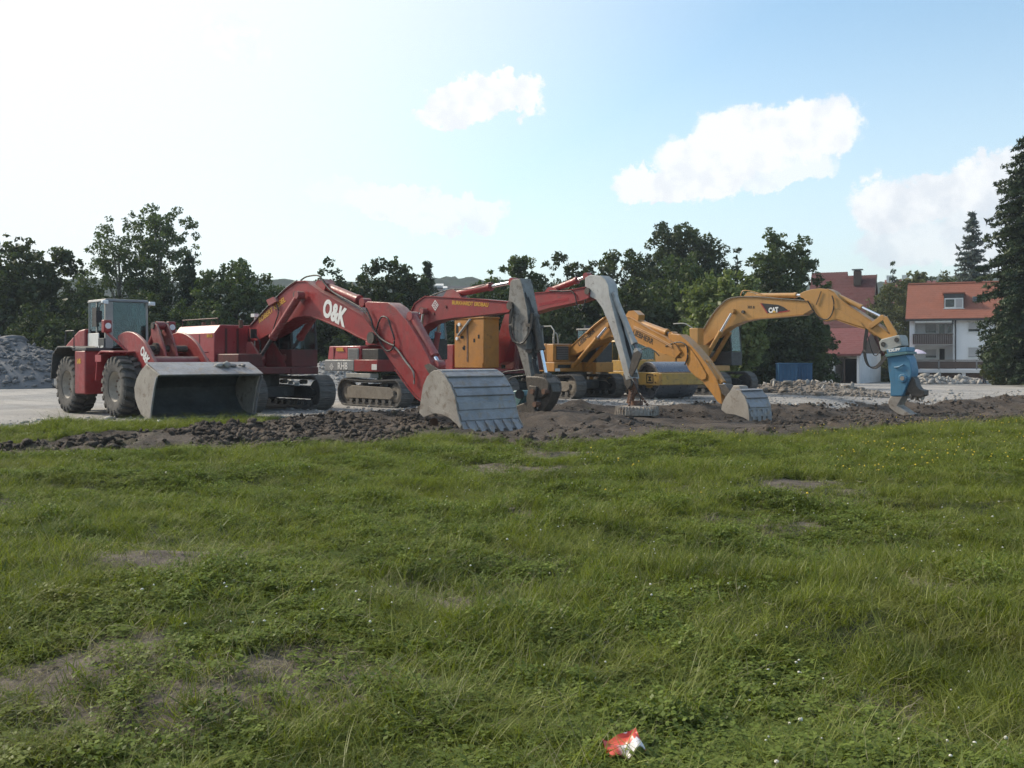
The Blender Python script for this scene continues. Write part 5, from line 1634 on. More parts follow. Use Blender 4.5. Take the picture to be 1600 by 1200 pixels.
def excavator_b():
    g = Rig(-4.09, 36.1, 0, 43)
    g.O[2] = h1(-3.5, 35.5)
    root = place(g, 'excavator', 'smaller red excavator with a scarred grey stick hanging straight down', 'excavator', EXG)
    for y in (-1.1, 1.1): crawler(root, y, 2.95, .50, .52, frame='frame_dusty')
    carbody(root, 0, 0, 0, 1.08, 0, 0)
    band0 = g.at(540, 580, -1.3)[1]; band1 = g.at(540, 562, -1.3)[1]; top = g.at(540, 540.5, -1.3)[1]
    x0 = g.at(507, 570, -1.3)[0]; x1 = g.at(563, 550, -1.25)[0]; x2 = g.at(590, 570, -1.3)[0]; xm = g.at(553, 570, -1.3)[0]
    MB().box(xm + .003, x2, -1.3, .35, band0, band1).build('deck', M['red'], root, .02)
    MB().box(x2 - 1.2, 1.05, .353, 1.3, band0, band1).build('deck', M['dark_red'], root, .02)
    cw = MB().box(x0, xm, -1.3, 1.3, band0, band1).build('counterweight', M['grey'], root, .04)
    diamond_logo(g, cw, 518.2, 573, .135, -1.302)
    lettering('RH8', M['decal_white'], cw, g.at(528, 577, -1.3), g.at(543, 577, -1.3), -1.304, bold=.015)
    MB().prism([g.at(581, 569, -1.3), g.at(589, 569, -1.3), g.at(589, 578, -1.3), g.at(581, 578, -1.3)], -1.312, -1.303).build('number_plate', M['white'], root)
    hood = MB().box(x0 + .12, x1, -1.24, 1.2, band1 + .004, top, taper=(.95, .97)).build('engine_hood', M['red_hood'], root, .03)
    a, c = g.at(544.5, 544, -1.24), g.at(560.5, 564, -1.24)
    gr = MB().box(a[0], c[0], -1.262, -1.232, c[1] + .04, a[1]).build('grille', M['cabgrey'], hood)
    for k in range(7):
        z = c[1] + .07 + (a[1] - c[1] - .09) * k / 7
        MB().box(a[0] + .03, c[0] - .03, -1.275, -1.263, z, z + .03).build('slat', M['grey'], gr)
    lettering('KIESEL', M['decal_yellow'], hood, g.at(526, 548.5, -1.24), g.at(537.5, 548.5, -1.24), -1.248, bold=.05)
    for px in (521.5, 543.5):
        x = g.at(px, 550, -1.24)[0]
        MB().box(x - .012, x + .012, -1.25, -1.22, band1 + .02, top - .03).build('hood_seam', M['dark_red'], hood)
    MB().cyl((x1 - .5, -.5, top - .05), (x1 - .5, -.5, top + .22), .08, n=10).build('exhaust_pipe', M['rust'], hood)
    MB().box(x1 - .2, x1 + .45, -.9, -.2, top + .02, top + .18).build('air_filter', M['red_hood'], hood, .03)
    MB().box(x1 + .04, x2 - .1, -1.2, -.45, band1 + .004, top - .12).build('tank', M['frame_dark'], root, .02)
    MB().box(g.at(550, 583, -1.1)[0], g.at(588, 583, -1.1)[0], -1.36, -1.0, band0 - .22, band0 - .07).build('step_plate', M['cabgrey'], root, .01)
    cab(root, -.1, 1.2, .40, 1.28, band1 + .004, g.at(693, 497, .4)[1], band1 + .72, 'cabgrey', 'frame_dark', roof='darkgrey')
    # boom
    Wb = .48; yb = -Wb / 2
    poly = [(634, 520), (642, 490), (649, 475), (665, 463.6), (701, 465.5), (745, 468), (795, 472.5), (799, 480), (796, 488), (745, 493.5), (711, 496.5), (683, 501), (668, 507), (656, 517), (644, 545), (632, 553), (624, 546)]
    boom = box_beam(g, root, 'boom', poly, Wb, 'red', [(1, 6), (8, 13)])
    lettering_px(g, boom, 'BURKHARDT ERDBAU', 'decal_yellow', (706.5, 475.5), (763, 479.5), yb, bold=.015, hscale=1.0)
    diamond_logo(g, boom, 680, 477, .185, yb - .002)
    for a_, b_ in ((697, 479), (678, 490)):
        x, z = g.at(a_, b_, yb); MB().cyl((x, yb - .03, z), (x, yb + .05, z), .05, n=12).build('bolt', M['dark_red'], boom)
    x, z = g.at(662, 485, yb)
    MB().cyl((x, yb - .14, z), (x, -yb + .14, z), .10, n=14).build('pin', M['greasy'], boom)
    for y in (-.38, .38):
        a = g.at(650, 572, -.38); c = g.at(662, 486, -.38)
        ram(root, (a[0], y, a[1]), (c[0], y, c[1]), .10, .62, 'red_dusty', 'chrome', .055, 'boom_cylinder')
    MB().prism(g.pts([(690, 466), (698, 454), (708, 452), (716, 458), (722, 467)], -.14), -.14, .14).build('cylinder_bracket', M['red_dusty'], boom)
    ram(root, g.p3(712, 459, 0), g.p3(803, 440.5, 0), .125, .62, 'red', 'chrome', .065, 'stick_cylinder')
    hose(boom, [g.p3(a_, b_, -.1) for a_, b_ in ((672, 463), (688, 457), (705, 452), (730, 452), (752, 447), (768, 441))], .022)
    for k in range(3):
        hose(boom, [g.p3(a_ + k * 2.5, b_, yb - .06 - .03 * k) for a_, b_ in ((656, 487), (648, 495), (643, 505), (646, 514), (640, 530))], .022, 'chrome' if k == 1 else 'black')
    # grey stick
    Ws = .40; ys = -Ws / 2
    poly = [(797, 441), (800, 437), (812, 435.5), (815, 443), (818, 457), (823, 481), (825, 500), (823, 540), (828, 575), (831, 592), (823, 592), (815, 566), (809, 545), (803, 528), (798, 512), (795.5, 490), (794.5, 468)]
    stick = box_beam(g, root, 'stick', poly, Ws, 'grey_stick', [(2, 6)])
    x, z = g.at(799, 478, ys)
    MB().cyl((x, ys - .10, z), (x, -ys + .10, z), .13, n=14).build('pin', M['greasy'], stick)
    a = g.p3(826, 496, 0); c = g.p3(846, 588, 0)
    cyl = ram(root, (a[0] + .26, 0, a[2]), (c[0] + .22, 0, c[2]), .12, .55, 'greasy', 'chrome', .06, 'tool_cylinder')
    for k in range(3):
        hose(stick, [g.p3(a_ + k * 1.2, b_, ys - .05 - .035 * k) for a_, b_ in ((799, 480), (796, 500), (797, 520), (803, 534), (814, 536), (823, 525), (829, 508), (831, 490))], .024)
    for k in range(4):
        hose(stick, [g.p3(a_ + k * 1.6, b_, -.16 + .1 * k) for a_, b_ in ((819, 455), (826, 472), (831, 494), (829, 515), (833, 540), (833, 565), (838, 586))], .03)
    for zz in (505, 545):
        MB().prism(g.pts([(821, zz), (830, zz + 1), (830, zz + 6), (821, zz + 5)], -.21), -.21, .21).build('hose_clamp', M['greasy'], stick)
    # tool: dark pulveriser with two curved jaws, teal motor housing
    tool = MB().prism(g.pts([(821, 588), (839, 588), (850, 590), (858, 598), (856, 612), (846, 622), (830, 620), (823, 606)], -.26), -.26, .26).build('pulveriser', M['greasy'], root, .03)
    MB().prism(g.pts([(826, 602), (838, 604), (836, 620), (833, 634), (838, 646), (831, 650), (824, 640), (822, 622)], -.34), -.34, -.22).build('jaw', M['greasy'], tool, .02)
    MB().prism(g.pts([(846, 604), (860, 598), (864, 612), (858, 630), (848, 643), (840, 651), (836, 647), (842, 634), (846, 620)], -.18), -.18, .18).build('jaw', M['greasy'], tool, .02)
    for k, (a_, b_) in enumerate(((832, 612), (850, 612), (836, 632))):
        x, z = g.at(a_, b_, -.36); MB().cyl((x, -.40, z), (x, .30, z), .085, n=12).build('pin', M['rust'], tool)
    MB().prism(g.pts([(793, 615), (803, 610), (815, 610), (819, 618), (812, 630), (806, 640), (797, 634)], .15), .15, .55).build('motor_housing', M['teal'], tool, .04)
    MB().cyl(g.p3(812, 616, -.05), g.p3(812, 616, .12), .15, n=14).build('motor_cover', M['frame_dark'], tool)
    MB().prism(g.pts([(806, 634), (822, 628), (832, 640), (826, 652), (812, 650)], .0), .0, .30).build('jaw', M['greasy'], tool, .03)
    hose(tool, [g.p3(a_, b_, -.1) for a_, b_ in ((776, 588), (790, 581), (806, 579), (820, 577))], .022)
    hose(tool, [g.p3(a_, b_, -.1) for a_, b_ in ((798, 605), (796, 594), (802, 589), (818, 587))], .022)
    for y in (-.2, .2):
        MB().prism(g.pts([(833, 588), (838, 584), (850, 586), (851, 592), (840, 594)], y), y - .03, y + .03).build('tool_link', M['greasy'], tool)
    return g, root


B_rig, B_root = excavator_b()


def excavator_c():
    g = Rig(-.51, 40.0, 0, 43)
    g.O[2] = h1(0, 40)
    root = place(g, 'excavator', 'red excavator with a white stick carrying a round lifting magnet and an orange generator', 'excavator', EXG)
    for y in (-1.15, 1.15): crawler(root, y, 3.2, .52, .55)
    carbody(root, 0, 0, 0, 1.1, 0, 0)
    zb = g.at(740, 575, -1.5)[1]
    MB().box(-3.0, 1.55, -1.52, .35, 1.10, 1.22).box(-3.0, .3, .353, 1.4, 1.10, 1.22).build('deck', M['dark_red'], root, .02)
    MB().box(g.at(712, 575, -1.5)[0], g.at(770, 575, -1.5)[0], -1.56, -.4, zb - .11, zb - .03).build('generator_shelf', M['red'], root)
    for x in (-1.0, .9): MB().box(x, x + .1, -1.5, -1.38, 1.225, zb - .115).build('shelf_leg', M['dark_red'], root)
    MB().prism(g.pts([(712, 594), (758, 594), (758, 598), (712, 598)], -1.52), -1.54, -1.522).build('side_skirt', M['red'], root)
    # generator
    xg0 = g.at(710, 540, -1.5)[0]; xg1 = g.at(756, 540, -1.5)[0]; zt = g.at(735, 498.5, -1.5)[1]
    gen = MB().box(xg0, xg1, -1.5, -.70, zb, zt).build('generator_housing', M['orange'], root, .03)
    MB().box(xg0 - .03, xg1 + .03, -1.53, -.67, zt + .002, zt + .07).build('generator_lid', M['orange'], gen, .02)
    xd = g.at(730, 540, -1.5)[0]
    MB().box(xd - .02, xd + .06, -1.515, -1.47, zb + .25, zt - .06).build('door_edge', M['rust'], gen)
    for a_, b_, w, h in ((714.5, 514, .14, .34), (748, 526, .09, .15), (741, 532, .09, .14), (725.5, 543.5, .10, .18), (724, 570 - 26, .10, .10), (722, 527, .2, .1)):
        x, z = g.at(a_, b_, -1.5); MB().box(x - w / 2, x + w / 2, -1.508, -1.49, z - h / 2, z + h / 2).build('vent_shade', M['inner_shade'], gen)  # solid dark plates, the shade inside the vents put into colour
    for a_, b_ in ((718.5, 507), (715, 529)):
        x, z = g.at(a_, b_, -1.5); MB().cyl((x, -1.56, z), (x, -1.48, z), .07, n=12).build('lamp', M['lamp'], gen)
    MB().box(xg0 + .1, xg1 - .05, -1.53, -1.502, zb + .02, zb + .20).build('base_rail', M['orange'], gen)
    MB().cyl(g.p3(735, 499, -1.56), g.p3(716, 524, -1.56), .05, n=10).build('gas_strut', M['cabgrey'], gen)
    # engine house behind, cab on the far side
    MB().box(-3.0, -1.35, -1.3, 1.35, 1.224, 2.25).build('engine_hood', M['red'], root, .03)
    MB().box(-3.5, -3.004, -1.35, 1.35, 1.0, 2.1).build('counterweight', M['grey'], root, .05)
    cab(root, -.1, 1.25, .42, 1.35, 1.224, 3.0, 1.95, 'cabgrey', 'dark_red')
    # boom
    Wb = .52; yb = -Wb / 2
    poly = [(770, 560), (777, 532), (785, 502), (793, 480), (806, 466), (827, 459.5), (860, 456.5), (890, 454), (915, 449.5), (921, 456), (920, 466), (897, 473.5), (860, 481), (834, 488.5), (816, 494), (806, 506), (797, 535), (788, 565), (778, 570)]
    boom = box_beam(g, root, 'boom', poly, Wb, 'red', [(3, 8), (10, 15)])
    lettering_px(g, boom, 'BURKHARDT ERDBAU', 'dark_red' if False else 'decal_red', (842, 478.5), (888, 469.5), yb, bold=.03)
    MB().prism(g.pts([(850, 457), (856, 449), (866, 449), (872, 455)], -.14), -.14, .14).build('cylinder_bracket', M['red'], boom)
    ram(root, g.p3(862, 453.5, 0), g.p3(918, 431.5, 0), .12, .72, 'red', 'chrome', .065, 'stick_cylinder')
    hose(boom, [g.p3(a_, b_, yb - .04) for a_, b_ in ((858, 454), (878, 455), (893, 455), (899, 463), (901, 474), (908, 485), (912, 478), (915, 468))], .022)
    for y in (-.42, .42):
        a = g.at(806, 578, -.42); c = g.at(812, 487, -.42)
        ram(root, (a[0], y, a[1]), (c[0], y, c[1]), .10, .6, 'dark_red', 'dull_rod', .06, 'boom_cylinder')
    # white stick
    Ws = .42; ys = -Ws / 2
    poly = [(914, 434), (922, 429.5), (938, 431.5), (946, 438), (950, 446), (952, 462), (959, 490), (968, 525), (977, 560), (985, 592), (978, 594), (972, 575), (965, 548), (957, 522), (949, 500), (940, 480), (931, 468), (920, 463), (914, 452)]
    stick = box_beam(g, root, 'stick', poly, Ws, 'white_stick', [(2, 9)])
    x, z = g.at(919, 455, ys); MB().cyl((x, ys - .08, z), (x, -ys + .08, z), .12, n=14).build('pin', M['greasy'], stick)
    a = g.p3(952, 462, 0); c = g.p3(988, 549, 0)
    ram(root, (a[0] + .22, 0, a[2]), (c[0] + .25, 0, c[2]), .105, .86, 'white_stick', 'dull_rod', .06, 'tool_cylinder')
    for k in range(3):
        hose(stick, [g.p3(a_ + k * 2.0, b_, .02 * k) for a_, b_ in ((948, 444), (957, 462), (962, 482), (968, 500), (972, 520), (979, 540), (984, 562), (988, 585))], .024)
    for y in (-.22, .22):
        MB().prism(g.pts([(990, 552), (997, 548), (1003, 553), (996, 572), (988, 588), (983, 582)], y), y - .035, y + .035).build('tool_link', M['greasy'], root)
    hose(stick, [g.p3(a_, b_, -.1) for a_, b_ in ((1001, 547), (1012, 543), (1022, 548), (1030, 556))], .02)
    # magnet on its hanger, resting on the earth
    mx, mz = g.at(995, 641, 0)
    zm = h1(*(g.O[:2] + g.f[:2] * mx)) - g.O[2]
    mz = zm + .02
    mag = MB().lathe([(.02, 0), (.60, 0), (.74, .03), (.74, .20), (.66, .30), (.30, .36), (.02, .36)], (0, 0, 0), 36)
    mag.v = [(p[0] + mx, p[2], p[1] + mz) for p in mag.v]
    mo = mag.build('lifting_magnet', M['steel_side'], root)
    fin = MB()
    for k in range(36):
        a_ = 2 * math.pi * k / 36
        c_ = Vector((mx, 0, 0)) + Vector((.70 * math.cos(a_), .70 * math.sin(a_), 0))
        d_ = Vector((math.cos(a_), math.sin(a_), 0)); s_ = Vector((-d_.y, d_.x, 0))
        vs = []
        for zz in (mz + .05, mz + .34):
            for rr, ww in ((-.10, .02), (-.10, -.02), (.075, -.02), (.075, .02)): q = c_ + d_ * rr * (1 if zz < mz + .2 else .6) + s_ * ww; vs.append((q.x, q.y, zz))
        fin.add(vs, [(0, 1, 2, 3), (4, 7, 6, 5), (0, 4, 5, 1), (1, 5, 6, 2), (2, 6, 7, 3), (3, 7, 4, 0)])
    fin.build('cooling_fin', M['steel_side'], mo)
    top = g.p3(984, 588, 0)
    MB().cyl((mx, 0, mz + .34), (mx, 0, mz + .52), .22, n=14).build('magnet_hub', M['rust'], mo)
    for k in range(3):
        a_ = 2 * math.pi * k / 3 + .5
        q = Vector((mx + .40 * math.cos(a_), .40 * math.sin(a_), mz + .36)); p = Vector((top[0] + .12, 0, top[2] - .35))
        for i in range(7):
            u = q.lerp(p, i / 7); v = q.lerp(p, (i + .8) / 7)
            if k == 0 and i == 0 or True:
                MB().cyl(u, v, .045, n=6).build('chain_link', M['rust'], mo)
    MB().prism([(top[0] - .16, top[2] + .1), (top[0] + .2, top[2] + .14), (top[0] + .26, top[2] - .3), (top[0] + .05, top[2] - .48), (top[0] - .1, top[2] - .25)], -.2, .2).build('hanger', M['greasy'], root, .03)
    MB().prism(g.pts([(976, 592), (990, 590), (994, 606), (988, 622), (985, 632), (978, 630), (982, 612)], -.1), -.1, .05).build('hanger_arm', M['rust'], root, .03)
    hose(mo, [tuple(Vector((top[0] + .1, -.2, top[2]))), (mx + .3, -.5, mz + 1.2), (mx + .5, -.4, mz + .6), (mx + .2, -.2, mz + .4)], .02)
    return g, root


C_rig, C_root = excavator_c()


def excavator_d():
    g = Rig(2.63, 43.3, 0, 36)
    g.O[2] = h1(3.0, 42.5)
    root = place(g, 'excavator', 'orange yellow excavator with black boom lettering and its short bucket dug into the earth', 'excavator', EXG)
    for y in (-1.1, 1.1): crawler(root, y, 2.85, .52, .55, frame='frame_dusty' if y < 0 else 'frame_dark')
    carbody(root, 0, 0, 0, 1.1, 0, 0)
    zb0 = g.at(870, 581, -1.3)[1]; zb1 = g.at(870, 566, -1.3)[1]
    MB().box(-2.7, .35, -1.28, .30, zb0, zb1).box(-2.7, .2, .303, 1.3, zb0, zb1).build('deck', M['yellow'], root, .03)
    xf = .352
    MB().box(xf, xf + .02, -1.1, -.2, zb0 + .16, zb0 + .30).build('deck_stripe', M['decal_black'], root)
    MB().box(xf, xf + .025, -1.25, -1.0, zb0 + .02, zb0 + .14).build('lamp', M['lamp'], root)
    zt = g.at(865, 537, -.8)[1]
    hood = MB().box(-2.6, -.35, -1.22, 1.2, zb1 + .004, zt, taper=(.98, .97)).build('engine_hood', M['yellow'], root, .03)
    box = MB().box(-.346, .15, -1.18, -.28, zb1 + .004, zt - .02).build('radiator_box', M['yellow'], root, .03)
    gr = MB().box(.152, .17, -1.02, -.36, zb1 + .10, zt - .12).build('grille', M['darkgrey'], box)
    for k in range(9):
        MB().box(.171, .182, -1.0, -.38, zb1 + .13 + k * .075, zb1 + .155 + k * .075).build('slat', M['grey'], gr)
    MB().tube([(.1, -1.1, zt - .1), (.1, -1.1, zt + .55), (-.1, -1.1, zt + .75), (-1.4, -1.1, zt + .75), (-1.5, -1.1, zt)], .03, 7, smooth=False).build('guard_rail', M['cabgrey'], root)
    MB().tube([(-.2, -.9, zt), (-.2, -.9, zt + .4), (-.1, -.8, zt + .42), (-.05, -.75, zt)], .03, 7).build('exhaust_pipe', M['cabgrey'], root)
    cab(root, -.15, 1.15, .35, 1.28, zb1 + .004, g.at(940, 512, .4)[1], zb1 + .75, 'darkgrey', 'darkgrey')
    MB().box(-.15, 1.2, .33, 1.3, zb0 - .02, zb1 - .004).build('cab_base', M['yellow'], root, .02)
    Wb = .50; yb = -Wb / 2
    poly = [(888, 547), (900, 535), (912, 524), (926, 512), (940, 500), (955, 491), (968, 493), (985, 497), (1000, 506), (1020, 518), (1040, 528), (1056, 540), (1063, 551), (1055, 560), (1040, 554), (1025, 549), (1008, 541), (990, 533), (972, 526.5), (955, 526), (940, 532), (920, 543), (900, 554), (890, 556)]
    boom = box_beam(g, root, 'boom', poly, Wb, 'yellow', [(0, 5), (6, 12), (14, 19)])
    lettering_px(g, boom, 'LIEBHERR', 'decal_black', (988.5, 522.5), (1020, 538.5), yb, bold=.015, hscale=1.05)
    lettering_px(g, boom, 'LIEBHERR', 'decal_black', (905, 541), (930, 518.5), yb, bold=.015, hscale=.9)
    x, z = g.at(951, 508, yb); MB().cyl((x, yb - .13, z), (x, -yb + .13, z), .09, n=14).build('pin', M['greasy'], boom)
    for y in (-.36, .36):
        a = g.at(897, 572, -.36); c = g.at(951, 508, -.36)
        ram(root, (a[0], y, a[1]), (c[0], y, c[1]), .10, .68, 'yellow', 'chrome', .06, 'boom_cylinder')
    MB().prism(g.pts([(975, 496), (982, 486), (990, 485), (998, 492), (996, 505), (984, 503)], -.17), -.17, .17).build('cylinder_bracket', M['yellow'], boom)
    ram(root, g.p3(994, 502, 0), g.p3(1052, 524, 0), .135, .84, 'yellow', 'dull_rod', .07, 'stick_cylinder')
    for k in range(2):
        MB().tube([g.p3(a_, b_ - k * 2.5, yb - .03) for a_, b_ in ((990, 512), (1005, 519), (1020, 526), (1040, 537), (1050, 543))], .022, 6).build('pipe', M['yellow'], boom)
    MB().tube([g.p3(a_, b_, -.30) for a_, b_ in ((916, 521), (930, 508), (944, 497))], .05, 7).build('pipe_bundle', M['yellow'], boom)
    Ws = .36; ys = -Ws / 2
    poly = [(1045, 524), (1049, 521), (1062, 523.5), (1075, 535), (1086, 547), (1097, 560), (1110, 578), (1120, 594), (1126, 612), (1128, 632), (1121, 628), (1112, 615), (1098, 597), (1086, 588), (1076, 578), (1070, 565), (1060, 556), (1050, 545)]
    stick = box_beam(g, root, 'stick', poly, Ws, 'yellow', [(2, 7)])
    MB().prism(g.pts([(1072, 540), (1082, 548), (1092, 562), (1105, 585), (1104, 592), (1098, 594), (1088, 588), (1078, 578), (1072, 562)], ys), ys - .05, ys - .003).build('stick_side_plate', M['yellow'], stick, .01)
    hose(stick, [g.p3(a_, b_, ys - .08) for a_, b_ in ((1040, 541), (1052, 536), (1064, 535), (1073, 541), (1074, 558), (1070, 570))], .026)
    a = g.p3(1099, 567, 0); c = g.p3(1127, 606, 0)
    ram(root, (a[0] + .22, 0, a[2]), (c[0] + .26, 0, c[2]), .11, .80, 'yellow', 'chrome', .06, 'bucket_cylinder')
    MB().prism(g.pts([(1122, 600), (1132, 600), (1142, 612), (1138, 622), (1128, 616)], -.2), -.2, .2).build('bucket_link', M['greasy'], root, .02)
    side = [(1135, 620), (1142, 612), (1150, 609), (1157, 610), (1165, 620), (1170, 634), (1172, 650), (1172, 658), (1164, 653), (1150, 648), (1136, 646), (1128, 640), (1130, 630)]
    back = [(1172.5, 659), (1172, 648), (1170, 634), (1165, 620), (1157, 610), (1150, 608.5), (1142, 611), (1136, 618), (1131, 628), (1128, 639)]
    bk = digger_bucket(g, root, side, back, 1.12, 4, -.56, ridges=6)
    MB().prism(g.pts([(1140, 612), (1146, 602), (1155, 603), (1158, 611)], -.22), -.22, .22).build('bucket_ear', M['steel_side'], bk, .02)
    return g, root


D_rig, D_root = excavator_d()


def excavator_e():
    g = Rig(9.1, 47.2, 0, 46)
    g.O[2] = h1(9.5, 46.5)
    root = place(g, 'excavator', 'warm yellow excavator with an arched boom holding a tall blue crusher', 'excavator', EXG)
    for y in (-1.15, 1.15): crawler(root, y, 3.05, .54, .55)
    carbody(root, 0, 0, 0, 1.1, 0, 0)
    MB().box(-2.9, 1.2, -1.35, .35, 1.1, 1.35).box(-2.9, .2, .353, 1.35, 1.1, 1.35).build('deck', M['cat_yellow'], root, .02)
    MB().box(-2.7, -.7, -1.32, 1.32, 1.354, 2.35).build('engine_hood', M['cat_yellow'], root, .04)
    MB().box(-3.3, -2.704, -1.35, 1.35, 1.0, 2.2).build('counterweight', M['darkgrey'], root, .06)
    MB().box(-.65, .6, -1.3, -.5, 1.354, 2.3).build('tool_box', M['cat_yellow'], root, .03)
    a = g.at(1083, 513, -.9); c = g.at(1096, 540, -.9)
    MB().box(a[0], c[0], -1.2, -.7, 2.0, a[1]).build('air_filter_box', M['cat_yellow'], root, .02)
    MB().box(a[0] + .03, c[0] - .03, -1.1, -.8, 2.304, 2.36).build('filter_lid', M['cat_yellow'], root)
    MB().tube([(a[0] + .1, -1.1, a[1]), (a[0] - .3, -1.15, a[1] + .22), (a[0] - .9, -1.2, a[1] + .22)], .03, 6).build('mirror_arm', M['cabgrey'], root)
    cab(root, -.1, 1.25, .42, 1.35, 1.354, g.at(1150, 506, .4)[1], 2.0, 'darkgrey', 'darkgrey')
    Wb = .52; yb = -Wb / 2
    poly = [(1084, 545), (1087, 535), (1105, 509), (1117, 489), (1126, 479), (1137, 470.5), (1148, 466), (1158, 464.5), (1180, 465), (1220, 468.5), (1260, 471), (1270, 477), (1270, 483), (1256, 491), (1220, 494.5), (1180, 497.5), (1160, 501.5), (1140, 510), (1117, 527), (1092, 548)]
    boom = box_beam(g, root, 'boom', poly, Wb, 'cat_yellow', [(1, 10), (13, 18)])
    # dark wedge decal with red edges and white letters over a small yellow triangle
    yd = yb - .002
    MB().prism(g.pts([(1189.5, 473.8), (1216, 476.3), (1225, 480), (1233, 486), (1200, 489.4)], yd), yd - .003, yd).build('decal', M['decal_black'], boom, smooth=False)
    MB().prism(g.pts([(1187.6, 473.4), (1189.5, 473.8), (1200, 489.4), (1198.2, 489.7)], yd), yd - .003, yd).build('decal', M['decal_red'], boom, smooth=False)
    MB().prism(g.pts([(1216, 487.6), (1234, 484.6), (1233.6, 486.3), (1216.2, 489)], yd), yd - .0055, yd - .0035).build('decal', M['decal_red'], boom, smooth=False)
    lettering_px(g, boom, 'CAT', 'decal_white', (1201, 488.6), (1216.5, 487.3), yd - .004, bold=.06, hscale=1.25)
    MB().prism(g.pts([(1206.5, 488.4), (1213.0, 488.0), (1209.6, 484.8)], yd), yd - .016, yd - .0125).build('decal', M['decal_yellow'], boom, smooth=False)
    for a_, b_ in ((1145, 486), (1162, 487.5)):
        x, z = g.at(a_, b_, yb); MB().cyl((x, yb - .10, z), (x, -yb + .10, z), .075, n=14).build('pin', M['greasy'], boom)
    lettering_px(g, boom, '325 B', 'decal_black', (1168, 481.5), (1179, 482), yb, bold=.02)
    for y in (-.38, .38):
        a = g.at(1101, 562, -.38); c = g.at(1145, 486, -.38)
        ram(root, (a[0], y, a[1]), (c[0], y, c[1]), .105, .58, 'cat_yellow', 'chrome', .065, 'boom_cylinder')
    MB().prism(g.pts([(1160, 465), (1168, 456), (1178, 458), (1186, 465)], -.15), -.15, .15).build('cylinder_bracket', M['cat_yellow'], boom)
    ram(root, g.p3(1174, 462, 0), g.p3(1256, 461.5, 0), .115, .86, 'cat_yellow', 'chrome', .07, 'stick_cylinder')
    MB().tube([g.p3(a_, b_, yb - .03) for a_, b_ in ((1098, 516), (1112, 493), (1128, 474), (1145, 465), (1180, 463.5), (1222, 467), (1258, 469.5))], .024, 6).build('pipe', M['frame_dusty'], boom)
    MB().tube([g.p3(a_, b_, -.1) for a_, b_ in ((1157, 462), (1160, 455), (1168, 454), (1185, 458), (1196, 463))], .022, 6).build('pipe', M['cat_yellow'], boom)
    # stick with its broad rounded head
    Ws = .44; ys = -Ws / 2
    poly = [(1249, 459), (1257, 455), (1268, 452), (1281, 450.5), (1293, 452), (1303, 457), (1311, 467), (1325, 478), (1345, 491), (1366, 505), (1386, 520), (1397, 525), (1400, 531), (1394, 537), (1384, 534), (1368, 524), (1352, 513.5), (1330, 507), (1309, 499.5), (1300, 500), (1290, 502.5), (1281, 498), (1272, 487), (1262, 474)]
    stick = box_beam(g, root, 'stick', poly, Ws, 'cat_yellow', [(4, 10), (15, 18)])
    MB().prism(g.pts([(1303, 480), (1320, 489), (1345, 503), (1351, 512), (1329, 505), (1306, 498)], ys), ys - .035, ys - .002).build('stick_side_plate', M['cat_yellow'], stick, .008)
    hose(stick, [g.p3(a_, b_, ys - .06) for a_, b_ in ((1262, 470), (1270, 484), (1280, 496), (1292, 499), (1300, 490), (1303, 475), (1300, 462))], .026)
    hose(stick, [g.p3(a_, b_, ys - .04) for a_, b_ in ((1283, 455), (1279, 466), (1275, 476))], .018)
    ram(root, g.p3(1302, 459, 0), g.p3(1379, 496, 0), .105, .58, 'cat_yellow', 'chrome', .062, 'tool_cylinder')
    for y in (-.27, .27):
        MB().prism(g.pts([(1375, 494), (1381, 492), (1383, 498), (1362, 513), (1357, 512), (1358, 507)], y), y - .035, y + .035).build('tool_link', M['cat_yellow'], root, .01)
        MB().prism(g.pts([(1379, 496), (1386, 494), (1402, 520), (1401, 527), (1394, 526), (1382, 505)], y), y - .035, y + .035).build('tool_link', M['cat_yellow'], root, .01)
    # coupler head
    co = MB().prism(g.pts([(1373, 535), (1377, 530), (1404, 523), (1407, 527), (1409, 540), (1380, 550), (1376, 547)], -.36), -.36, .36).build('coupler_head', M['cabgrey'], root, .03)
    for a_, b_ in ((1380, 538), (1401, 531)):
        x, z = g.at(a_, b_, -.37); MB().cyl((x, -.385, z), (x, .385, z), .10, n=12).build('pin', M['frame_dark'], co)
    # crusher
    yc = -.36
    cr = MB().prism(g.pts([(1386, 558), (1416, 553), (1421, 562), (1424, 577), (1424, 586), (1417, 602), (1410, 619), (1391, 619), (1391, 600), (1388, 578)], yc), yc, -yc).build('crusher', M['blue'], root, .03)
    MB().prism(g.pts([(1385, 546), (1416, 542), (1417, 549), (1386, 553)], yc - .06), yc - .06, -yc + .06).build('slewing_collar', M['blue'], cr, .02)
    MB().prism(g.pts([(1383, 553.3), (1418, 549.3), (1418.5, 553), (1384, 558)], yc - .10), yc - .10, -yc + .10).build('collar_flange', M['teal'], cr, .01)
    lettering_px(g, cr, 'KRUPP', 'decal_white', (1389, 550.2), (1407, 547.6), yc - .064, bold=.05)
    MB().prism(g.pts([(1391, 619.3), (1410, 619.3), (1406, 627), (1402, 634), (1411, 640), (1424, 648), (1417, 652), (1402, 647), (1390, 637), (1387, 627)], yc + .02), yc + .02, -yc - .02).build('fixed_jaw', M['steel_side'], cr, .03)
    MB().prism(g.pts([(1424, 588), (1429, 592), (1432, 603), (1436, 608), (1444, 610), (1444, 618), (1436, 621), (1424, 619), (1418, 612), (1414, 618), (1418, 604)], yc + .12), yc + .12, -yc - .12).build('moving_jaw', M['greasy'], cr, .03)
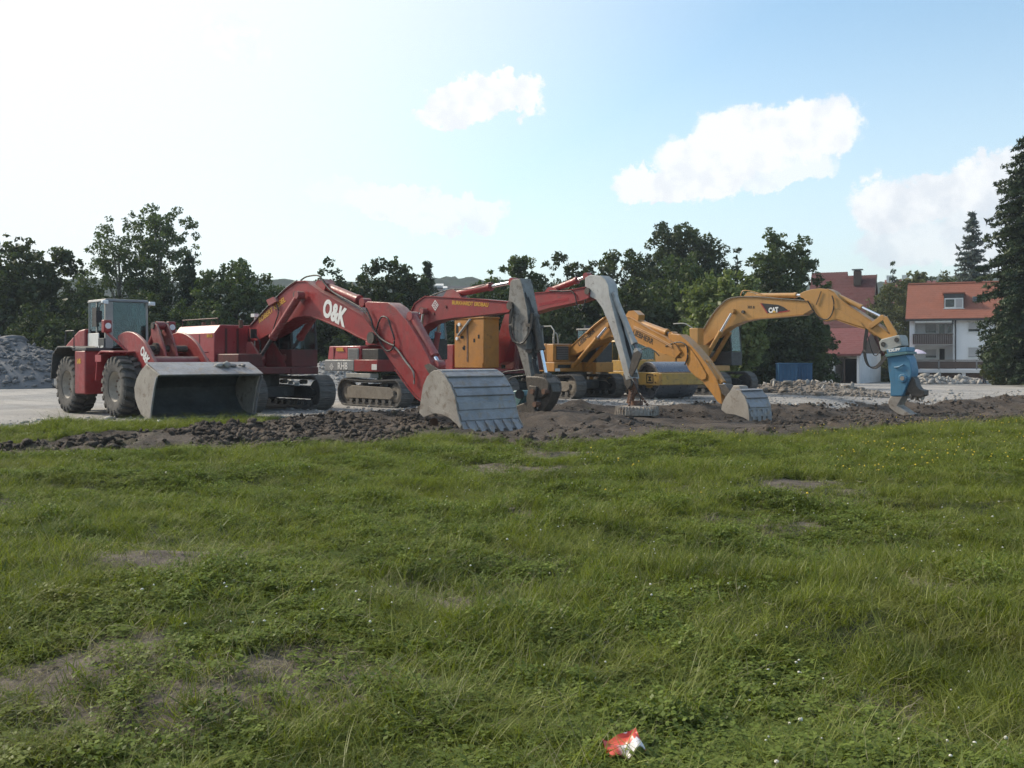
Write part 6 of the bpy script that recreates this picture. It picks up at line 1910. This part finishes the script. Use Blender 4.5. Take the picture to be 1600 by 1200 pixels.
    for a_, b_ in ((1422, 618), (1430, 619), (1438, 618)):
        MB().prism(g.pts([(a_ - 3, b_), (a_ + 3, b_), (a_ + 1, b_ + 7)], yc + .2), yc + .2, -yc - .2).build('jaw_tooth', M['steel_side'], cr)
    x, z = g.at(1411, 591, yc); MB().cyl((x, yc - .08, z), (x, -yc + .08, z), .17, n=18).build('hinge_pin', M['blue'], cr, .02)
    MB().cyl((x, yc - .10, z), (x, yc - .082, z), .09, n=14).build('pin_cap', M['steel_side'], cr)
    x0_, z0_ = g.at(1398, 574, yc); x1_, z1_ = g.at(1412, 569, yc)
    MB().tube([(x0_, yc - .03, z0_), ((x0_ + x1_) / 2, yc - .06, z0_ + .02), (x1_, yc - .03, z1_)], .03, 6).build('lifting_handle', M['blue'], cr)
    for k in range(3):
        hose(root, [g.p3(a_ + k * 1.6, b_ + k, -.3 - .05 * k) for a_, b_ in ((1353, 513), (1350, 535), (1350, 556), (1356, 571), (1367, 573), (1378, 562), (1386, 552))], .026)
    hose(root, [g.p3(a_, b_, -.4) for a_, b_ in ((1353, 513), (1357, 530), (1362, 548), (1368, 556), (1376, 548))], .02)
    return g, root


E_rig, E_root = excavator_e()


def road_roller():
    g = Rig(6.64, 42.5, 0, 29)
    g.O[2] = h1(6.6, 42.3)
    root = place(g, 'road_roller', 'yellow road roller with a wide smooth steel drum between two yellow excavators', 'road roller')
    Rd = .78; W = 2.1; hw = W / 2
    d = MB().lathe([(.10, -hw + .12), (Rd - .14, -hw + .12), (Rd - .14, -hw), (Rd - .02, -hw), (Rd, -hw + .02), (Rd, hw - .02), (Rd - .02, hw), (Rd - .14, hw), (Rd - .14, hw - .12), (.10, hw - .12)], (0, 0, Rd), 44)
    dr = d.build('drum', M['drum'], root)
    for y in (-hw + .08, hw - .11):
        MB().lathe([(.0, 0), (.34, 0), (.34, .03), (.0, .03)], (0, y, Rd), 24).build('drum_hub', M['roller_yellow'], dr)
    for k in range(6):
        a = k * math.pi / 3
        MB().cyl((.42 * math.cos(a), -hw + .06, Rd + .42 * math.sin(a)), (.42 * math.cos(a), -hw + .12, Rd + .42 * math.sin(a)), .05, n=8).build('rubber_mount', M['black'], dr)
    # frame round the drum: side plates, front bar with scraper, rear bar
    f = MB()
    for y0, y1 in ((-hw - .20, -hw - .06), (hw + .06, hw + .20)): f.box(-1.05, .98, y0, y1, .58, 1.12)
    f.box(.984, 1.22, -hw - .20, hw + .20, .60, 1.10)
    f.box(-1.35, -1.054, -hw - .20, hw + .20, .58, 1.14)
    fr = f.build('drum_frame', M['roller_yellow'], root, .03)
    # square emblem on the near side plate
    y = -hw - .203
    e = MB()
    c0, c1, z0, z1 = .18, .66, .66, 1.04
    for a in ((c0, c1, z0, z0 + .05), (c0, c1, z1 - .05, z1), (c0, c0 + .05, z0 + .05, z1 - .05), (c1 - .05, c1, z0 + .05, z1 - .05)):
        e.box(a[0], a[1], y - .006, y, a[2], a[3])
    e.build('emblem', M['decal_black'], fr)
    MB().prism([(c0 + .10, z0 + .09), (c1 - .10, z0 + .09), (c1 - .22, z0 + .20), (c1 - .10, z1 - .09), (c0 + .10, z1 - .09), (c0 + .20, (z0 + z1) / 2)], y - .006, y).build('emblem', M['decal_black'], fr, smooth=False)
    for a in ((.82, .70), (.82, 1.0)):
        MB().cyl((a[0], y - .03, a[1]), (a[0], y, a[1]), .035, n=8).build('bolt', M['rust'], fr)
    MB().box(.70, .98, -hw, hw, 1.104, 1.135).build('scraper_bar', M['rust'], fr)
    # articulated rear part: hood, platform, cab, wheels
    MB().box(-1.9, -1.354, -.35, .35, .55, .95).build('hitch', M['frame_dark'], root, .03)
    MB().box(-4.9, -1.9, -.85, .85, .70, 1.15).build('rear_frame', M['roller_yellow'], root, .03)
    hd = MB().prism([(-5.0, 1.16), (-3.1, 1.16), (-3.1, 2.05), (-4.3, 2.0), (-5.0, 1.75)], -.80, .80).build('engine_hood', M['roller_yellow'], root, .04)
    for k in range(6): MB().box(-4.6 + k * .2, -4.48 + k * .2, -.812, -.802, 1.35, 1.75).build('vent_slot', M['darkgrey'], hd)
    cab(root, -3.05, -1.85, -.78, .78, 1.16, 2.52, 1.62, 'roller_yellow', 'roller_yellow', lean=.05, roof='roller_yellow')
    for yy in (-.98, .98):
        wheel(root, (-3.9, yy, .72), .72, .46, -1 if yy < 0 else 1, rimmat='roller_yellow')
    return g, root


def wheel(root, c, Rr, W, side, lugs=20, rimmat='rim'):
    """earth-mover wheel: lugged tyre, dished rim, hub"""
    w = MB().cyl((c[0], c[1] - .12, c[2]), (c[0], c[1] + .12, c[2]), Rr * .22, n=16).build('wheel', M['frame_dark'], root)
    ri = Rr * .47
    hw = W / 2
    prof = [(ri, -hw * .72), (ri + .03, -hw * .86), (Rr * .74, -hw * 1.0), (Rr * .86, -hw * .94), (Rr * .905, -hw * .80), (Rr * .915, 0), (Rr * .905, hw * .80), (Rr * .86, hw * .94), (Rr * .74, hw), (ri + .03, hw * .86), (ri, hw * .72)]
    b = MB().lathe(prof, c, 48)
    for s in (-1, 1):
        for k in range(lugs):
            a0 = 2 * math.pi * (k + (.5 if s > 0 else 0)) / lugs
            q = []
            da = 2 * math.pi / lugs
            for (t, yy, r0, r1) in ((0.0, .04, .88, 1.0), (.28, .55, .88, .998), (.38, .92, .84, .975), (.42, 1.02, .74, .90)):
                for e in (-.24, .24):
                    a = a0 + da * (t + e * (1 if yy < .95 else .85))
                    for r in (r0, r1): q.append((c[0] + Rr * r * math.cos(a), c[1] + s * hw * yy, c[2] + Rr * r * math.sin(a)))
            fs = [(0, 1, 3, 2)]
            for i in (0, 4, 8): fs += [(i, i + 4, i + 5, i + 1), (i + 2, i + 3, i + 7, i + 6), (i + 1, i + 5, i + 7, i + 3), (i, i + 2, i + 6, i + 4)]
            fs.append((12, 14, 15, 13))
            b.add(q, fs)
    b.build('tyre', M['tyre'], w, sharp=30)
    o = side
    rp = [(.02, hw * .42), (Rr * .20, hw * .42), (Rr * .22, hw * .30), (Rr * .36, hw * .28), (Rr * .44, hw * .50), (ri - .005, hw * .72), (ri + .015, hw * .80), (ri + .015, hw * .70)]
    MB().lathe([(r, y * o) for r, y in rp], c, 36).build('rim', M[rimmat], w)
    nb = MB()
    for k in range(10):
        a = 2 * math.pi * k / 10
        p = Vector((c[0] + Rr * .29 * math.cos(a), c[1] + o * hw * .28, c[2] + Rr * .29 * math.sin(a)))
        nb.cyl(p, p + Vector((0, o * .05, 0)), .028, n=6)
    nb.build('wheel_nuts', M['rust'], w)
    return w


road_roller()


def wheel_loader():
    g = Rig(-10.4, 29.4, 0, 44)
    g.O[2] = h1(-10.6, 29.6)
    root = place(g, 'wheel_loader', 'red wheel loader with a wide grey bucket lowered to the ground', 'wheel loader')
    Rw = .89; Wt = .70; tr = 1.05; wb = -3.62
    for x in (0, wb):
        for s in (-1, 1): wheel(root, (x, s * tr, Rw), Rw, Wt, s)
        MB().cyl((x, -tr + .2, Rw), (x, tr - .2, Rw), .2, n=14).build('axle', M['frame_dark'], root)
    MB().box(-1.25, .75, -.52, .52, .55, 1.75).build('front_frame', M['red'], root, .04)
    MB().box(-5.3, -1.75, -.62, .62, .70, 1.62).build('rear_frame', M['frame_dark'], root, .03)
    MB().cyl((-1.5, 0, .55), (-1.5, 0, 1.65), .2, n=14).build('articulation_joint', M['frame_dark'], root)
    MB().box(-1.75, -1.25, -.25, .25, .8, 1.4).build('steering_link', M['frame_dark'], root)
    # hood falling away to the rear
    zt = g.at(133, 515, -.7)[1]
    hood = MB().prism([(-5.55, 1.625), (-3.68, 1.625), (-3.68, zt + .02), (-4.2, zt - .02), (-5.15, zt - .42), (-5.55, zt - .60)], -.78, .78).build('engine_hood', M['red'], root, .05)
    for k in range(5): MB().box(-5.2 + k * .26, -5.04 + k * .26, -.792, -.783, 1.72, 1.98).build('vent_slot', M['frame_dark'], hood)
    MB().cyl((-4.4, .2, zt - .15), (-4.4, .2, zt + .35), .07, n=10).build('exhaust_pipe', M['rust'], hood)
    MB().box(-5.95, -5.554, -.95, .95, .75, 1.75).build('counterweight', M['grey'], root, .08)
    # fenders
    zf = g.at(98, 545, -1.3)[1]
    for s in (-1, 1):
        y0, y1 = (-1.45, -.62) if s < 0 else (.62, 1.45)
        MB().ribbon([(-2.80, zf - .02), (-3.1, zf + .03), (-4.15, zf + .03), (-4.55, zf - .18), (-4.72, 1.05)], y0, y1, -.05).build('rear_fender', M['darkgrey'], root, .01)
        MB().ribbon([(.20, 1.86), (-.72, 1.88), (-.95, 1.80), (-1.10, 1.05)], y0, y1, -.045).build('front_fender', M['red_hood'], root, .01)
        MB().box(-1.12, -.70, y0 - .004, y0 + .05, 1.60, 1.80).build('fender_edge', M['red_hood'], root)
        # fuel tank with steps
        t0, t1 = (-1.42, -.64) if s < 0 else (.64, 1.42)
        MB().box(-2.80, -1.98, t0, t1, .62, 1.93).build('fuel_tank', M['red'], root, .04)
        MB().box(-3.0, -1.9, t0, t1, 1.935, 2.02).build('platform', M['darkgrey'], root, .01)
    lettering('L45', M['decal_yellow'], root, (-2.58, 1.55), (-2.30, 1.55), -1.426, bold=.04)
    MB().tube([(-2.95, -1.38, zf), (-2.95, -1.38, zf + .55), (-3.6, -1.38, zf + .55), (-3.75, -1.38, zf + .02)], .022, 6, smooth=False).build('handrail', M['darkgrey'], root)
    # cab
    zc0 = 2.025
    ztop = g.at(168, 466, -.66)[1]
    c = cab(root, -3.66, -2.28, -.68, .68, zc0, ztop, zc0 + .02, 'cabgrey', 'darkgrey', lean=.06, roof='grey', rsill=zc0 + .5)
    MB().box(-2.33, -2.262, -.70, -.46, zc0, ztop - .1).build('corner_post', M['cabgrey'], c)
    MB().box(-3.62, -2.76, -.71, -.683, zc0 + .03, zc0 + .46).build('lower_panel', M['white'], c, .01)
    pl = MB().box(-2.72, -2.26, -.74, -.683, 1.78, 2.32).build('side_panel', M['darkgrey'], c, .01)
    lettering('L45', M['decal_white'], pl, (-2.68, 1.90), (-2.30, 1.90), -.745, bold=.04)
    MB().box(-3.3, -2.95, -.70, -.684, ztop - .85, ztop - .25).build('sticker', M['frame_dark'], c)
    # steering wheel and console
    sw = MB().lathe([(.19, -.015), (.215, 0), (.19, .015), (.175, 0), (.19, -.015)], (0, 0, 0), 24)
    sw.v = [(p[0] - 2.72, p[2], p[1] + zc0 + .80 + p[0] * .4) for p in sw.v]
    sw.build('steering_wheel', M['black'], c)
    MB().prism([(-2.62, zc0 + .03), (-2.36, zc0 + .03), (-2.40, zc0 + .55), (-2.62, zc0 + .70)], -.3, .3).build('dashboard', M['black'], c, .03)
    for y in (-.74, .74):
        MB().box(-2.28, -2.12, y - .09, y + .09, ztop - .18, ztop - .06).build('work_lamp', M['lamp'], c, .02)
    MB().tube([(-2.25, -.7, ztop - .15), (-2.0, -.95, ztop - .2), (-2.0, -.98, ztop - .5)], .018, 6).build('mirror_arm', M['black'], c)
    MB().box(-2.03, -1.99, -1.08, -.9, ztop - .75, ztop - .4).build('mirror', M['black'], c, .01)
    # headlights on stalks
    for s in (-1, 1):
        y = s * 1.0
        zl = g.at(154, 511, -1.0)[1]
        h = MB().box(-1.52, -1.30, y - .12, y + .12, zl - .18, zl + .20).build('headlight', M['red'], root, .03)
        MB().cyl((-1.30, y, zl + .02), (-1.28, y, zl + .02), .09, n=14).build('lens', M['lamp'], h)
        MB().cyl((-1.42, y, zl - .16), (-.75, s * .62, 1.9), .045, n=8).build('lamp_stalk', M['red_dusty'], h)
    MB().box(-.85, -.55, -.60, .60, 1.75, 2.05).build('arm_mount', M['red'], root, .03)
    # lifting arms traced from the near one
    ya = -.78
    arm = [(184, 531), (184, 525), (188, 521.5), (193, 519), (198, 518), (203, 518.3), (208, 519.8), (213, 522.7), (218, 527), (223, 532), (227, 537.5), (231, 545), (235, 553), (239, 561), (244, 571), (238, 582), (228, 586), (220, 576), (212, 564), (205, 555), (198, 545.5), (190, 538.5)]
    L = g.pts(arm, ya - .05)
    for s in (-1, 1):
        a = MB().prism(L, s * .78 - .05, s * .78 + .05).build('lift_arm', M['red'], root, .015)
        if s < 0: lettering('O&K', M['decal_white'], a, g.at(219.0, 550.5, ya - .05), g.at(231, 573, ya - .05), ya - .056, bold=.04, hscale=1.3)
    x0, z0 = g.at(238, 574, ya)
    MB().cyl((x0 - .35, -.73, z0 + .15), (x0 - .35, .73, z0 + .15), .16, n=14).build('cross_tube', M['red_dusty'], root)
    for s in (-1, 1):
        ram(root, (-.35, s * .55, 1.05), (.75, s * .55, 1.42), .10, .6, 'red_dusty', 'chrome', .06, 'lift_cylinder')
    # bell crank and tilt cylinder
    cx = [(246, 507), (250, 504.5), (254, 507), (258, 517), (262, 529), (266, 543), (269, 558), (270, 568), (260, 569), (255, 556), (251, 540), (246, 522)]
    Lc = g.pts(cx, 0)
    for y in (-.17, .17): MB().prism(Lc, y - .03, y + .03).build('bell_crank', M['red_dusty'], root, .01)
    ct = g.p3(250, 509, 0)
    ram(root, (-.75, 0, 1.95), ct, .12, .72, 'red', 'dull_rod', .07, 'tilt_cylinder')
    MB().cyl((ct[0], -.24, ct[2]), (ct[0], .24, ct[2]), .10, n=12).build('pin', M['greasy'], root)
    pm = g.p3(256, 545, 0)
    MB().cyl((pm[0], -.70, pm[2]), (pm[0], .70, pm[2]), .10, n=12).build('pin', M['greasy'], root)
    MB().cyl((pm[0], -.30, pm[2]), (pm[0], -.18, pm[2]), .18, n=14).build('pin_boss', M['greasy'], root)
    # bucket
    W = 2.92; y0 = -1.55
    sidep = [(231, 569), (222, 580), (216, 592), (212.5, 606), (213.5, 622), (218, 636), (223, 647), (230, 654), (237, 655), (239.5, 635), (243.5, 607), (247, 590), (251.5, 586), (240, 576)]
    S = g.pts(sidep, y0)
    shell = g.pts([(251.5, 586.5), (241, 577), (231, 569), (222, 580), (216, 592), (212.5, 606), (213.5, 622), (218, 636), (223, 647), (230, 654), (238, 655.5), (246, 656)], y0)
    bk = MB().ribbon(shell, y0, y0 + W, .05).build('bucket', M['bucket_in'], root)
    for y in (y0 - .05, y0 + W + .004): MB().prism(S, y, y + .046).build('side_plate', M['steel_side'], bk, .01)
    top = g.pts([(252.2, 587), (241.5, 576.3), (231.2, 567.6)], y0)
    MB().ribbon(top, y0 - .03, y0 + W + .03, -.03).build('spill_guard', M['steel'], bk)
    lip = g.pts([(236, 656), (250, 658)], y0)
    MB().ribbon(lip, y0 - .02, y0 + W + .02, -.04).build('cutting_edge', M['steel'], bk)
    for y in (y0 - .09, y0 + W + .05):
        MB().ribbon(g.pts([(239.5, 655), (242, 632), (246, 606), (249.5, 590)], y0), y, y + .04, .05).build('edge_strip', M['steel'], bk)
    # lumps of dry earth left on the spill guard
    t0 = g.at(241, 576, y0)
    for k, (yy, s) in enumerate(((y0 + 1.85, .13), (y0 + 2.05, .17), (y0 + 2.25, .11), (y0 + 2.45, .07), (y0 + 2.6, .09))):
        V, F = rocks(np.array([[t0[0] - .02 + .06 * (k % 2), yy, t0[1] + .08]]), np.array([s]), .5)
        np_mesh('earth_lump', V, F, M['stone'], bk)
    return g, root


L_rig, L_root = wheel_loader()
# ---------------------------------------------------------------- grass


def blade_tuft(name, n, spread, h0, h1_, w, lean, mat, seed, loc, segs=3, leafy=0, cat=None):
    r_ = np.random.default_rng(seed)
    V, F, T = [], [], []
    for i in range(n):
        a = r_.uniform(0, 6.28); rr = spread * math.sqrt(r_.uniform(0, 1))
        p = np.array([rr * math.cos(a), rr * math.sin(a), -.01])
        H = r_.uniform(h0, h1_); b = r_.uniform(0, 6.28); ln = lean * r_.uniform(.3, 1.3) * H
        d = np.array([math.cos(b), math.sin(b), 0]); s = np.array([-d[1], d[0], 0]) * w * r_.uniform(.7, 1.3)
        base = len(V); t0 = np.clip(r_.normal(.45, .22), 0, 1)
        for k in range(segs + 1):
            q = k / segs
            c = p + d * ln * q ** 1.8 + np.array([0, 0, H * (q - .22 * (lean) * q ** 2.5)])
            ww = s * (1 - q ** 1.6) * (.7 + .3 * q)
            if k < segs: V += [c - ww, c + ww]
            else: V.append(c)
        for k in range(segs - 1):
            F.append((base + 2 * k, base + 2 * k + 1, base + 2 * k + 3, base + 2 * k + 2)); T.append(t0)
        F.append((base + 2 * segs - 2, base + 2 * segs - 1, base + 2 * segs)); T.append(t0)
    for i in range(leafy):                         # three-lobed clover leaves on short stems
        a = r_.uniform(0, 6.28); rr = spread * math.sqrt(r_.uniform(0, 1)); z = r_.uniform(.03, .10)
        c = np.array([rr * math.cos(a), rr * math.sin(a), z]); tilt = r_.normal(0, .35, 3)
        a0 = r_.uniform(0, 6.28); t0 = np.clip(r_.normal(.5, .22), 0, 1); L = r_.uniform(.012, .022)
        for k in range(3):
            b = a0 + k * 2.094
            d = np.array([math.cos(b), math.sin(b), tilt[0] * math.cos(b) + tilt[1] * math.sin(b)]); s = np.array([-math.sin(b), math.cos(b), tilt[2] * .4])
            base = len(V)
            V += [c, c + d * L * .6 - s * L * .45, c + d * L * 1.1, c + d * L * .6 + s * L * .45]
            F.append((base, base + 1, base + 2, base + 3)); T.append(t0)
    me = bpy.data.meshes.new(name)
    me.from_pydata([tuple(p) for p in V], [], F)
    at = me.attributes.new('tint', 'FLOAT', 'FACE'); at.data.foreach_set('value', np.array(T, dtype=np.float32))
    me.materials.append(M[mat])
    o = bpy.data.objects.new(name, me); COL.objects.link(o)
    o.location = loc
    tag(o, kind='stuff')
    return o


def sow(name, tufts, P, scale, seed, tilt=.12, zs=None):
    """one object that plants copies of the tufts at the points P"""
    r_ = np.random.default_rng(seed)
    n = len(P)
    me = bpy.data.meshes.new(name)
    me.vertices.add(n); me.vertices.foreach_set('co', P.astype(np.float32).ravel())
    rot = np.stack([r_.normal(0, tilt, n), r_.normal(0, tilt, n), r_.uniform(0, 6.28, n)], 1).astype(np.float32)
    at = me.attributes.new('rot', 'FLOAT_VECTOR', 'POINT'); at.data.foreach_set('vector', rot.ravel())
    sc = np.stack([scale, scale, scale if zs is None else zs], 1).astype(np.float32)
    at = me.attributes.new('scl', 'FLOAT_VECTOR', 'POINT'); at.data.foreach_set('vector', sc.ravel())
    at = me.attributes.new('pick', 'INT', 'POINT'); at.data.foreach_set('value', r_.integers(0, len(tufts), n).astype(np.int32))
    o = bpy.data.objects.new(name, me); COL.objects.link(o)
    tag(o, kind='stuff')
    ng = bpy.data.node_groups.new(name, 'GeometryNodeTree')
    ng.interface.new_socket('Geometry', in_out='INPUT', socket_type='NodeSocketGeometry')
    ng.interface.new_socket('Geometry', in_out='OUTPUT', socket_type='NodeSocketGeometry')
    gi = ng.nodes.new('NodeGroupInput'); go = ng.nodes.new('NodeGroupOutput')
    ip = ng.nodes.new('GeometryNodeInstanceOnPoints')
    gg = ng.nodes.new('GeometryNodeGeometryToInstance')
    for t in tufts[::-1]:
        oi = ng.nodes.new('GeometryNodeObjectInfo'); oi.inputs['Object'].default_value = t; oi.transform_space = 'ORIGINAL'
        ng.links.new(oi.outputs['Geometry'], gg.inputs[0])
    def attr(nm, ty):
        a = ng.nodes.new('GeometryNodeInputNamedAttribute'); a.data_type = ty; a.inputs['Name'].default_value = nm
        return [s for s in a.outputs if s.enabled and s.name == 'Attribute'][0]
    ng.links.new(gi.outputs[0], ip.inputs['Points']); ng.links.new(gg.outputs[0], ip.inputs['Instance'])
    ip.inputs['Pick Instance'].default_value = True
    ng.links.new(attr('pick', 'INT'), ip.inputs['Instance Index'])
    ng.links.new(attr('rot', 'FLOAT_VECTOR'), ip.inputs['Rotation'])
    ng.links.new(attr('scl', 'FLOAT_VECTOR'), ip.inputs['Scale'])
    ng.links.new(ip.outputs[0], go.inputs[0])
    md = o.modifiers.new('plants', 'NODES'); md.node_group = ng
    return o


def meadow():
    T = []
    spots = [(-.8, 6.6), (.9, 7.2), (-2.2, 9.1), (1.6, 9.4), (.2, 8.4), (-1.1, 7.7), (2.3, 8.8), (-.2, 9.9)]
    def L(i): x, y = spots[i]; return (x, y, h1(x, y))
    short = [blade_tuft('grass_tuft', 30, .08, .04, .12, .0032, 1.1, 'grass', 11, L(0)), blade_tuft('grass_tuft', 28, .09, .05, .15, .0034, 1.3, 'grass', 12, L(1)),
             blade_tuft('grass_tuft', 24, .07, .06, .17, .0032, .9, 'grass', 13, L(2))]
    tall = [blade_tuft('tall_grass_tuft', 28, .09, .10, .25, .0036, .9, 'grass', 14, L(3)), blade_tuft('tall_grass_tuft', 24, .10, .10, .28, .0038, 1.25, 'grass', 15, L(4))]
    clov = [blade_tuft('clover_patch', 5, .06, .03, .09, .003, .8, 'weed', 16, L(5), leafy=20), blade_tuft('clover_patch', 3, .07, .03, .10, .003, .8, 'weed', 17, L(6), leafy=24)]
    broad = [blade_tuft('broad_weed', 12, .05, .06, .15, .011, 1.5, 'weed', 26, L(1)), blade_tuft('broad_weed', 9, .07, .08, .20, .009, 1.2, 'weed', 27, L(3), leafy=6)]
    dry = [blade_tuft('dry_grass_tuft', 8, .07, .10, .30, .0017, 1.3, 'straw', 18, L(7)), blade_tuft('dry_grass_tuft', 7, .10, .05, .14, .0026, 1.9, 'straw', 19, L(0))]
    r_ = np.random.default_rng(5)
    def points(n, dmin=2.6, dmax=30, pw=-1.15, margin=560):
        n = int(n * 1.28)
        # density falls with distance but stays even across the width
        u = r_.uniform(0, 1, n); k = pw + 2
        D = (dmin ** k + u * (dmax ** k - dmin ** k)) ** (1 / k)
        p = r_.uniform(-margin, 1600 + margin, n)
        return (p - 800) / FPX * D, D
    def clean(X, D, strip=True):
        me, ge, stp = edges(X, D)
        ok = D < me + .15
        if strip: ok |= (D > stp) & (D < ge + .1) & (to_px(X, D) < 450)
        return ok
    def put(name, tufts, n, smin, smax, keep, seed, **kw):
        X, D = points(n, **kw.pop('pts', {}))
        ok = clean(X, D)
        X, D = X[ok], D[ok]
        kp = keep(X, D)
        X, D = X[kp], D[kp]
        far = 1 + .45 * sstep(9, 26, D)            # a little broader far away, where single blades melt together
        s = r_.uniform(smin, smax, len(X)) * far
        clump = .34 + 2.0 * fbm(X, D, 1.3, 4, .62) ** 2
        P = np.stack([X, D, height(X, D)], 1)
        return sow(name, tufts, P, s, seed, zs=s * clump / (far ** .5), **kw)
    bare = bareness
    rnd = lambda X: r_.uniform(0, 1, len(X))
    put('grass', short, 84000, .75, 1.25, lambda X, D: (rnd(X) > .93 * bare(X, D) ** .8) & (rnd(X) < .30 + 1.15 * sstep(.30, .62, fbm(X + 3, D - 7, 1.6, 4, .62))), 21, tilt=.25)
    put('tall_grass', tall, 19000, .7, 1.1, lambda X, D: (fbm(X + 5, D, .8, 4, .55) + .12 * sstep(11, 22, D) + .05 * sstep(0, 6, X) > r_.uniform(.42, .62, len(X))) & (rnd(X) > 1.2 * bare(X, D)), 22, tilt=.2)
    put('clover', clov, 38000, .8, 1.4, lambda X, D: (fbm(X - 8, D + 3, .7, 4, .55) > r_.uniform(.40, .62, len(X))) & (rnd(X) > .9 * bare(X, D)), 23, pts={'dmax': 20})
    put('dry_grass', dry, 14000, .7, 1.2, lambda X, D: rnd(X) < .30 + .55 * sstep(.15, .5, bare(X, D)) + .4 * sstep(.52, .66, fbm(X + 70, D, .6, 3)), 24, tilt=.5)

    put('broad_weeds', broad, 9000, .6, 1.15, lambda X, D: (fbm(X + 44, D + 13, .9, 4, .6) > r_.uniform(.44, .66, len(X))) & (rnd(X) > bare(X, D)), 25, tilt=.2)
    # blossoms: white clover heads and yellow buttercups
    def blossoms(name, n, mat, s0, s1, hz0, hz1, sel, sd):
        X, D = points(n, 3.2, 29, -.6, 300)
        ok = clean(X, D, False) & sel(X, D) & (bareness(X, D) < .4)
        X, D = X[ok], D[ok]
        m = len(X)
        Z = height(X, D) + r_.uniform(hz0, hz1, m)
        s = r_.uniform(s0, s1, m)
        V, F = rocks(np.stack([X, D, Z], 1), s, .8, .12)
        tag(np_mesh(name, V, F, M[mat], smooth=True), kind='stuff')
    blossoms('clover_blossoms', 2200, 'petal_w', .005, .0095, .06, .15, lambda X, D: fbm(X, D + 50, .5, 3) > r_.uniform(.38, .62, len(X)), 31)
    blossoms('buttercups', 3600, 'petal_y', .008, .014, .16, .30, lambda X, D: (to_px(X, D) > 840 + 8 * (24 - D)) & (D > 11) & (fbm(X + 20, D, .45, 3) > r_.uniform(.36, .64, len(X))), 32)


meadow()


def litter():
    # crumpled red and white wrapper among the blades
    D = 3.96; X = (974 - 800) / FPX * D
    r_ = np.random.default_rng(9)
    n = 12
    k = np.linspace(-.5, .5, n)
    GX, GY = np.meshgrid(k * .145, k * .12)
    Z = (vnoise(GX * 22 + 3, GY * 22 + 5) - .5) * .07 + GX * .20 + GY * .38
    V = np.stack([GX.ravel(), GY.ravel(), Z.ravel()], 1)
    V2 = V - np.array([0, 0, .004])
    ii, jj = np.meshgrid(np.arange(n - 1), np.arange(n - 1), indexing='ij'); a = (ii * n + jj).ravel()
    F = np.stack([a, a + 1, a + n + 1, a + n], 1)
    o = np_mesh('wrapper', np.concatenate([V, V2]), np.concatenate([F, F[:, ::-1] + n * n]), M['packet'])
    o.location = (X, D, h1(X, D) + .105); o.rotation_euler = (R(2), 0, R(12))
    tag(o, 'crumpled red and white wrapper lying in the grass near the viewer', 'litter')
    for px, py, s, lab in ((249, 664, .09, 'white scrap of paper on the grass in front of the loader bucket'), (262, 744, .05, 'tiny pale scrap lying in the meadow below the loader')):
        D = CAM_H * FPX / (py - HORIZ); X = (px - 800) / FPX * D
        V, F = rocks(np.zeros((1, 3)), np.array([s]), .45, .3)
        q = np_mesh('paper_scrap', V, F, M['paper']); q.location = (X, D, h1(X, D) + .10)
        tag(q, lab, 'litter')


litter()


def haze():
    b = MB().box(-1520, 1520, -920, 2420, -4.2, 96)
    m = bpy.data.materials.new('haze_air'); m.use_nodes = True
    nt = m.node_tree
    nt.nodes.remove(nt.nodes['Principled BSDF'])
    v = nt.nodes.new('ShaderNodeVolumePrincipled')
    v.inputs['Color'].default_value = (.80, .90, 1.0, 1)
    v.inputs['Density'].default_value = .00040
    nt.links.new(v.outputs[0], nt.nodes['Material Output'].inputs['Volume'])
    o = b.build('haze', m, None, smooth=False)
    tag(o, kind='stuff')


haze()
